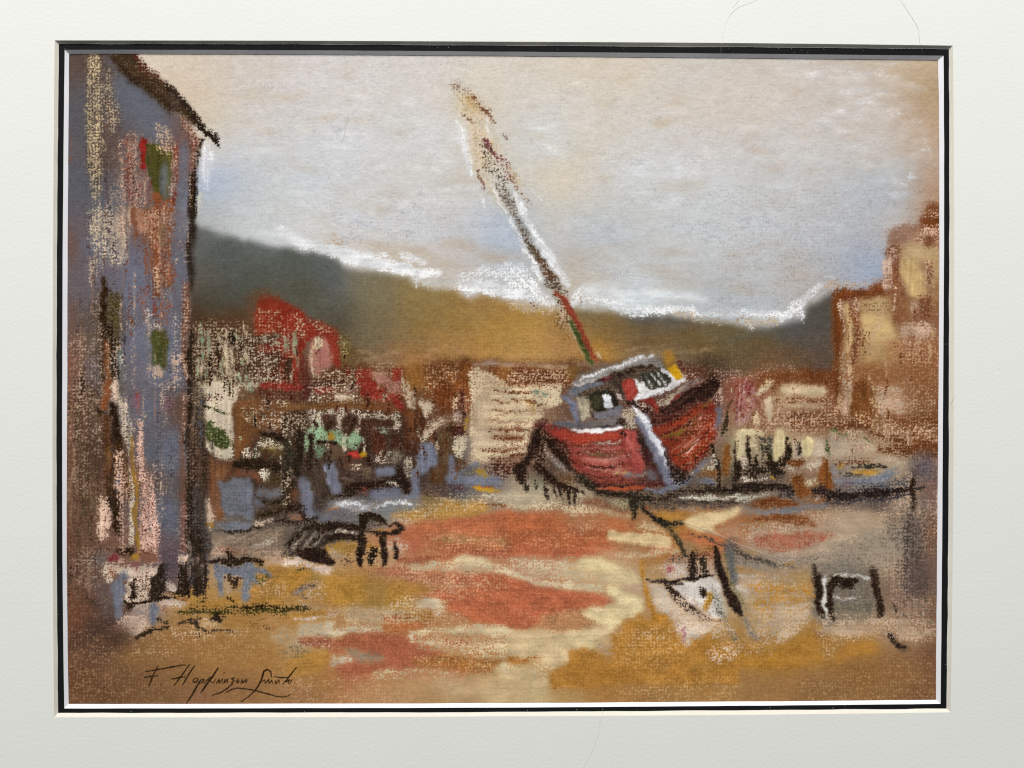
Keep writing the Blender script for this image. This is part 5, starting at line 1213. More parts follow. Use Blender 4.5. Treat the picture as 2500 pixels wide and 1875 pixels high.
# ------------------------------------------------------- foreground: sand and chalky light
T(693, 930)
P('bd6c4a', [(1250,1400),(1500,1370),(1760,1340),(1960,1310),(2240,1270),(2240,1680),(1450,1680),(1440,1560),(1560,1540),(1900,1530),(1500,1500),(1380,1500),(1200,1520),(1180,1470)], .85, 7, .45)
P('bd6c4a', [(1160,1470),(1400,1490),(1420,1570),(1240,1560),(1160,1540)], .75, 6, .7)
P('c39046', [(1440,1250),(1560,1170),(1680,1160),(1780,1200),(1960,1200),(2000,1260),(1900,1310),(1560,1350),(1440,1340),(1280,1370),(1040,1340),(1040,1300)], .8, 6, .65)
X('dccba4', [(1340,1200),(1560,1130),(1960,1140),(1960,1240),(1560,1310),(1340,1360),(1040,1370)], .34, 8)
P('d4c6a4', [(1960,1120),(2240,1090),(2240,1180),(2000,1180),(1860,1150)], .7, 6, 1)
L('7a4826', [16,34,24], [(1960,1220),(2120,1215),(2240,1230)], .6, 5, .7)
P('d8c2a0', [(1060,1380),(1240,1370),(1250,1420),(1180,1480),(1080,1420)], .4, 7, 1)
P('b48a58', [(1500,1500),(2000,1520),(2240,1510),(2240,1600),(1900,1580),(1520,1580)], .55, 8, .9)
X('d8b080', [(1380,1490),(2240,1500),(2240,1680),(1380,1680)], .22, 14)
T(1246, 930)
P('bd6844', [(-20,1270),(240,1270),(420,1310),(560,1380),(700,1440),(940,1450),(980,1600),(1140,1660),(-20,1680)], .85, 8, .4)
V('a0704c', [(400,1320),(800,1330),(900,1440),(560,1440)], .5, 16)
X('d8a888', [(560,1360),(940,1380),(940,1520),(560,1500)], .14, 12)
X('d09870', [(100,1520),(560,1480),(700,1680),(100,1680)], .16, 16)
L('8a4828', [14,20,12], [(-20,1240),(160,1248),(400,1246)], .7, 4, .6)
P('ddcba0', [(-20,1180),(300,1180),(560,1210),(680,1210),(900,1230),(1180,1290),(1180,1340),(880,1310),(600,1290),(500,1260),(-20,1240)], .6, 6, 1)
P('cab894', [(-20,1090),(240,1110),(560,1170),(700,1180),(640,1220),(300,1220),(-20,1190)], .5, 8, .9)
P('8a5038', [(720,1160),(880,1170),(1000,1200),(1160,1270),(1000,1260),(860,1230),(740,1210)], .7, 7, .7)
P('b4a884', [(900,1160),(1170,1150),(1180,1240),(1040,1230)], .6, 7, .8)
P('a89a78', [(860,1250),(1160,1290),(1160,1340),(900,1310)], .55, 7, .8)
P('c08838', [(1400,1290),(1560,1290),(1720,1310),(1660,1350),(1520,1370),(1420,1340)], .85, 6, .5)
P('bd6c46', [(950,1380),(1220,1350),(1240,1440),(1560,1560),(1400,1540),(960,1460)], .7, 8, .5)
P('ddca92', [(960,1470),(1160,1480),(1400,1510),(1560,1530),(1600,1600),(1560,1660),(1300,1600),(1080,1580),(970,1560)], .92, 4, .65)
P('dcc490', [(1220,1400),(1300,1370),(1460,1420),(1560,1500),(1440,1500),(1300,1460),(1230,1440)], .78, 5, .85)
P('dccb96', [(1680,1380),(1760,1330),(1900,1280),(2100,1250),(2240,1220),(2240,1310),(2160,1340),(1980,1400),(1980,1450),(2080,1500),(1960,1490),(1780,1440),(1690,1410)], .92, 5, .6)
P('c49a74', [(1980,1440),(2240,1380),(2240,1560),(2080,1520)], .6, 8, .7)
P('c07048', [(1640,1460),(1800,1470),(2000,1530),(2240,1560),(2240,1680),(1960,1680),(1760,1560),(1640,1520)], .8, 8, .5)
P('b08a40', [(1540,1420),(1660,1450),(1660,1520),(1580,1480)], .6, 7, .6)
V('7a7660', [(1660,1540),(1800,1580),(1830,1680),(1700,1680)], .6, 10)
P('54544c', [(2090,1550),(2180,1540),(2240,1590),(2240,1680),(2120,1680)], .75, 8, .4)
P('ddca92', [(1400,1600),(1560,1600),(1640,1680),(1420,1680)], .7, 5, .9)
P('c0883e', [(1590,1560),(1680,1620),(1680,1680),(1620,1680)], .7, 6, .6)
T(693, 1345)
P('ac6247', [(1080,90),(1300,60),(1620,40),(1640,-20),(2240,-20),(2240,50),(2000,50),(1640,60),(1500,110),(1240,130),(1100,140)], .85, 6, .55)
P('d2bc94', [(1180,150),(1400,120),(1600,110),(2000,110),(2240,150),(2240,240),(2100,240),(1900,190),(1500,190),(1240,190)], .68, 6, .95)
P('e0d4a4', [(1560,110),(1700,50),(1860,50),(2020,110),(2020,150),(1860,130),(1640,110)], .88, 5, .7)
P('e2d8ae', [(2000,150),(2100,170),(2240,180),(2240,260),(2100,230),(2010,190)], .85, 4, .8)
P('b87054', [(780,190),(1000,170),(1100,150),(1250,190),(1560,200),(1860,220),(1880,250),(1500,300),(1200,280),(960,230)], .72, 7, .8)
P('c06a4a', [(1560,270),(1860,240),(2040,230),(2240,280),(2240,740),(2000,720),(1860,700),(1820,640),(1580,580),(1600,480),(1340,450),(1400,400),(1700,370),(1900,330)], .9, 6, .4)
X('d8a888', [(1180,180),(1900,220),(2000,300),(1600,400),(1380,320),(1160,280)], .3, 8)
X('d0a078', [(1400,320),(1900,300),(2240,260),(2240,360),(1700,480),(1400,460)], .2, 8)
P('c08c3c', [(380,250),(560,230),(760,240),(960,300),(1200,310),(1380,330),(1400,400),(1220,440),(1210,600),(1100,560),(960,560),(700,520),(500,560),(400,480),(390,320)], .8, 8, .5)
V('9c7a4a', [(770,250),(970,250),(960,560),(760,540)], .5, 14)
V('8a7244', [(860,380),(970,300),(970,520),(880,560)], .3, 12)
P('c28c3a', [(-20,180),(120,170),(280,200),(300,270),(180,320),(100,380),(-20,420)], .85, 6, .6)
V('7c6a3c', [(260,200),(330,200),(370,300),(280,310)], .5, 8)
X('dcc2b0', [(200,340),(400,300),(400,480),(240,440)], .42, 7)
L('6a5c56', [20,50,44,40,30,20,14], [(330,330),(240,340),(120,380),(100,400),(200,440),(260,490),(380,520)], .75, 5, .7)
L('a89c9c', [20,36,16], [(110,400),(160,380),(260,360)], .5, 5, .9)
L('403828', [14,24,10], [(130,190),(200,165),(280,185)], .7, 4, .85)
L('3a3018', [30,60,60,40,24], [(-20,560),(100,560),(200,540),(260,540),(300,580)], .75, 5, .85)
P('c8bcac', [(180,470),(260,500),(420,540),(300,560),(160,520)], .4, 6, 1)
X('d8bca8', [(400,560),(560,560),(520,640),(420,640)], .4, 6)
P('c08a38', [(-20,620),(280,570),(420,560),(420,620),(300,650),(-20,660)], .8, 5, .7)
L('dcc8b8', [16,30,24,12], [(100,660),(220,655),(360,640),(500,620)], .7, 4, 1)
P('c08c40', [(-20,680),(300,680),(520,650),(480,690),(240,700),(-20,720)], .7, 5, .7)
P('c6a478', [(500,570),(900,540),(1200,600),(1400,640),(1440,700),(1100,700),(960,740),(640,700),(560,640)], .55, 8, 1)
X('d8c49c', [(560,540),(960,540),(1200,440),(1560,460),(1560,600),(1760,600),(1760,680),(1200,720),(940,720),(600,740)], .4, 8)
P('dcc8a8', [(1280,500),(1400,460),(1520,490),(1570,600),(1460,640),(1440,570),(1300,560)], .65, 6, 1)
P('c08438', [(1240,600),(1440,600),(1440,680),(1280,680)], .6, 6, .9)
P('b86a4a', [(950,620),(1240,610),(1240,680),(960,690)], .45, 6, 1)
P('cbb894', [(140,720),(480,690),(480,780),(640,740),(980,740),(960,790),(640,810),(440,830),(160,820)], .78, 6, .95)
P('bcae94', [(130,720),(470,700),(470,810),(200,820)], .5, 6, .9)
P('bc6c44', [(970,710),(1200,700),(1500,690),(1400,740),(1240,780),(1100,800),(980,780)], .8, 6, .6)
V('b47838', [(960,710),(1200,720),(1100,790),(980,790)], .4, 8)
P('ac6247', [(130,850),(200,830),(460,850),(640,830),(900,830),(1150,830),(1180,900),(1290,940),(1400,990),(1600,1000),(1500,1050),(1160,1050),(1120,1110),(960,1100),(960,1040),(840,1010),(700,950),(480,950),(300,920),(180,910)], .88, 5, .5)
V('b06048', [(900,860),(1150,850),(1180,960),(1100,1090),(960,1020)], .5, 10)
X('dcb49c', [(200,860),(460,860),(480,940),(200,920)], .22, 5)
P('ac6247', [(420,980),(580,950),(620,980),(540,1030),(440,1020)], .75, 5, .7)
P('8e8470', [(560,980),(720,970),(820,1010),(960,1040),(950,1090),(760,1100),(680,1050)], .7, 8, .65)
P('c8b898', [(440,1040),(620,1030),(700,1080),(680,1110),(520,1130),(450,1120)], .7, 6, .9)
P('ac6247', [(490,1150),(620,1110),(860,1110),(1120,1110),(1240,1120),(1300,1150),(1120,1150),(1000,1170),(860,1180),(820,1220),(620,1220),(500,1190)], .85, 5, .5)
P('b07034', [(1500,1040),(1700,1030),(1960,1040),(2240,1060),(2240,1110),(2060,1120),(2040,1200),(1700,1190),(1300,1140),(1240,1090)], .72, 8, .5)
P('d0b888', [(1360,1150),(1100,1150),(960,1170),(880,1210),(920,1250),(1240,1230),(1600,1230),(2040,1240),(2060,1210),(1700,1200),(1460,1180)], .55, 7, 1)
X('d8b07c', [(1200,1020),(2200,1030),(2040,1200),(1300,1120)], .14, 10)
P('ddd0a2', [(1210,800),(1340,760),(1560,740),(1900,720),(2240,750),(2240,830),(1900,820),(1600,800),(1360,810),(1240,830)], .82, 6, .8)
P('e0d3aa', [(1200,790),(1250,800),(1280,870),(1250,900),(1200,860)], .75, 4, .9)
P('d4ba90', [(1240,860),(1600,830),(1900,820),(2240,820),(2240,1030),(1900,1030),(1700,1010),(1500,970),(1300,920)], .68, 8, 1)
H('e0cea0', [(1400,900),(1900,860),(2240,860),(2240,1020),(1800,1020)], 2, 30, 44, .6, 4, 1)
P('b86c4c', [(1500,850),(1900,830),(2100,860),(1800,920),(1560,940)], .4, 10, 1)
P('d6c898', [(2060,1130),(2140,1100),(2240,1100),(2240,1300),(2100,1260),(2060,1180)], .75, 6, .9)
P('cfb886', [(1700,1260),(2240,1220),(2240,1500),(1900,1460),(1500,1340),(1000,1300)], .55, 14, .6)
V('b8945c', [(900,1280),(1400,1290),(1400,1360),(1000,1370)], .4, 12)
V('a4885c', [(1300,1360),(2000,1380),(1900,1470),(1300,1460)], .45, 16)
P('c28c3e', [(100,1000),(380,960),(430,1040),(420,1130),(300,1200),(60,1240),(-20,1220),(-20,1100)], .75, 8, .6)
P('7e7258', [(-20,950),(260,940),(240,1000),(120,1050),(-20,1030)], .6, 8, .85)
V('b07e48', [(100,1200),(500,1220),(800,1260),(600,1300),(200,1320)], .35, 14)
X('c8a47c', [(-20,1220),(900,1260),(1200,1380),(1000,1500),(-20,1500)], .16, 16)
T(1246, 1345)
P('c0684a', [(-20,-20),(1000,-20),(900,20),(640,70),(300,50),(-20,60)], .88, 7, .4)
P('d8c29c', [(-20,80),(300,90),(620,80),(600,180),(900,240),(1280,300),(1260,330),(900,310),(520,270),(260,210),(-20,190)], .62, 8, 1)
P('c88e70', [(700,-20),(1000,0),(1240,90),(1200,120),(900,110),(1000,60)], .5, 7, .9)
P('e0d39c', [(600,120),(680,80),(900,80),(1040,140),(1200,200),(1280,260),(1270,320),(1180,330),(1060,250),(800,200),(640,190)], .92, 5, .65)
P('ddcb9c', [(1000,20),(1300,10),(1560,-20),(1700,0),(1560,40),(1300,70),(1040,60)], .7, 6, .9)
P('e2d8ae', [(-20,190),(200,270),(460,310),(880,340),(900,400),(700,390),(380,360),(160,310),(-20,260)], .82, 5, .85)
P('c0684a', [(-20,290),(200,320),(400,380),(640,400),(820,410),(940,460),(1000,490),(900,530),(700,550),(560,590),(300,620),(300,680),(160,760),(-20,760)], .92, 5, .3)
X('d09a78', [(-20,560),(300,600),(620,560),(660,640),(240,720)], .14, 10)
P('e2d6a0', [(920,380),(960,330),(1080,360),(1200,420),(1300,460),(1300,580),(1180,640),(1080,600),(1000,520),(1040,470),(940,430)], .9, 5, .65)
P('e0d29c', [(700,560),(900,520),(1040,520),(1200,560),(1240,620),(1080,680),(1000,760),(900,740),(800,680),(700,620)], .9, 5, .65)
P('b88458', [(300,620),(660,600),(760,680),(900,700),(760,760),(500,780),(300,720)], .65, 8, .8)
P('d6c492', [(-20,770),(300,790),(560,790),(860,740),(1040,740),(960,820),(830,900),(820,950),(640,970),(580,1000),(580,1100),(420,1160),(300,1100),(-20,1000)], .82, 6, .8)
P('e0d19a', [(500,830),(760,780),(920,800),(830,890),(820,950),(700,960),(600,900)], .75, 6, .8)
P('b8702c', [(-20,1030),(340,1030),(330,1060),(140,1090),(-20,1110)], .72, 6, .7)
P('dcca98', [(300,960),(560,980),(590,1060),(540,1130),(380,1160),(200,1120),(340,1080)], .75, 5, .85)
P('d8c694', [(-20,1120),(200,1130),(380,1190),(390,1320),(300,1330),(-20,1280)], .72, 7, .9)
V('ccb07c', [(-20,1280),(380,1330),(400,1480),(-20,1480)], .5, 14)
V('a48654', [(380,1350),(900,1350),(900,1480),(380,1480)], .35, 14)
P('be8438', [(590,990),(760,960),(860,1000),(980,1100),(1000,1000),(960,830),(1100,780),(1120,680),(1230,630),(1360,680),(1560,600),(1600,760),(1760,960),(1760,860),(2040,760),(2100,800),(2240,1010),(2240,1300),(1200,1310),(700,1340),(400,1360),(390,1240),(420,1160),(560,1120)], .85, 6, .5)
V('aa7430', [(600,1100),(1200,1080),(1500,1200),(900,1300),(500,1280)], .4, 18)
X('d2b07c', [(980,820),(1560,700),(1760,960),(1500,1200),(1000,1120)], .14, 10)
X('cca46c', [(1200,1240),(2240,1240),(2240,1480),(900,1480)], .14, 16)
X('dccab8', [(1240,740),(1560,700),(1500,840),(1240,840)], .24, 8)
P('c2a484', [(840,900),(970,840),(1000,1060),(900,1050)], .5, 7, 1)
P('c68834', [(1290,70),(1320,150),(1330,280),(1360,420),(1400,560),(1440,620),(1560,640),(1500,690),(1380,700),(1350,560),(1300,420),(1300,300),(1270,180),(1250,90)], .93, 4, .35)
P('c08844', [(1240,90),(1400,70),(1560,20),(1560,90),(1480,130),(1320,150)], .7, 6, .6)
P('ccac88', [(1340,140),(1520,110),(1540,250),(1340,250)], .5, 8, .95)
P('d6cac0', [(1500,110),(1740,100),(1740,260),(1540,290),(1480,220)], .65, 7, .9)
P('ddd4cc', [(1540,330),(1760,300),(1980,250),(2040,340),(2060,460),(2120,640),(2000,680),(1880,600),(1700,500),(1600,400)], .93, 5, .7)
P('d2c2ae', [(1360,330),(1500,330),(1560,440),(1700,560),(1860,660),(2090,700),(2140,800),(2000,760),(1760,860),(1720,940),(1640,820),(1560,600),(1440,600),(1380,440)], .82, 7, .8)
P('8a837a', [(1560,60),(1700,30),(1730,100),(1620,110),(1530,100)], .65, 6, .8)
L('3e3a34', [24,40,30], [(1540,110),(1620,60),(1720,40)], .5, 6, .8)
P('a8485c', [(1520,160),(1590,150),(1590,200),(1530,200)], .7, 5, .8)
P('332620', [(1740,60),(1800,20),(1840,40),(1820,100),(1840,240),(1760,250),(1740,160)], .8, 5, .8)
P('3a2a22', [(1850,60),(1920,60),(1910,150),(1930,230),(1870,240)], .75, 5, .85)
P('6a3a30', [(1760,0),(1960,-20),(1960,60),(1820,60)], .7, 6, .8)
P('a87e38', [(1720,-20),(1960,-20),(1960,30),(1820,20)], .6, 6, .6)
L('3a322e', [20,40,34,26], [(1340,280),(1400,300),(1500,305),(1680,325)], .75, 5, .7)
L('241a16', [24,30,36,36,24], [(1500,310),(1640,280),(1780,270),(1900,260),(1970,240)], .9, 3, .6)
L('1a110d', [40,70,80,80,60,40,20], [(1520,340),(1580,400),(1660,480),(1740,550),(1820,610),(1900,640),(1990,670)], .95, 3, .75)
L('1f1712', [14,20,14], [(1990,670),(2050,680),(2110,690)], .6, 3, .9)
P('241b14', [(1850,380),(1900,380),(1930,430),(1900,450),(1850,440)], .9, 3, .7)
P('c28a2e', [(1920,390),(1970,380),(1980,420),(1960,500),(1930,590),(1890,600),(1880,560),(1900,470)], .92, 3, .5)
P('a8a494', [(1960,340),(2040,380),(2080,560),(2110,700),(2060,660),(2000,500)], .7, 6, .6)
P('a87078', [(1630,660),(1680,680),(1710,860),(1720,930),(1680,900)], .5, 5, .95)
V('7a7040', [(1960,800),(2080,780),(2080,860),(1980,880)], .45, 10)
V('8e7a4c', [(1700,1080),(1960,1120),(2040,1220),(1840,1180)], .35, 16)
X('dccabe', [(1900,960),(2140,900),(2240,960),(2240,1020),(2000,1100)], .36, 8)
# the dark slanting oar / timber
P('1e1410', [(1960,-20),(2020,-20),(2080,160),(2150,330),(2240,520),(2240,640),(2180,590),(2100,480),(2040,300),(1990,160)], .95, 4, .4)
P('8a7232', [(2040,-20),(2100,0),(2140,200),(2200,360),(2240,440),(2240,520),(2170,370),(2090,170)], .75, 6, .7)
P('5c6268', [(2090,-20),(2180,0),(2200,120),(2240,260),(2240,430),(2190,330),(2130,160)], .85, 6, .4)
L('6a6a5c', [40,50,40,50], [(1980,430),(2050,600),(2110,720),(2220,880)], .6, 6, .6)
T(1799, 1345)
P('4a3c34', [(-20,-20),(80,-20),(200,40),(330,80),(420,120),(560,160),(560,190),(420,170),(280,130),(120,80),(-20,30)], .8, 5, .6)
P('c88c40', [(60,-20),(180,-20),(260,40),(220,70),(120,30)], .8, 5, .5)
P('6e7378', [(-20,60),(100,90),(240,160),(280,210),(160,180),(40,130)], .7, 7, .5)
P('6c6468', [(240,20),(440,-20),(520,40),(560,100),(400,90)], .5, 8, .85)
X('d8c4b4', [(280,-20),(560,-20),(700,80),(480,120)], .35, 8)
V('b0604c', [(500,-20),(760,-20),(720,10),(560,20)], .5, 8)
P('c48838', [(-20,130),(160,180),(300,210),(290,260),(120,220),(-20,200)], .8, 6, .6)
L('d8d4d0', [24,40,30], [(-20,230),(80,250),(190,270)], .55, 5, .9)
P('c68a34', [(60,320),(240,280),(420,310),(700,340),(720,420),(660,490),(480,510),(360,560),(280,660),(120,540),(240,480),(340,440),(140,400)], .85, 6, .6)
P('d8d2cc', [(-20,320),(120,330),(190,380),(100,420),(-20,400)], .6, 6, .9)
P('ccc4b8', [(100,440),(220,460),(200,510),(100,500)], .55, 6, .9)
X('d8c0a0', [(220,400),(680,420),(660,460),(240,470)], .3, 6)
P('c6ac8c', [(320,160),(700,220),(740,360),(520,330),(320,280)], .5, 9, .9)
P('7a5444', [(300,190),(400,180),(390,270),(310,280)], .5, 8, .8)
P('ccb496', [(420,540),(720,490),(740,680),(560,800),(460,980),(400,840),(280,720),(360,600)], .7, 8, .85)
L('16120c', [60,60,24], [(-40,480),(0,560),(30,620)], .93, 4, .5)
L('4c4a22', [40,50,30], [(-20,320),(20,430),(80,560)], .75, 6, .6)
P('76787a', [(20,590),(100,660),(160,760),(250,850),(240,890),(160,860),(100,780),(40,660)], .8, 6, .4)
L('56582c', [20,50,30], [(310,760),(340,820),(370,880)], .55, 6, .8)
X('d0ac84', [(100,540),(300,640),(300,800),(160,700)], .3, 8)
# grey stool with dark legs
P('6e655a', [(730,110),(880,120),(1100,90),(1330,140),(1340,420),(1330,600),(1320,670),(960,690),(920,760),(860,760),(780,660),(740,500),(740,300)], .8, 8, .45)
V('7a7c80', [(830,130),(880,150),(880,660),(840,640)], .5, 8)
V('6c7276', [(960,110),(1160,100),(1140,160),(980,160)], .5, 8)
V('746b56', [(940,520),(1320,520),(1320,660),(940,680)], .45, 12)
V('767a82', [(740,420),(790,560),(900,700),(920,780),(860,770),(760,640)], .6, 8)
P('2b1e16', [(735,120),(780,130),(820,240),(825,450),(840,640),(820,660),(780,560),(750,350)], .95, 4, .35)
P('2a1e14', [(890,240),(960,260),(950,420),(945,690),(910,680),(880,520),(880,340)], .95, 4, .35)
P('2a1e14', [(930,250),(1100,260),(1170,290),(1140,350),(1000,350),(940,340)], .85, 4, .75)
L('d8d4ce', [20,34,40,24], [(950,240),(1060,240),(1180,250),(1300,280)], .65, 5, .85)
L('e0dcd8', [14,26,24], [(850,250),(855,440),(870,640)], .8, 4, .8)
L('cfcac4', [14,24,14], [(945,460),(1060,460),(1200,455)], .75, 4, .8)
L('6e6c74', [16,30,16], [(950,495),(1100,490),(1220,480)], .5, 5, .5)
P('33241d', [(1270,170),(1330,140),(1390,160),(1390,360),(1420,560),(1420,630),(1370,640),(1340,480),(1320,260)], .93, 4, .4)
V('54463c', [(1390,200),(1480,220),(1470,440),(1420,520)], .5, 12)
# right edge murk
V('5a4c4a', [(1640,-20),(1860,-20),(1870,460),(1700,520),(1630,380)], .6, 20)
V('4a3a36', [(1700,100),(1840,200),(1850,480),(1720,480)], .4, 14)
V('6a6470', [(1640,140),(1700,140),(1700,420),(1640,420)], .5, 10)
X('caa78a', [(1400,160),(1640,60),(1640,460),(1900,460),(1960,560),(1560,560)], .24, 14)
L('3a2c24', [30,40,24], [(1530,520),(1550,580),(1565,650)], .75, 5, .8)
P('d0b08e', [(1160,660),(1560,600),(1760,620),(1820,860),(1660,900),(1440,780),(1200,760)], .55, 10, 1)
L('7c4034', [40,50], [(1120,800),(1230,780)], .6, 5, .95)
P('33281e', [(1480,800),(1520,800),(1570,880),(1580,940),(1660,950),(1600,970),(1540,930)], .88, 5, .5)
L('4a3e34', [30,30,24], [(1430,810),(1460,780),(1560,780)], .55, 7, .6)
V('3c3028', [(1560,920),(1700,930),(1660,980),(1560,970)], .6, 8)
X('d4b490', [(760,780),(1440,760),(1440,860),(1000,900),(900,1060),(820,900)], .34, 8)
P('7a4a38', [(750,780),(860,800),(880,880),(780,850)], .5, 7, .9)
P('c08634', [(560,860),(740,800),(760,900),(900,1080),(1100,900),(1400,860),(1400,960),(1000,1100),(500,1160),(100,1160),(-20,1060),(400,960)], .7, 9, .5)
P('c0862e', [(-20,900),(240,880),(420,900),(440,990),(560,960),(480,1080),(-20,1100)], .5, 9, .6)
X('d0b090', [(-20,880),(240,900),(420,980),(300,1010),(-20,1010)], .25, 8)
X('b49068', [(600,1280),(1960,1000),(1960,1480),(600,1480)], .14, 20)
T(140, 1345)
P('be8a42', [(1880,300),(2020,180),(2100,140),(2240,150),(2240,540),(1960,530),(1880,500),(1900,380)], .85, 6, .5)
P('be8a40', [(1260,540),(1500,490),(1640,450),(1800,440),(1830,490),(1600,540),(1400,560)], .8, 6, .6)
P('c2b09c', [(1620,300),(1790,340),(1800,420),(1640,420)], .5, 6, 1)
P('6e778f', [(1520,120),(1600,150),(1690,140),(1800,170),(1850,110),(1900,130),(1920,170),(2010,170),(2080,220),(2100,280),(2060,270),(1970,230),(1920,240),(1960,320),(1970,360),(1900,310),(1890,400),(1880,480),(1810,480),(1800,400),(1800,250),(1700,230),(1630,220),(1610,300),(1615,430),(1560,440),(1550,330),(1530,220)], .94, 4, .3)
P('35261c', [(1640,230),(1720,240),(1790,250),(1770,360),(1720,390),(1690,320)], .7, 5, .85)
P('5a5436', [(1950,260),(2050,250),(2040,320),(1960,340)], .55, 6, .8)
L('2e2418', [16,24,16], [(1640,440),(1700,480),(1760,520)], .55, 4, .9)
X('dcc8b8', [(1890,330),(2240,330),(2240,440),(1900,420)], .22, 8)
P('403a1c', [(1140,580),(1320,550),(1600,560),(1860,540),(2240,530),(2240,620),(1960,600),(1700,600),(1600,640),(1440,630),(1180,620)], .72, 6, .85)
L('26200f', [20,36,40,30], [(1640,550),(1860,540),(2060,535),(2240,550)], .6, 4, .95)
P('d2b49c', [(1300,630),(1480,640),(1490,720),(1600,720),(1560,760),(1400,740)], .5, 7, .95)
P('221812', [(1480,650),(1540,620),(1600,640),(1590,700),(1540,710),(1490,690)], .9, 4, .8)
P('c8a87c', [(1380,690),(1480,690),(1560,720),(1580,760),(1420,750)], .6, 6, .9)
L('332a20', [14,30,40,36,26,14], [(1170,720),(1280,690),(1350,690),(1370,750),(1500,780),(1760,765)], .75, 5, .6)
X('d8b896', [(1100,760),(1340,740),(1600,800),(1860,740),(1840,800),(1300,860),(1100,860)], .36, 9)
V('7a5038', [(920,880),(1060,880),(1160,910),(960,920)], .6, 8)
L('5a3a24', [14,34,20], [(1860,720),(2000,740),(2120,740)], .55, 7, .7)
L('4a3c1c', [14,24,14], [(1840,690),(1940,680),(2060,690)], .4, 6, .8)
P('c0ac88', [(2090,820),(2240,720),(2240,920),(2110,900)], .6, 9, .95)
X('d2b288', [(640,880),(960,800),(1400,900),(2100,900),(2000,1040),(700,1060)], .12, 14)
V('a0703c', [(1300,900),(1500,820),(1900,860),(2100,960),(1900,1040),(1100,1000)], .25, 24)
X('8c6a4c', [(140,900),(620,980),(900,1100),(1500,1340),(2240,1300),(2240,1480),(120,1480)], .17, 20)
X('94704f', [(120,760),(380,860),(600,1000),(840,1400),(120,1480)], .14, 16)
# ------------------------------------------------------- firm drawing over the rubbed ground
# wheelhouse
T(1246, 515)
P('4a3c30', [(700,1740),(860,1660),(1080,1590),(1300,1530),(1500,1500),(1560,1560),(1300,1640),(1250,1700),(1100,1880),(990,1800),(760,1850),(640,1830)], .8, 3, .6)
P('8f8a86', [(615,1705),(700,1645),(860,1572),(1060,1505),(1290,1422),(1370,1428),(1470,1470),(1530,1512),(1480,1522),(1380,1484),(1280,1492),(1060,1560),(860,1640),(700,1712),(640,1745)], .95, 2, .55)
L('ebe9ea', [12,26,34,30,14], [(660,1672),(700,1648),(860,1580),(1060,1516),(1240,1450),(1350,1430)], .8, 2, .8)
D('6c625c', [14,22,14], [(1290,1440),(1400,1452),(1520,1512)], .7)
D('2c221c', [20,34,34,20], [(700,1755),(880,1672),(1060,1602),(1260,1535),(1400,1500)], .88)
D('7a2430', [16,22,14], [(900,1672),(960,1640),(1000,1632)], .8)
P('6a6e80', [(595,1740),(700,1715),(880,1672),(940,1690),(760,1760),(640,1800),(590,1820)], .92, 2, .5)
L('d6cac6', [12,20,12], [(625,1720),(700,1690),(790,1665)], .75, 2, .9)
# right pane
P('33332a', [(1290,1596),(1390,1548),(1480,1528),(1565,1650),(1555,1695),(1395,1750),(1330,1700)], .96, 2, .45)
for q in ([(1322,1585),(1372,1680),(1408,1745)],[(1385,1560),(1425,1640),(1458,1715)],[(1432,1545),(1474,1620),(1505,1690)]):
    L('dfe0de', [8,17,9], q, .85, 1.5, .7)
D('e6e5e5', [20,40,44,26], [(1482,1528),(1540,1580),(1600,1650),(1650,1700)], .85, .75)
D('e8e6e6', [16,44,44,34,14], [(1230,1850),(1330,1800),(1470,1745),(1620,1700),(1710,1650)], .88, .7)
D('e4e2e2', [14,34,30,20], [(1190,1625),(1245,1650),(1275,1720),(1262,1800)], .85, .7)
D('3a2a26', [18,30,24], [(1100,1640),(1082,1720),(1110,1800)], .85)
P('a2382f', [(1105,1700),(1130,1650),(1180,1630),(1225,1655),(1250,1715),(1240,1780),(1210,1840),(1165,1850),(1130,1800)], .97, 2, .4)
V('b4564e', [(1170,1650),(1215,1665),(1225,1740),(1190,1800)], .4, 3)
P('d8a01a', [(1545,1522),(1615,1500),(1672,1590),(1668,1650),(1612,1655),(1575,1590)], .97, 2, .45)
V('b88026', [(1480,1385),(1560,1365),(1600,1470),(1545,1505),(1500,1450)], .65, 5)
# left panes
T(1246, 930)
P('25231a', [(765,165),(860,105),(960,85),(1010,110),(1080,230),(1000,262),(860,288),(800,262)], .96, 2, .45)
V('45422a', [(790,190),(880,150),(885,260),(815,265)], .55, 4)
P('e0e2e8', [(895,145),(945,112),(985,130),(1022,232),(985,268),(945,262),(918,215)], .92, 2, .7)
D('1c1512', [14,30,26], [(985,110),(1025,180),(1065,245)], .92)
L('d8c8be', [8,20,10], [(1010,60),(1055,130),(1105,195)], .8, 1.5, .85)
D('7a7a82', [24,44,40,20], [(800,310),(900,315),(1020,280),(1090,250)], .8, .6)
D('3a2c26', [10,16,10], [(775,290),(800,340),(830,372)], .8)
D('b6a88e', [16,30,22], [(700,200),(715,280),(720,360)], .6, .85)
D('6b7090', [26,50,44], [(505,150),(570,215),(640,370)], .93, .4)
D('2a1d18', [10,26,14], [(1050,360),(1080,400),(1120,450)], .88)
D('2a1d18', [10,22,12], [(1105,350),(1130,390),(1160,430)], .85)
D('2c1c18', [20,34,20], [(1150,205),(1200,218),(1245,262)], .9)
D('b8a68e', [40,60], [(1165,300),(1190,330)], .75, .8)
L('efedec', [10,26,38,30,14], [(640,492),(780,488),(930,474),(1060,464),(1110,455)], .93, 1.5, .45)
D('5c5c68', [16,34,20], [(420,440),(560,440),(700,425)], .8)
D('3a3436', [6,14,8], [(860,448),(980,435),(1080,405)], .7)
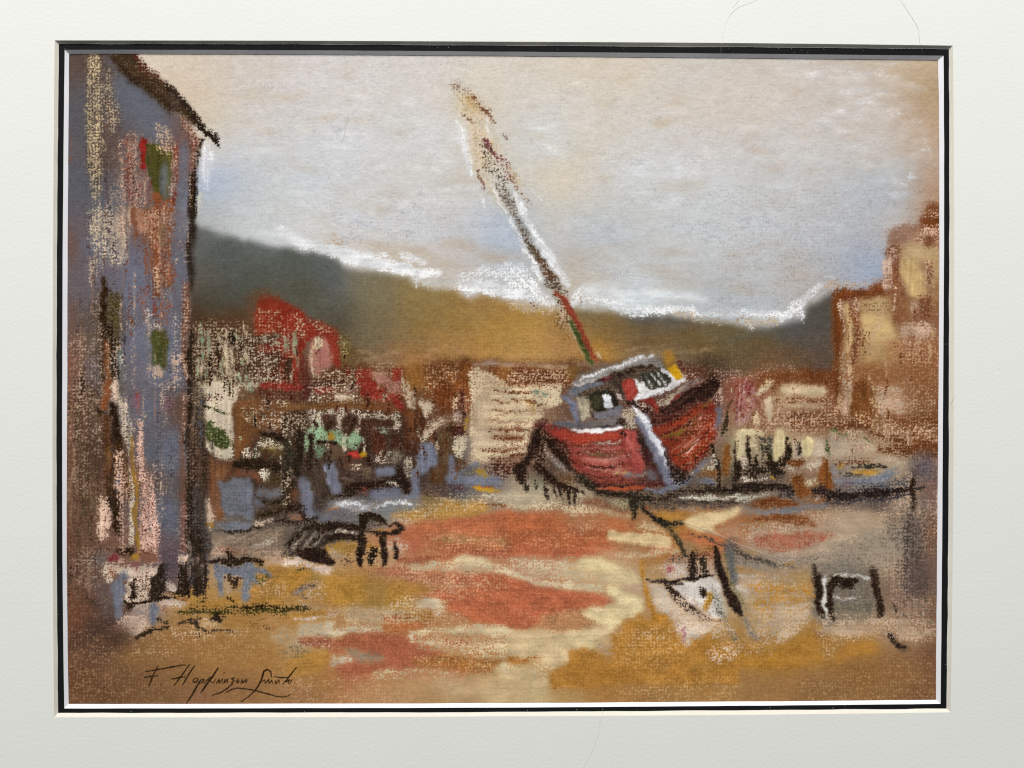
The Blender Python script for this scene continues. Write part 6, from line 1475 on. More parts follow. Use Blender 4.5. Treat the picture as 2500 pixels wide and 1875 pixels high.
# starboard rail
P('1f120e', [(1450,290),(1560,235),(1660,165),(1800,80),(1900,10),(2010,-30),(2050,30),(1990,150),(1880,195),(1760,215),(1640,305),(1500,335)], .95, 3, .45)
D('5e3632', [14,26,18], [(1500,300),(1660,220),(1820,110)], .6, .8)
D('8a2e2a', [12,24,14], [(1560,235),(1660,150),(1700,115)], .7, .8)
D('b4a68e', [20,44,40,18], [(1430,240),(1560,170),(1680,90),(1780,10)], .75, .75)
D('54444a', [12,22,12], [(1650,120),(1780,30),(1850,-10)], .6, .7)
D('7a2620', [20,40,30], [(1290,200),(1370,195),(1420,300)], .9)
D('5e2a24', [16,30,20,12], [(1390,370),(1560,335),(1760,250),(1900,170)], .7, .7)
D('3c1a14', [8,18,10], [(1400,455),(1560,420),(1780,320)], .75, .7)
# port planks, dark seams
D('32180f', [10,22,14], [(330,520),(430,575),(520,610)], .85)
D('b0402c', [20,44,40,20], [(420,520),(600,545),(840,560),(1060,530)], .6, .6)
D('d8cabc', [4,14,18,8], [(780,615),(880,618),(1000,602),(1085,585)], .8, .8)
D('52281f', [6,16,10], [(600,605),(760,622),(860,604)], .7, .7)
D('6c5a3c', [8,26,30,16], [(690,705),(800,735),(960,735),(1100,700)], .75, .9)
D('c08c80', [8,22,16], [(860,780),(1000,765),(1130,730)], .6, .8)
D('4c221c', [8,16,10], [(720,840),(900,842),(1100,820)], .6, .7)
D('5a3026', [10,26,14], [(780,950),(960,955),(1100,930)], .7, .7)
D('82848e', [10,30,26,10], [(1060,925),(1150,900),(1260,915),(1320,890)], .7, .75)
D('d0a84e', [6,14,10], [(1020,912),(1070,888),(1160,895)], .75, .8)
D('2c1a14', [8,20,26,12], [(760,985),(900,1045),(1080,1040),(1200,1000)], .7, .6)
D('a84c2c', [10,30,36,18], [(840,1062),(980,1075),(1140,1060),(1290,1030)], .85, .6)
# wedge of dark tackle at the bow
P('1d130f', [(225,460),(290,470),(300,600),(240,720),(190,830),(165,900),(150,995),(112,985),(60,930),(25,860),(120,815),(170,700),(205,560)], .94, 3, .45)
P('21150f', [(335,565),(400,575),(520,700),(625,830),(650,880),(570,850),(440,725),(350,630)], .95, 2.5, .45)
D('21150f', [24,44,40,30,16], [(250,800),(340,900),(460,990),(600,1050),(720,1110)], .85)
D('2a2018', [20,44,50,40,20], [(640,900),(760,1040),(880,1110),(1060,1120),(1240,1110)], .85, .6)
D('1f1712', [8,26,10], [(60,930),(110,985),(165,1090)], .8)
for x, y0, y1, w in [(250,990,1085,22),(345,950,1165,34),(430,1010,1150,26),(490,1040,1190,22),(560,1040,1200,24),(610,1080,1210,16)]:
    D('2e241d', [w*.6,w,w*.4], [(x,y0),(x+8,(y0+y1)/2),(x+16,y1)], .8, .8)
for q in ([(300,1010),(310,1100)],[(395,1040),(405,1140)],[(460,1060),(466,1160)]):
    L('d4c2a6', [14,20], q, .7, 2, .95)
# behind and under
P('2a1f1a', [(1560,850),(1640,862),(1720,925),(1760,960),(1680,1010),(1600,1010),(1560,940)], .75, 5, .85)
D('22160f', [14,28,34,20], [(1995,620),(2025,760),(2040,900),(2045,1045)], .9, .6)
D('22160f', [30,44,30], [(2205,610),(2205,770),(2215,950)], .9, .6)
D('7a4a22', [30,70,60], [(2125,620),(2120,760),(2115,890)], .85, .5)
D('2c2416', [10,34,28,14], [(2150,180),(2135,300),(2112,420),(2080,560)], .75, .7)
D('d8ccb6', [20,40,30], [(1960,860),(2010,800),(2010,700)], .55, .95)
D('747690', [10,26,22], [(1770,930),(1850,840),(1940,770)], .75, .7)
D('1e1713', [20,50,50,30], [(2060,1060),(2200,1055),(2330,1070),(2500,1080)], .8, .7)
L('d8d2c2', [16,44,40,20], [(1660,1160),(1860,1150),(2060,1130),(2200,1110)], .75, 2, .8)
D('2c2824', [8,22,26,14], [(1600,1200),(1800,1195),(2000,1170),(2220,1185)], .75, .7)
D('2a251c', [44,80,50,34], [(1195,1110),(1205,1190),(1212,1260),(1208,1330)], .92, .6)
D('26221a', [24,50,54,40,26], [(1260,1170),(1320,1280),(1420,1360),(1540,1392),(1690,1405)], .9, .55)
D('3e3828', [20,36,44,30], [(1470,1385),(1580,1465),(1640,1550),(1690,1660)], .75, .55)
# mast
T(1246, 515)
D('5a4836', [20,50,70,60], [(60,100),(180,330),(330,560),(470,790)], .4, .85)
D('8e3e2a', [24,52,56,52,36,20], [(455,800),(545,910),(625,1050),(695,1190),(765,1320),(845,1478)], .96, .4)
D('3c4822', [16,40,44,40], [(575,1070),(650,1210),(730,1350),(800,1478)], .9, .5)
# ------------------------------------------------------- town
T(0, 0, 1)
_q = np.random.default_rng(23)
for i in range(46):
    x = _q.uniform(474, 600); y = _q.uniform(800, 960); l = _q.uniform(14, 60)
    D(['2e2018','3c2a1e','4a3020','c8bc9a','9cae88','d2c6a4'][_q.integers(0, 6)], [2, _q.uniform(4, 9), 2], [(x, y), (x + 1, y + l * .5), (x + 2, y + l)], .7, .9)
for i in range(50):
    x = _q.uniform(622, 990); y = _q.uniform(800, 990); l = _q.uniform(14, 50)
    if x < 820 and y < 760 + (x - 640) * .5: continue
    if y < 800 + max(0, x - 760) * .5: continue
    D(['4a1c14','5e2016','3a221a','5a2a1c','c8b894','742418'][_q.integers(0, 6)], [2, _q.uniform(4, 10), 2], [(x, y), (x + _q.normal(0, 2), y + l * .5), (x + _q.normal(0, 3), y + l)], .6, .9)
for i in range(60):
    x = _q.uniform(580, 1000); y = _q.uniform(1000, 1120); l = _q.uniform(12, 46)
    D(['2e1c14','3c241a','4a2a1c','24180f','d6c8ac','a8b492'][_q.integers(0, 6)], [2, _q.uniform(4, 9), 2], [(x, y), (x + _q.normal(0, 1), y + l * .5), (x + _q.normal(0, 2), y + l)], .62, .9)
for i in range(44):
    x = _q.uniform(990, 1150); y = _q.uniform(900, 1150); l = _q.uniform(20, 60)
    D(['5a3018','6e3c1e','44281a','7c4a26','d4b896','3a241a'][_q.integers(0, 6)], [2, _q.uniform(4, 11), 2], [(x, y), (x + 1, y + l * .5), (x, y + l)], .5, .95)
T(140, 930)
D('20160e', [16,44,40,20], [(1975,520),(2090,528),(2200,555)], .93)
D('20160e', [20,60,70,60,30], [(1710,825),(1830,795),(1960,790),(2100,825),(2240,850)], .93, .45)
D('2e2416', [20,50,40], [(2020,1190),(2130,1170),(2240,1140)], .8, .7)
D('2e2416', [16,44,40,20], [(1960,1330),(2080,1280),(2160,1260),(2240,1220)], .75, .7)
D('2a2018', [8,18,14,8], [(1550,1470),(1680,1480),(1880,1450),(2060,1400)], .8, .7)
L('2a2019', [30,70,80,70,80], [(1410,-20),(1405,300),(1410,700),(1425,1200),(1440,1660)], .55, 7, .5)
D('3a4420', [30,70,60], [(1480,420),(1540,520),(1640,620)], .85, .8)
T(693, 930)
D('18120d', [24,60,70,60], [(170,490),(160,600),(140,740),(130,900)], .92, .55)
D('18120d', [20,50,40,24], [(280,520),(275,620),(270,720),(262,860)], .88, .6)
D('20160f', [10,30,20], [(340,610),(420,600),(520,612)], .85, .6)
D('1c120e', [30,60,50,40,24], [(600,1070),(740,1030),(860,990),(980,975),(1090,960)], .92, .55)
D('1c120e', [30,60,70,40], [(1120,860),(1150,940),(1190,1010),(1200,1090)], .92, .55)
D('20160f', [10,26,14], [(420,1130),(540,1135),(700,1115)], .8, .7)
D('c03a30', [20,50,30], [(640,715),(690,710),(745,725)], .95, .4)
D('cc9c20', [20,44,24], [(745,700),(775,710),(800,720)], .95, .4)
# long bench and its legs
D('1a120d', [30,60,64,50,30], [(200,1440),(360,1430),(520,1430),(700,1425),(800,1420)], .96, .4)
D('1a120d', [26,44,40,30], [(390,1520),(520,1515),(640,1530),(730,1540)], .94, .5)
D('1a120d', [50,76,80,64,40], [(740,1300),(770,1390),(760,1480),(750,1600),(745,1780)], .95, .45)
D('1a120d', [20,44,44,26], [(860,1480),(960,1495),(1080,1500),(1170,1460)], .95, .4)
D('1a120d', [16,34,26,14], [(1010,1395),(1090,1410),(1150,1430),(1175,1450)], .9, .5)
D('1a120d', [40,60,44,30], [(740,1290),(840,1300),(940,1340),(985,1390)], .9, .55)
D('1a120d', [26,60,50,30], [(930,1530),(965,1600),(970,1690),(975,1800)], .95, .4)
D('1a120d', [16,40,40], [(1065,1580),(1085,1660),(1085,1740)], .93, .45)
D('1c1410', [30,70,60], [(850,1650),(870,1700),(860,1760)], .8, .7)
D('3c342c', [20,44,36,20], [(300,1420),(240,1510),(170,1600),(90,1700)], .7, .7)
D('3c342c', [16,40,30], [(420,1480),(370,1580),(310,1690)], .75, .7)
D('2a2019', [16,36,26], [(190,1440),(120,1530),(30,1640)], .7, .7)
T(693, 1345)
P('1a110d', [(135,-20),(420,-20),(440,40),(495,95),(480,140),(380,125),(260,105),(170,65)], .95, 2.5, .5)
T(140, 1345)
D('1f1610', [14,40,50,44,26], [(1450,95),(1560,110),(1700,110),(1860,95),(2000,120)], .88, .6)
D('1f1610', [30,50,30], [(1690,20),(1720,70),(1800,90)], .8, .7)
D('1a130d', [40,70,80,60], [(1405,-20),(1400,120),(1390,260),(1370,430)], .85, .65)
D('1d150f', [20,50,60,40], [(1300,-20),(1270,180),(1260,330),(1290,440)], .75, .75)
D('1c1510', [40,100,90,50], [(1020,150),(960,300),(940,420),(930,490)], .9, .6)
# ------------------------------------------------------- right shore
T(1799, 930)
for x0, y0, x1, y1, w, c in [(92,560,128,880,40,'1c140e'),(180,700,200,860,22,'2a2018'),(300,640,330,900,50,'20190f'),(500,560,520,760,54,'241a12'),(440,700,400,800,44,'241a12'),(620,590,610,700,28,'3a3026'),(240,560,250,740,40,'3c382e'),(870,560,890,730,24,'44542f'),(20,800,10,960,40,'1c140e'),(150,820,190,960,40,'261c16'),(330,820,345,930,40,'241a14')]:
    D(c, [w*.6,w,w*.6], [(x0,y0),((x0+x1)/2+3,(y0+y1)/2),(x1,y1)], .88, .7)
D('e2d69e', [30,80,90,60,20], [(440,490),(430,570),(420,650),(400,720),(380,775)], .95, .5)
D('e2d69e', [50,90,80], [(690,550),(690,620),(680,700)], .93, .55)
D('ddd2a0', [40,70,60], [(20,500),(140,500),(230,505)], .85, .7)
D('ddd2a0', [50,90,60], [(20,560),(30,640),(20,730)], .8, .7)
D('1d1512', [30,60,66,50,30], [(-30,1010),(160,1030),(330,1050),(480,1040),(560,1080)], .88, .6)
D('201816', [30,60,66,70,50,30], [(760,1060),(900,1090),(1080,1120),(1260,1110),(1440,1085),(1680,1070)], .85, .7)
D('1a1312', [20,44,50,30], [(1120,1120),(1280,1115),(1420,1080),(1470,1070)], .8, .7)
D('38343a', [14,34,40,30,20], [(900,1190),(1080,1190),(1300,1170),(1500,1150),(1690,1105)], .7, .8)
D('3a342e', [12,26,30,18], [(1110,850),(1220,822),(1350,830),(1480,850)], .75, .7)
D('1c140d', [26,50,44,50,30], [(1715,960),(1708,1040),(1715,1110),(1718,1180),(1700,1250)], .93, .5)
D('75451f', [30,64,70,50], [(850,760),(855,850),(870,930),(900,1020)], .93, .45)
D('70421f', [60,90,90,60], [(590,950),(620,1010),(650,1060),(640,1110)], .88, .5)
D('70421f', [40,60,40], [(500,800),(580,810),(640,820)], .8, .7)
D('6c3a1e', [30,60,44], [(230,1190),(380,1190),(560,1195)], .85, .6)
# sweeping grey rub and dark curves, right foreground
T(0, 0, 1)
V('a39684', [(1830,1290),(2060,1260),(2230,1300),(2230,1360),(2060,1380),(1900,1390),(1800,1370)], .45, 16)
V('8c8478', [(1880,1350),(2080,1320),(2240,1260),(2250,1330),(2140,1380),(1960,1400)], .4, 14)
V('8f8577', [(1760,1330),(1860,1345),(1960,1380),(1960,1440),(1860,1420),(1780,1380)], .35, 14)
for i in range(40):
    x = _q.uniform(1860, 2230); y = _q.uniform(1255, 1430); l = _q.uniform(30, 90)
    L(['c8b094','d2ba9c','7c7266','8c8274','6e665c','b89c7c'][_q.integers(0, 6)], [2, _q.uniform(4, 12), 2], [(x, y), (x + l * .5, y - l * .08), (x + l, y - l * _q.uniform(.1, .3))], _q.uniform(.3, .55), 3, .95)
D('4a4038', [4,10,11,9,5], [(1690,1300),(1740,1322),(1810,1352),(1880,1374),(1950,1388)], .7, .6)
D('5c5650', [4,8,9,6], [(1800,1362),(1860,1378),(1930,1380),(2010,1362)], .5, .7)
D('5a544c', [3,8,8,5], [(2000,1345),(2080,1320),(2160,1290),(2225,1262)], .45, .8)
V('5b6266', [(1764,1320),(1790,1325),(1802,1400),(1790,1420),(1772,1370)], .55, 4)
for i in range(26):
    x = _q.uniform(1800, 1980); y = _q.uniform(1370, 1520); l = _q.uniform(20, 70)
    L(['c48a3a','b87e34','d6c6a8','cdb898','c8b08c'][_q.integers(0, 5)], [2, _q.uniform(5, 12), 2], [(x, y), (x + l * .5, y - 2), (x + l, y + _q.normal(0, 4))], _q.uniform(.4, .7), 3, .95)
T(1799, 1345)
D('251a13', [20,54,60,54,34], [(760,120),(790,250),(795,400),(805,520),(830,655)], .95, .4)
D('251a13', [40,66,60,54,30], [(930,270),(910,340),(905,470),(915,580),(930,690)], .95, .4)
D('251a13', [30,60,44], [(930,280),(1040,290),(1150,310)], .85, .75)
D('2e2119', [50,80,76,70,50], [(1310,160),(1350,230),(1360,360),(1380,500),(1400,625)], .93, .5)
D('dedad6', [8,22,24,14], [(850,240),(852,400),(862,560),(880,660)], .85, .7)
D('d6d2cc', [10,24,24,10], [(950,232),(1080,236),(1200,250),(1310,285)], .7, .8)
D('2e231b', [20,44,40,20], [(1490,800),(1530,870),(1560,930),(1650,955)], .9, .6)
D('33271f', [16,30,20], [(1530,515),(1550,580),(1562,650)], .75, .7)
# dinghy, drawn in black
T(1246, 1345)
D('17100c', [24,56,76,74,60,44,20], [(1515,330),(1570,395),(1650,475),(1735,550),(1815,610),(1890,645),(1980,672)], .96, .55)
D('211814', [14,26,28,28,18], [(1500,310),(1620,285),(1760,272),(1880,262),(1980,238)], .92, .5)
D('38302c', [14,34,28,18], [(1340,282),(1420,300),(1520,308),(1690,328)], .75, .65)
D('1a120e', [50,70,64,70,80,60], [(1985,-20),(2015,100),(2060,220),(2110,350),(2170,470),(2230,590)], .96, .4)
D('2c221c', [50,70,40], [(1780,50),(1790,150),(1780,240)], .75, .85)
D('33291f', [30,50,36], [(1880,70),(1890,150),(1900,230)], .7, .85)

# dry grain of the bare sheet on the right shore
T(0, 0, 1)
P('c6aa8c', [(1790,1290),(1960,1250),(2240,1225),(2270,1300),(2200,1370),(1980,1360),(1860,1350)], .42, 14, 1, 0)
P('c4a688', [(1990,1500),(2160,1500),(2270,1440),(2280,1560),(2160,1560),(2000,1545)], .45, 12, 1, 0)
P('c8ac8e', [(1800,1400),(1975,1380),(1978,1500),(1900,1580),(1830,1560),(1810,1480)], .36, 12, 1, 0)
P('6e6256', [(2160,1250),(2280,1220),(2282,1520),(2200,1500),(2170,1380)], .34, 16, 1, 2)
P('52463f', [(2205,1270),(2255,1260),(2262,1460),(2210,1450)], .5, 12, .8, 2)
P('5a5052', [(2222,1110),(2272,1090),(2280,1170),(2240,1185)], .55, 12, .5)
P('8a7c6c', [(1960,1400),(2040,1330),(2200,1300),(2150,1390),(2000,1400)], .3, 14, 1, 0)
D('74401f', [4,14,22,20,8], [(1835,1272),(1880,1264),(1930,1264),(1970,1272),(1990,1284)], .7, .7)
P('b4624a', [(1840,1310),(1960,1298),(2040,1305),(2000,1330),(1900,1345),(1850,1335)], .6, 6, .7)
P('d0b294', [(1640,1440),(1780,1520),(1800,1570),(1760,1560),(1690,1530),(1640,1500)], .5, 8, 1)
# right building, dry strokes
for i in range(60):
    x = _q.uniform(2045, 2285); y = _q.uniform(640 if x > 2170 else 720, 1080); l = _q.uniform(16, 70)
    L(['d4b290','c8a070','74442a','8a5836','dcc080','6a3c20'][_q.integers(0, 6)], [2, _q.uniform(4, 11), 2], [(x, y), (x + 1, y + l * .5), (x + _q.normal(0, 2), y + l)], _q.uniform(.25, .5), 3, 1)
for i in range(40):
    x = _q.uniform(1780, 2040); y = _q.uniform(930, 1080); l = _q.uniform(14, 44)
    L(['d6b698','7a4a30','8a5a44','c8a080','6e4028','dccaa0'][_q.integers(0, 6)], [2, _q.uniform(4, 9), 2], [(x, y), (x + 1, y + l * .5), (x, y + l)], _q.uniform(.3, .55), 2, 1)
# left edge of the house, dry upright grain
for i in range(60):
    x = _q.uniform(168, 240); y = _q.uniform(860, 1420); l = _q.uniform(40, 150)
    L(['4a3a2e','3a2c22','8c725e','a4866e','5c4838','7a5646'][_q.integers(0, 6)], [2, _q.uniform(4, 12), 2], [(x, y), (x + 1, y + l * .5), (x + _q.normal(0, 2), y + l)], _q.uniform(.25, .5), 3, .95)
for i in range(40):
    x = _q.uniform(455, 505); y = _q.uniform(900, 1420); l = _q.uniform(60, 200)
    L(['2e231b','241a13','5a4436','3a2c24','7a6a62','5c6070'][_q.integers(0, 6)], [2, _q.uniform(4, 10), 2], [(x, y), (x + 1, y + l * .5), (x + _q.normal(0, 2), y + l)], _q.uniform(.3, .6), 3, .9)
# ------------------------------------------------------- signature, black crayon
SIGN = []
def S(pts, w=8.5):
    SIGN.append(_pt(pts))
    L('1c1309', [w * .95, w * 1.4, w * .8], pts, .97, .7, .3, warp=False)
T(340, 1600, 3.024)
S([(45,120),(120,108),(230,88),(310,72),(342,72)])
S([(140,78),(105,140),(85,190),(68,232)])
S([(40,163),(85,155),(132,150)], 10)
S([(158,213),(162,217)], 8)
S([(372,66),(330,125),(290,180),(255,225)])
S([(410,76),(375,125),(345,175),(318,220)])
S([(236,176),(270,172),(300,160),(340,160)])
S([(415,168),(398,180),(398,196),(412,200),(430,188),(434,172),(417,168)], 8)
S([(452,182),(425,230),(385,300),(348,356)], 10)
S([(440,196),(470,175),(480,181),(465,200),(442,205)], 7)
S([(582,92),(545,150),(500,210),(470,255),(455,276)], 11)
S([(478,206),(520,165),(540,160),(520,188),(546,204)], 7)
S([(563,176),(550,205)], 7)
S([(622,134),(628,129),(634,133)], 6)
S([(570,206),(590,176),(590,205),(613,173),(612,205)], 7)
S([(634,176),(625,206),(652,176),(650,206)], 7)
S([(702,165),(683,173),(700,188),(680,203)], 8)
S([(726,180),(716,192),(724,203),(738,190),(728,180)], 7)
S([(750,206),(761,180),(765,204),(786,178),(788,206),(803,176)], 7)
S([(692,206),(650,245),(600,275),(540,295)])
S([(976,158),(970,120),(945,103),(920,118),(905,170),(880,225),(850,265),(800,310),(752,342)], 10)
S([(890,202),(925,180),(930,205),(955,180),(958,208),(980,184),(985,208)], 7)
S([(1005,186),(1008,210),(1030,180),(1036,208)], 7)
S([(1000,158),(1050,165),(1112,160)], 8)
S([(1158,92),(1120,140),(1080,190),(1062,212)], 9)
S([(1085,196),(1110,180),(1100,206)], 7)
S([(1127,180),(1106,216)], 7)
S([(645,272),(680,252),(720,242),(790,248),(860,260),(930,280),(1000,300),(1060,308),(1100,300),(1115,288)])
E0, E1 = 1.07, -.13
RELIEF_AMP = .00006
AMB = .10
LAMP = 166.0
# ---------------------------------------------------------------- the scene
import bpy
scene = bpy.context.scene
COL = scene.collection
FOC = 26.0 / 36.0 * 2500.0
CAM = (-0.002214, -0.001953, 0.433732)
ROT = (-0.002006, -0.012539, 0.000802)
import mathutils
RM = np.array(mathutils.Euler(ROT, 'XYZ').to_matrix())

def unproject(px, py, z):
    """photo units -> place on the level plane at height z"""
    px = np.asarray(px, float); py = np.asarray(py, float)
    d = np.stack([(px - 1250.0) / FOC, -(py - 937.5) / FOC, -np.ones_like(px)], -1) @ RM.T
    t = (z - CAM[2]) / d[..., 2]
    out = np.array(CAM) + d * t[..., None]
    out[..., 2] = z
    return out

def node_mat(name):
    m = bpy.data.materials.new(name); m.use_nodes = True
    nt = m.node_tree; b = nt.nodes['Principled BSDF']
    return m, nt, b

def board_mat(name, col, rough=.9, bump=.15, scale=900, var=.03, spec=.2, fleck=None):
    m, nt, b = node_mat(name)
    N, K = nt.nodes.new, nt.links.new
    tc = N('ShaderNodeTexCoord')
    n1 = N('ShaderNodeTexNoise'); n1.inputs['Scale'].default_value = scale; n1.inputs['Detail'].default_value = 5
    n2 = N('ShaderNodeTexNoise'); n2.inputs['Scale'].default_value = 14; n2.inputs['Detail'].default_value = 4
    K(tc.outputs['Object'], n1.inputs['Vector']); K(tc.outputs['Object'], n2.inputs['Vector'])
    ad = N('ShaderNodeMath'); ad.operation = 'ADD'
    K(n1.outputs['Fac'], ad.inputs[0]); K(n2.outputs['Fac'], ad.inputs[1])
    mr = N('ShaderNodeMapRange'); mr.inputs['From Min'].default_value = .7; mr.inputs['From Max'].default_value = 1.3
    mr.inputs['To Min'].default_value = 1 - var; mr.inputs['To Max'].default_value = 1 + var
    K(ad.outputs[0], mr.inputs['Value'])
    mx = N('ShaderNodeVectorMath'); mx.operation = 'SCALE'; mx.inputs[0].default_value = col
    K(mr.outputs['Result'], mx.inputs['Scale'])
    K(mx.outputs['Vector'], b.inputs['Base Color'])
    b.inputs['Roughness'].default_value = rough
    b.inputs['Specular IOR Level'].default_value = spec
    bp = N('ShaderNodeBump'); bp.inputs['Strength'].default_value = bump; bp.inputs['Distance'].default_value = .0004
    K(n1.outputs['Fac'], bp.inputs['Height']); K(bp.outputs['Normal'], b.inputs['Normal'])
    return m

M_WHITE = board_mat('white_mat_paper', (.735, .745, .715), .95, .22, 520, .012)
M_CORE = board_mat('cream_board_core', (.66, .63, .55), .95, .05, 700, .05)
M_CORE2 = board_mat('white_board_core', (.76, .76, .80), .95, .03, 700, .02)
M_BLACK = board_mat('black_mat_paper', (.006, .0063, .0072), .9, .06, 700, .2, .15)
M_SHEET = board_mat('tan_pastel_paper', (.64, .47, .33), .95, .2, 900, .04)
M_TABLE = board_mat('pale_wood_top', (.32, .24, .17), .6, .1, 60, .25, .4)

def pastel_mat():
    m, nt, b = node_mat('pastel_on_paper')
    N, K = nt.nodes.new, nt.links.new
    at = N('ShaderNodeAttribute'); at.attribute_name = 'pastel'
    tc = N('ShaderNodeTexCoord')
    n = N('ShaderNodeTexNoise'); n.inputs['Scale'].default_value = 1600; n.inputs['Detail'].default_value = 3
    K(tc.outputs['Object'], n.inputs['Vector'])
    mr = N('ShaderNodeMapRange'); mr.inputs['To Min'].default_value = .86; mr.inputs['To Max'].default_value = 1.14
    K(n.outputs['Fac'], mr.inputs['Value'])
    mx = N('ShaderNodeVectorMath'); mx.operation = 'SCALE'
    K(at.outputs['Color'], mx.inputs[0]); K(mr.outputs['Result'], mx.inputs['Scale'])
    K(mx.outputs['Vector'], b.inputs['Base Color'])
    b.inputs['Roughness'].default_value = 1.0; b.inputs['Specular IOR Level'].default_value = 0.0
    return m
M_PASTEL = pastel_mat()

def empty(name, loc, label, cat):
    o = bpy.data.objects.new(name, None); COL.objects.link(o)
    o.location = loc; o.empty_display_size = .02
    o['label'] = label; o['category'] = cat
    bpy.context.view_layer.update()
    return o

def link(name, me, mat, parent=None, label=None, cat=None, kind=None, group=None):
    o = bpy.data.objects.new(name, me); COL.objects.link(o)
    if mat: me.materials.append(mat)
    if parent is not None:
        o.parent = parent
        w = parent
        off = mathutils.Vector((0, 0, 0))
        while w is not None:
            off += w.location; w = w.parent
        o.location = -off
        if parent.parent is not None: o.location = (0, 0, 0)
    if label: o['label'] = label
    if cat: o['category'] = cat
    if kind: o['kind'] = kind
    if group: o['group'] = group
    return o

def mesh_np(name, co, quads):
    me = bpy.data.meshes.new(name)
    nv, nf = len(co), len(quads)
    me.vertices.add(nv); me.vertices.foreach_set('co', np.ascontiguousarray(co, np.float32).ravel())
    me.loops.add(nf * 4); me.loops.foreach_set('vertex_index', np.ascontiguousarray(quads, np.int32).ravel())
    me.polygons.add(nf); me.polygons.foreach_set('loop_start', np.arange(0, nf * 4, 4, dtype=np.int32))
    me.update(calc_edges=True)
    return me

def mesh_py(name, v, f):
    me = bpy.data.meshes.new(name); me.from_pydata([tuple(map(float, p)) for p in v], [], f); me.update()
    return me

# ---- the loops of the double mat, as they lie (photo units): side by side corner to corner
def side(p):
    p = np.array(p, float); t = np.linspace(0, 1, len(p)); u = np.linspace(0, 1, 81)[:-1]
    # smooth interpolation through the measured points
    def lag(y):
        c = np.polyfit(t, y, min(3, len(p) - 1)); base = np.interp(u, t, y)
        r = y - np.polyval(c, t)
        return np.polyval(c, u) + np.interp(u, t, r)
    return np.stack([lag(p[:, 0]), lag(p[:, 1])], 1)
LOOPS = [
 [[(133.6,98.5),(693,99.3),(1246,101.8),(1799,105),(2326.3,111.3)], [(2326.3,111.3),(2329.5,515),(2328.7,930),(2326.3,1345),(2320.9,1739)],
  [(2320.9,1739),(1799,1745.3),(1246,1748.6),(693,1751),(132.2,1751.2)], [(132.2,1751.2),(128.8,1345),(128.3,930),(130,515),(133.6,98.5)]],
 [[(143.7,107.3),(693,108),(1246,111.6),(1799,114.8),(2316.5,120.3)], [(2316.5,120.3),(2317.7,515),(2316.4,930),(2314.5,1345),(2310.6,1729.8)],
  [(2310.6,1729.8),(1799,1733.8),(1246,1737.6),(693,1739.4),(142,1740.3)], [(142,1740.3),(138.6,1345),(138.2,930),(139.8,515),(143.7,107.3)]],
 [[(158,121.5),(693,122.4),(1246,126.2),(1799,131),(2303.6,136)], [(2303.6,136),(2305,515),(2302.6,930),(2300,1345),(2296.4,1718.2)],
  [(2296.4,1718.2),(1799,1723),(1246,1727.3),(693,1728.8),(157,1729.5)], [(157,1729.5),(152.4,1345),(152,930),(153.8,515),(158,121.5)]],
 [[(168.8,131.4),(693,132.9),(1246,137),(1799,142),(2290.3,146.8)], [(2290.3,146.8),(2293.3,515),(2291.3,930),(2287.8,1345),(2284.9,1708.5)],
  [(2284.9,1708.5),(1799,1712.6),(1246,1716.3),(693,1718.1),(167.8,1718.6)], [(167.8,1718.6),(163.2,1345),(164.3,930),(165.7,515),(168.8,131.4)]],
]
Z_TOP, Z_MID, Z_LOW, Z_SHEET = 0.0, -0.0014, -0.0028, -0.0030
_rr = np.random.default_rng(3)
def loop(k, z, jit=0.0):
    p = np.concatenate([side(s) for s in LOOPS[k]])
    if jit:
        n = _rr.normal(0, 1, p.shape); n = (n + np.roll(n, 1, 0) + np.roll(n, 2, 0)) / 1.7
        for c in (0, 80, 160, 240): n[c] = 0
        p = p + n * jit
    return unproject(p[:, 0], p[:, 1], z)
A0 = loop(0, Z_TOP); A1 = loop(1, Z_MID, .35); B0 = loop(2, Z_MID + .00002, .1); B1 = loop(3, Z_LOW, .15)
n = len(A0)
def rect(x0, y1, x1, y0, z):
    c = [(x0, y1), (x1, y1), (x1, y0), (x0, y0)]
    o = []
    for k in range(4):
        a, b = np.array(c[k]), np.array(c[(k + 1) % 4])
        for u in np.linspace(0, 1, 81)[:-1]: o.append((*(a + (b - a) * u), z))
    return np.array(o)
def ring(*loops_):
    v = np.concatenate(loops_); f = []
    for k in range(len(loops_) - 1):
        for i in range(n):
            j = (i + 1) % n
            f.append((k * n + i, (k + 1) * n + i, (k + 1) * n + j, k * n + j))
    return v, f
OX0, OX1, OY1, OY0 = -.348, .352, .268, -.274
mat_thing = empty('picture_mat', (0, -.274, -.0028), 'broad white picture mat with a slant-cut window and a thin black inner line', 'picture mat')
# white board: opening edge -> outer edge -> down -> underside back to the bevel foot
v, f = ring(A0, rect(OX0, OY1, OX1, OY0, 0.0), rect(OX0, OY1, OX1, OY0, Z_MID + .0001), A1 + np.array([0, 0, .0001]))
white = link('white_board', mesh_py('white_board', v, f), M_WHITE, mat_thing, 'broad off-white mat board around the drawing')
v, f = ring(A1, A0)
link('bevel', mesh_py('outer_bevel', v, f), M_CORE, white, 'creamy bevelled cut edge of the white board')
v, f = ring(B0, rect(OX0 + .002, OY1 - .002, OX1 - .002, OY0 + .002, Z_MID), rect(OX0 + .002, OY1 - .002, OX1 - .002, OY0 + .002, Z_LOW), B1 + np.array([0, 0, 0]))
black = link('black_liner', mesh_py('black_liner', v, f), M_BLACK, mat_thing, 'black inner mat showing as a thin line')
v, f = ring(B1, B0)
link('bevel', mesh_py('inner_bevel', v, f), M_CORE2, black, 'bright white bevelled edge against the drawing')

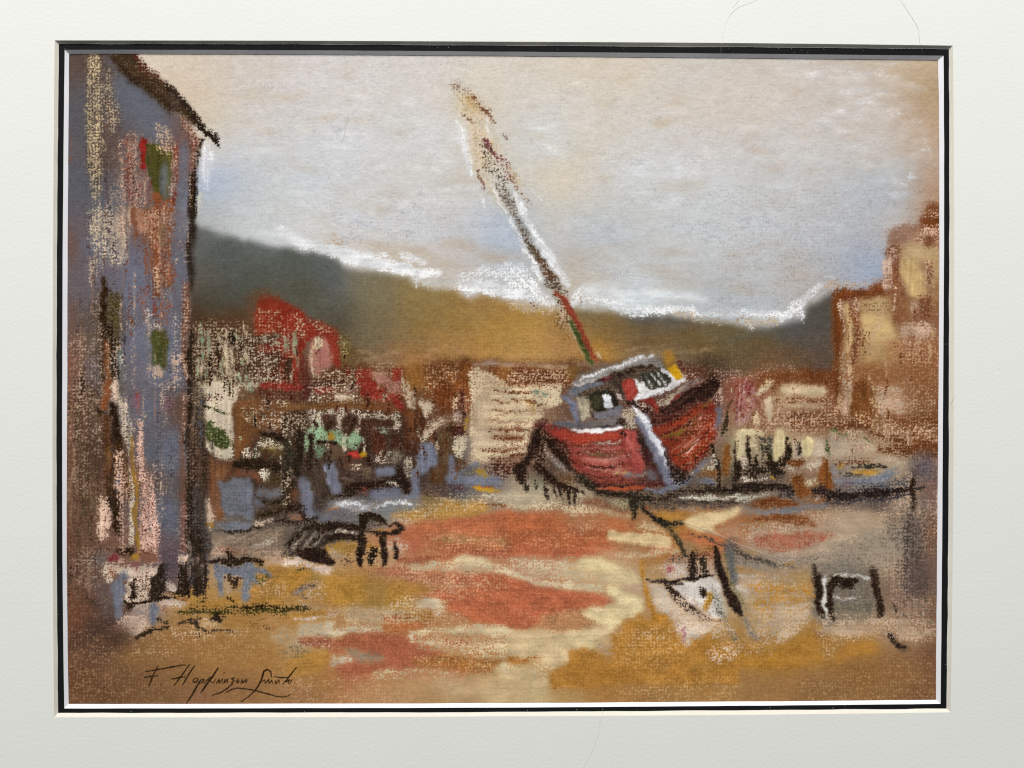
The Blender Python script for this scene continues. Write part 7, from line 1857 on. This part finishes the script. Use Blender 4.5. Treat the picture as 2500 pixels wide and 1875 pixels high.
# ---- the drawing: one sheet, cut into what it pictures
def E_light(y):                       # how much light this part of the sheet gets (photo y) - to turn seen colour into pigment
    return E0 + E1 * (y - 937.5) / 800.0
_lum = IMG.mean(-1)
_t = np.clip((TOOTH - .66) / .3, 0, 1) * np.clip((.62 - _lum) / .3, 0, 1) * .17 * np.clip((GY - 770) / 150 + np.clip((480 - GX) / 60, 0, 1), .12, 1) * np.where(GY > 1560, .55, 1)
IMG = IMG + (np.array([.80, .68, .56], np.float32) - IMG) * _t[..., None]
lin = s2l(np.clip(IMG, 0, 1)) / (E_light(GY)[..., None])
_sk = np.clip((_lum - .58) / .12, 0, 1)
lin = lin * (1 + (.20 - .10 * _sk) * (TOOTH - .5) + (.16 - .06 * _sk) * (RELIEF - .5) + .05 * (_noise(9, 6, 0, 0, 41) - .5))[..., None]
lin = np.clip(lin, .004, .93).astype(np.float32)
COo = unproject(GX, GY, Z_SHEET).astype(np.float32)
COo[..., 2] += (RELIEF - .5) * RELIEF_AMP + (TOOTH - .5) * -.000012
QX = (GX[:-1, :-1] + SC / 2); QY = (GY[:-1, :-1] + SC / 2)
LAB = np.zeros(QX.shape, np.int16)
PARTS = []      # name, label, parent index or None
def region(name, label, polys, parent=None):
    k = len(PARTS); PARTS.append((name, label, parent))
    for p in polys:
        xs = [a for a, b in p]; ys = [b for a, b in p]
        i0 = max(0, int((min(xs) - X0) / SC) - 1); i1 = min(NX - 1, int((max(xs) - X0) / SC) + 2)
        j0 = max(0, int((min(ys) - Y0) / SC) - 1); j1 = min(NY - 1, int((max(ys) - Y0) / SC) + 2)
        w = (slice(j0, j1), slice(i0, i1))
        LAB[w][_inside(QX[w], QY[w], p)] = k
    return k
SKY = region('painted_sky', 'drawn pale cloudy sky', [[(0, 0), (2500, 0), (2500, 2000), (0, 2000)]])
HILL = region('painted_hills', 'drawn grey-green and ochre hills', [[(440,540),(500,548),(560,562),(640,590),(693,602),(768,613),(818,627),(843,655),(918,665),(993,675),(1060,690),(1118,705),(1180,712),(1246,730),(1296,745),(1358,752),(1421,755),(1496,764),(1571,769),(1646,776),(1746,782),(1796,794),(1836,806),(1911,790),(1959,785),(1964,752),(1989,738),(2036,718),(2060,720),(2060,940),(440,940)]])
GROUND = region('painted_ground', 'drawn sand with clay-red and cream patches', [[(100,1290),(480,1290),(700,1250),(900,1250),(1000,1220),(1250,1240),(1500,1240),(1800,1200),(2400,1200),(2400,1800),(100,1800)]])
TOWN = region('painted_harbour_clutter', 'drawn jumble of sheds and tackle before the hills', [[(470,790),(700,860),(850,890),(1000,890),(1500,880),(1520,1250),(1250,1245),(1000,1225),(900,1255),(700,1260),(480,1300)],[(1640,930),(2040,900),(2040,1220),(1800,1210),(1500,1250)]])
HOUSE = region('painted_tall_house', 'drawn tall slate-grey house', [[(100,60),(262,60),(300,165),(380,238),(455,305),(488,350),(480,380),(474,520),(466,700),(470,900),(496,1000),(500,1200),(506,1390),(480,1440),(340,1470),(300,1560),(100,1580)]])
region('roof', 'dark brown roof edge', [[(262,60),(330,60),(355,155),(420,215),(470,280),(536,358),(530,365),(470,325),(430,290),(380,255),(320,195),(275,150)]], HOUSE)
region('window', 'upper window with a red shutter', [[(345,342),(380,340),(420,365),(418,430),(412,490),(398,488),(372,450),(350,410)]], HOUSE)
region('window', 'small dark green lower window', [[(368,804),(402,802),(413,830),(410,900),(395,900),(366,888)]], HOUSE)
region('doorway', 'tall dark doorway', [[(236,690),(252,672),(262,700),(292,715),(290,860),(298,960),(300,1090),(296,1310),(268,1290),(240,1200),(246,1000),(236,850)]], HOUSE)
COT = region('painted_shop', 'drawn red-roofed house with green shop front', [[(575,985),(620,960),(980,985),(990,1000),(985,1130),(880,1130),(820,1100),(720,1110),(700,1000),(580,1120)]])
region('roof', 'bright rust-red roof', [[(620,740),(634,728),(672,724),(740,780),(800,795),(825,815),(832,890),(870,890),(985,895),(990,995),(880,985),(700,980),(632,960),(625,820)]], COT)
region('window', 'dark shop window', [[(785,1013),(818,1012),(820,1045),(800,1055),(788,1045)]], COT)
region('window', 'dark shop window', [[(836,1012),(868,1006),(880,1030),(858,1062),(836,1058)]], COT)
TOW = region('painted_brown_tower', 'drawn rust-brown tower house', [[(1040,905),(1150,885),(1150,1010),(1110,1130),(1065,1130),(1062,1000)]])
WARE = region('painted_pale_warehouse', 'drawn pale building barred with brown strokes', [[(1148,885),(1390,895),(1370,1030),(1300,1040),(1290,1130),(1148,1140)]])
RB = region('painted_right_building', 'drawn brown stepped building with cream panels', [[(2036,722),(2150,695),(2160,640),(2165,580),(2240,560),(2400,500),(2400,1115),(2040,1080)]])
region('chimney', 'dark brown chimney', [[(2246,500),(2400,500),(2400,605),(2254,600)]], RB)
region('window', 'tall cream upper window', [[(2200,630),(2240,632),(2260,690),(2258,725),(2244,730),(2214,706),(2202,665)]], RB)
region('window', 'wide cream window', [[(2102,760),(2172,762),(2182,830),(2100,838)]], RB)
BOAT = region('painted_boat', 'drawn red fishing boat heeled over on the sand', [[(1296,1030),(1330,1040),(1520,1045),(1640,1000),(1755,985),(1765,1010),(1755,1090),(1690,1160),(1640,1200),(1570,1215),(1480,1210),(1420,1170),(1340,1080)]])
region('hull', 'rust-red planked hull', [[(1320,1048),(1340,1050),(1540,1050),(1600,1035),(1740,982),(1760,1000),(1756,1060),(1735,1110),(1680,1152),(1620,1190),(1560,1202),(1470,1198),(1420,1160),(1385,1080)]], BOAT)
region('cabin', 'slate and white wheelhouse with a red door', [[(1370,965),(1400,930),(1500,890),(1590,866),(1632,885),(1665,925),(1700,930),(1580,985),(1560,1010),(1525,1040),(1400,1045)]], BOAT)
region('mast', 'leaning mast, rusty at its foot and white above', [[(1105,190),(1125,200),(1200,280),(1240,390),(1290,500),(1360,640),(1385,715),(1462,885),(1440,886),(1370,760),(1300,630),(1246,530),(1200,430),(1140,290)]], BOAT)
region('rudder', 'long slate-blue rudder', [[(1546,990),(1565,1010),(1600,1045),(1640,1135),(1652,1175),(1632,1190),(1615,1165),(1575,1080),(1548,1015)]], BOAT)
DH = region('painted_dark_boat', 'drawn low dark boat with a slate deck', [[(2030,1150),(2060,1130),(2190,1140),(2220,1170),(2240,1195),(2150,1220),(2060,1226),(1990,1215),(1985,1190),(2028,1180)]])
BEN = region('painted_bench', 'drawn black bench on the sand', [[(740,1285),(780,1275),(870,1278),(872,1252),(905,1250),(940,1270),(985,1288),(985,1305),(965,1340),(965,1375),(945,1380),(930,1345),(905,1340),(890,1375),(872,1372),(870,1330),(790,1322),(745,1300)]])
TUB = region('painted_timber', 'drawn slate trestle beside the house', [[(520,1372),(560,1378),(640,1375),(668,1415),(620,1435),(612,1465),(592,1465),(590,1405),(545,1405),(544,1455),(530,1455)]])
DIN = region('painted_dinghy', 'drawn pale dinghy outlined in black', [[(1580,1418),(1620,1418),(1740,1404),(1760,1460),(1775,1515),(1740,1515),(1680,1480),(1620,1430)]])
OAR = region('painted_oar', 'drawn dark oar leaning across the dinghy', [[(1734,1330),(1752,1330),(1778,1400),(1800,1470),(1808,1500),(1790,1495),(1760,1430),(1742,1370)]])
STO = region('painted_stool', 'drawn grey stool with dark legs', [[(1980,1372),(2010,1374),(2075,1366),(2135,1380),(2150,1385),(2156,1500),(2140,1508),(2125,1495),(2040,1515),(2020,1520),(1995,1500),(1985,1450)]])
FIG = region('painted_post', 'drawn dark post at the drawing edge', [[(2218,1180),(2240,1150),(2250,1170),(2240,1250),(2218,1250)]])
SG = region('signature', 'black crayon signature in the lower left corner', [])
for p in SIGN:
    for a, b in zip(p, p[1:]):
        x_0, x_1 = min(a[0], b[0]) - 5, max(a[0], b[0]) + 5; y_0, y_1 = min(a[1], b[1]) - 5, max(a[1], b[1]) + 5
        i0 = max(0, int((x_0 - X0) / SC)); i1 = int((x_1 - X0) / SC) + 1; j0 = max(0, int((y_0 - Y0) / SC)); j1 = int((y_1 - Y0) / SC) + 1
        w = (slice(j0, j1), slice(i0, i1))
        d = _segmask(w, [a, b], [5.0, 5.0], QX[w], QY[w])
        LAB[w][d < 0] = SG

drawing = empty('pastel_drawing', (0, -.2, Z_SHEET - .0004), 'pastel drawing on tan paper of a stranded red boat among harbour houses', 'drawing')
objs = {}
idx = np.arange(NY * NX, dtype=np.int32).reshape(NY, NX)
Q = np.stack([idx[1:, :-1], idx[1:, 1:], idx[:-1, 1:], idx[:-1, :-1]], -1).reshape(-1, 4)
cof = COo.reshape(-1, 3); lf = np.concatenate([lin, np.ones((NY, NX, 1), np.float32)], -1).reshape(-1, 4)
labf = LAB.ravel()
for k, (name, label, par) in enumerate(PARTS):
    q = Q[labf == k]
    if not len(q): continue
    used = np.zeros(NY * NX, bool); used[q.ravel()] = True
    ids = np.flatnonzero(used); remap = np.zeros(NY * NX, np.int32); remap[ids] = np.arange(len(ids), dtype=np.int32)
    me = mesh_np(name, cof[ids], remap[q])
    at = me.color_attributes.new('pastel', 'FLOAT_COLOR', 'POINT')
    at.data.foreach_set('color', lf[ids].ravel())
    me.polygons.foreach_set('use_smooth', np.ones(len(q), bool))
    objs[k] = link(name, me, M_PASTEL, drawing if par is None else objs[par], label)
x0, y0 = COo[-1, 0, 0], COo[-1, 0, 1]; x1, y1 = COo[0, -1, 0], COo[0, -1, 1]
zt, zb = Z_SHEET - .0001, Z_SHEET - .0004
m_ = .008
v = [(x0-m_,y0-m_,zt),(x1+m_,y0-m_,zt),(x1+m_,y1+m_,zt),(x0-m_,y1+m_,zt),(x0-m_,y0-m_,zb),(x1+m_,y0-m_,zb),(x1+m_,y1+m_,zb),(x0-m_,y1+m_,zb)]
f = [(0,1,2,3),(7,6,5,4),(0,4,5,1),(1,5,6,2),(2,6,7,3),(3,7,4,0)]
link('paper_sheet', mesh_py('paper_sheet', v, f), M_SHEET, drawing, 'plain tan paper margin tucked under the mat')

# ---- table the picture lies on
zt, zb = Z_SHEET - .0008, -.03
v = [(-.9,-.7,zt),(.9,-.7,zt),(.9,.7,zt),(-.9,.7,zt),(-.9,-.7,zb),(.9,-.7,zb),(.9,.7,zb),(-.9,.7,zb)]
link('tabletop', mesh_py('tabletop', v, f), M_TABLE, None, 'pale brown tabletop under the matted picture', 'table', 'structure')

# ---- loose hairs and dust
def hair_mat(name, c):
    m, nt, b = node_mat(name)
    N, K = nt.nodes.new, nt.links.new
    tc = N('ShaderNodeTexCoord'); t = N('ShaderNodeTexNoise'); t.inputs['Scale'].default_value = 300
    K(tc.outputs['Object'], t.inputs['Vector'])
    r = N('ShaderNodeValToRGB'); r.color_ramp.elements[0].color = (*[x * .8 for x in c], 1); r.color_ramp.elements[1].color = (*[min(1, x * 1.2) for x in c], 1)
    K(t.outputs['Fac'], r.inputs['Fac']); K(r.outputs['Color'], b.inputs['Base Color']); b.inputs['Roughness'].default_value = .5
    return m
H_DARK = hair_mat('dark_hair', (.26, .23, .22)); H_PALE = hair_mat('pale_hair', (.62, .58, .5)); H_GREY = hair_mat('grey_hair', (.50, .48, .45)); H_RED = hair_mat('russet_hair', (.36, .24, .21))
def hair(label, mat, pts, rad):
    """pts: photo x, photo y, height of the strand above what it lies on"""
    P_ = np.array(pts, float); t = np.linspace(0, 1, len(P_)); u = np.linspace(0, 1, max(24, 6 * len(P_)))
    xs = np.interp(u, t, P_[:, 0]); ys = np.interp(u, t, P_[:, 1]); zs = np.interp(u, t, P_[:, 2])
    for _ in range(3):
        for a in (xs, ys): a[1:-1] = (a[:-2] + 2 * a[1:-1] + a[2:]) / 4
    c = np.stack([unproject(xs[i], ys[i], zs[i]) for i in range(len(u))])
    base = c.mean(0); base[2] = c[:, 2].min()
    c = c - base
    v, f = [], []
    for i in range(len(c)):
        d = c[min(i + 1, len(c) - 1)] - c[max(i - 1, 0)]; d = d / (np.linalg.norm(d) + 1e-12)
        a = np.cross(d, (0, 0, 1)); a /= np.linalg.norm(a) + 1e-12; b = np.cross(a, d)
        r = rad * (1 - .55 * abs(2 * i / (len(c) - 1) - 1) ** 4)
        for k in range(5):
            w = 2 * math.pi * k / 5
            v.append(c[i] + r * (a * math.cos(w) + b * math.sin(w)))
        if i:
            for k in range(5):
                f.append(((i - 1) * 5 + k, (i - 1) * 5 + (k + 1) % 5, i * 5 + (k + 1) % 5, i * 5 + k))
    me = mesh_py('loose_hair', v, f)
    me.polygons.foreach_set('use_smooth', np.ones(len(f), bool))
    o = link('loose_hair', me, mat, None, label, 'hair', None, 'loose hairs on the picture')
    o.location = base
    return o
zt, zd = .00008, Z_SHEET + .00006
hair('long pale hair hanging over the top mat edge across the black line', H_GREY, [(1850,0,zt),(1819,11,zt),(1798,20,zt),(1781,38,zt),(1770,61,zt),(1765,88,zt),(1762,106,zt),(1760.5,117,-.0008),(1760,131,-.0011)], .000045)
hair('short dark curl of hair on the white mat just above the long pale hair', H_GREY, [(1806,-6,zt),(1801,5,zt),(1793,12,zt),(1787,20,zt)], .000045)
hair('dark hair crossing the mat edge near its upper right corner', H_DARK, [(2196,-4,zt),(2208,16,zt),(2230,48,zt),(2243,72,zt),(2244.6,97,zt),(2246.6,108.5,zt),(2249.7,119.3,-.0008),(2253.4,131,-.0011)], .000045)
hair('wavy dark hair on the white mat below the drawing', H_GREY, [(1472,1722,-.0011),(1470,1742,-.0003),(1468,1751.5,zt),(1464,1772,zt),(1462,1784,zt),(1462,1794,zt),(1454.6,1808.5,zt),(1450.5,1826,zt),(1435.6,1854.6,zt),(1426,1869.5,zt),(1420,1885,zt)], .000045)
hair('long white hair lying slantwise on the drawn sand left of the stool', H_PALE, [(1660,1272,zd),(1700,1286,zd),(1746,1302,zd),(1799,1327,zd),(1849,1346,zd),(1909,1368,zd)], .00011)
hair('thin russet hair on the drawn sky left of the mast', H_RED, [(853,272,zd),(848,290,zd),(843,315,zd),(840,335,zd),(832,355,zd)], .000045)
hair('tiny bent dark hair low on the drawn sky, above the white ridge', H_RED, [(804,426,zd),(802,433,zd),(804,438,zd),(815,454,zd)], .000045)
hair('short dark hair poking over the right edge of the mat window', H_DARK, [(2321,988,-.0006),(2327,975,zt),(2334,962,zt)], .00005)
hair('short pale hair on the drawn grey house beside its upper window', H_PALE, [(437,357,zd),(443,346,zd),(449,336,zd)], .000045)

# dust on the black line, a few dark flecks on the board
def flakes(name, label, mat, pts, z, r0, r1, seed):
    r = np.random.default_rng(seed); v, f = [], []
    for x, y in pts:
        c = unproject(x, y, z); m = len(v); k = 5; a0 = r.uniform(0, 6)
        ra = r.uniform(r0, r1); el = r.uniform(.5, 1.0)
        for i in range(k):
            a = a0 + 2 * math.pi * i / k; q = ra * r.uniform(.6, 1.2)
            v.append(c + np.array([q * math.cos(a), q * math.sin(a) * el, 0]))
        v.append(c + np.array([0, 0, ra * .6]))
        for i in range(k): f.append((m + i, m + (i + 1) % k, m + k))
    return link(name, mesh_py(name, v, f), mat, None, label, 'dust', 'stuff')
pts = [(166.5,112),(158,118),(1779,117.5),(1901,119.5),(1932,119.7),(1957,122.5),(1975,122),(1940,129),(1972,128),(719,110.3),(854,110.5),(960,109.6),(1037,110.6),(1069,116.5),(1095,116),(1360,117.5),(1362,122),(1528,116),(1522,118),(2011,118),(2015,121),(2109,124),(2141,121),(2179,120),(2312,1209),(2308,1622),(2312,660),(2310,840),(2309,1440),(148,195),(142,320),(146,740),(144,1390),(143,1500),(1288,1734),(1408,1733),(1555,1733),(1672,1734),(1880,1727),(2034,1729),(2062,1723),(744,1738),(320,1737),(500,1738)]
flakes('dust', 'pale specks of dust scattered on the thin black mat line', hair_mat('pale_dust', (.5, .48, .45)), pts, Z_MID + .00005, .00012, .00028, 2)
pts = [(112,1302*1.13),(22,708*1.13),(2329,1721.7),(175,1751),(228,1749),(205,1744),(2210,12),(60,420),(2440,900),(2400,300),(700,40),(900,1830),(1950,1800),(90,1650),(2470,1500),(300,60)]
flakes('fleck', 'few tiny dark flecks on the white mat board', hair_mat('dark_fleck', (.16, .15, .14)), pts, .00004, .00010, .0002, 5)

# ---- light: a soft window beyond the top edge of the picture, a dim room
W = bpy.data.worlds.new('World'); scene.world = W; W.use_nodes = True
bg = W.node_tree.nodes['Background']; bg.inputs['Color'].default_value = (.93, .95, 1.0, 1); bg.inputs['Strength'].default_value = AMB
ld = bpy.data.lights.new('window_light', 'AREA'); ld.shape = 'RECTANGLE'; ld.size = 1.7; ld.size_y = 1.2
ld.energy = LAMP; ld.color = (1.0, .985, .96)
lo = bpy.data.objects.new('window_light', ld); COL.objects.link(lo)
lo.location = (-.15, 2.5, 1.75)
lo.rotation_euler = (mathutils.Vector((0, 0, 0)) - mathutils.Vector(lo.location)).to_track_quat('-Z', 'Y').to_euler()

# ---- camera
cd = bpy.data.cameras.new('camera'); cd.lens = 26; cd.sensor_width = 36; cd.clip_start = .01; cd.clip_end = 50
co = bpy.data.objects.new('camera', cd); COL.objects.link(co); co.location = CAM; co.rotation_euler = ROT
scene.camera = co
vs = scene.view_settings
scene.display_settings.display_device = 'sRGB'
vs.view_transform = 'Standard'; vs.look = 'None'; vs.exposure = 0; vs.gamma = 1; vs.use_curve_mapping = False
scene.render.engine = 'CYCLES'
scene.cycles.use_denoising = False
scene.cycles.filter_width = 1.15
scene.cycles.max_bounces = 6
scene.cycles.use_adaptive_sampling = False
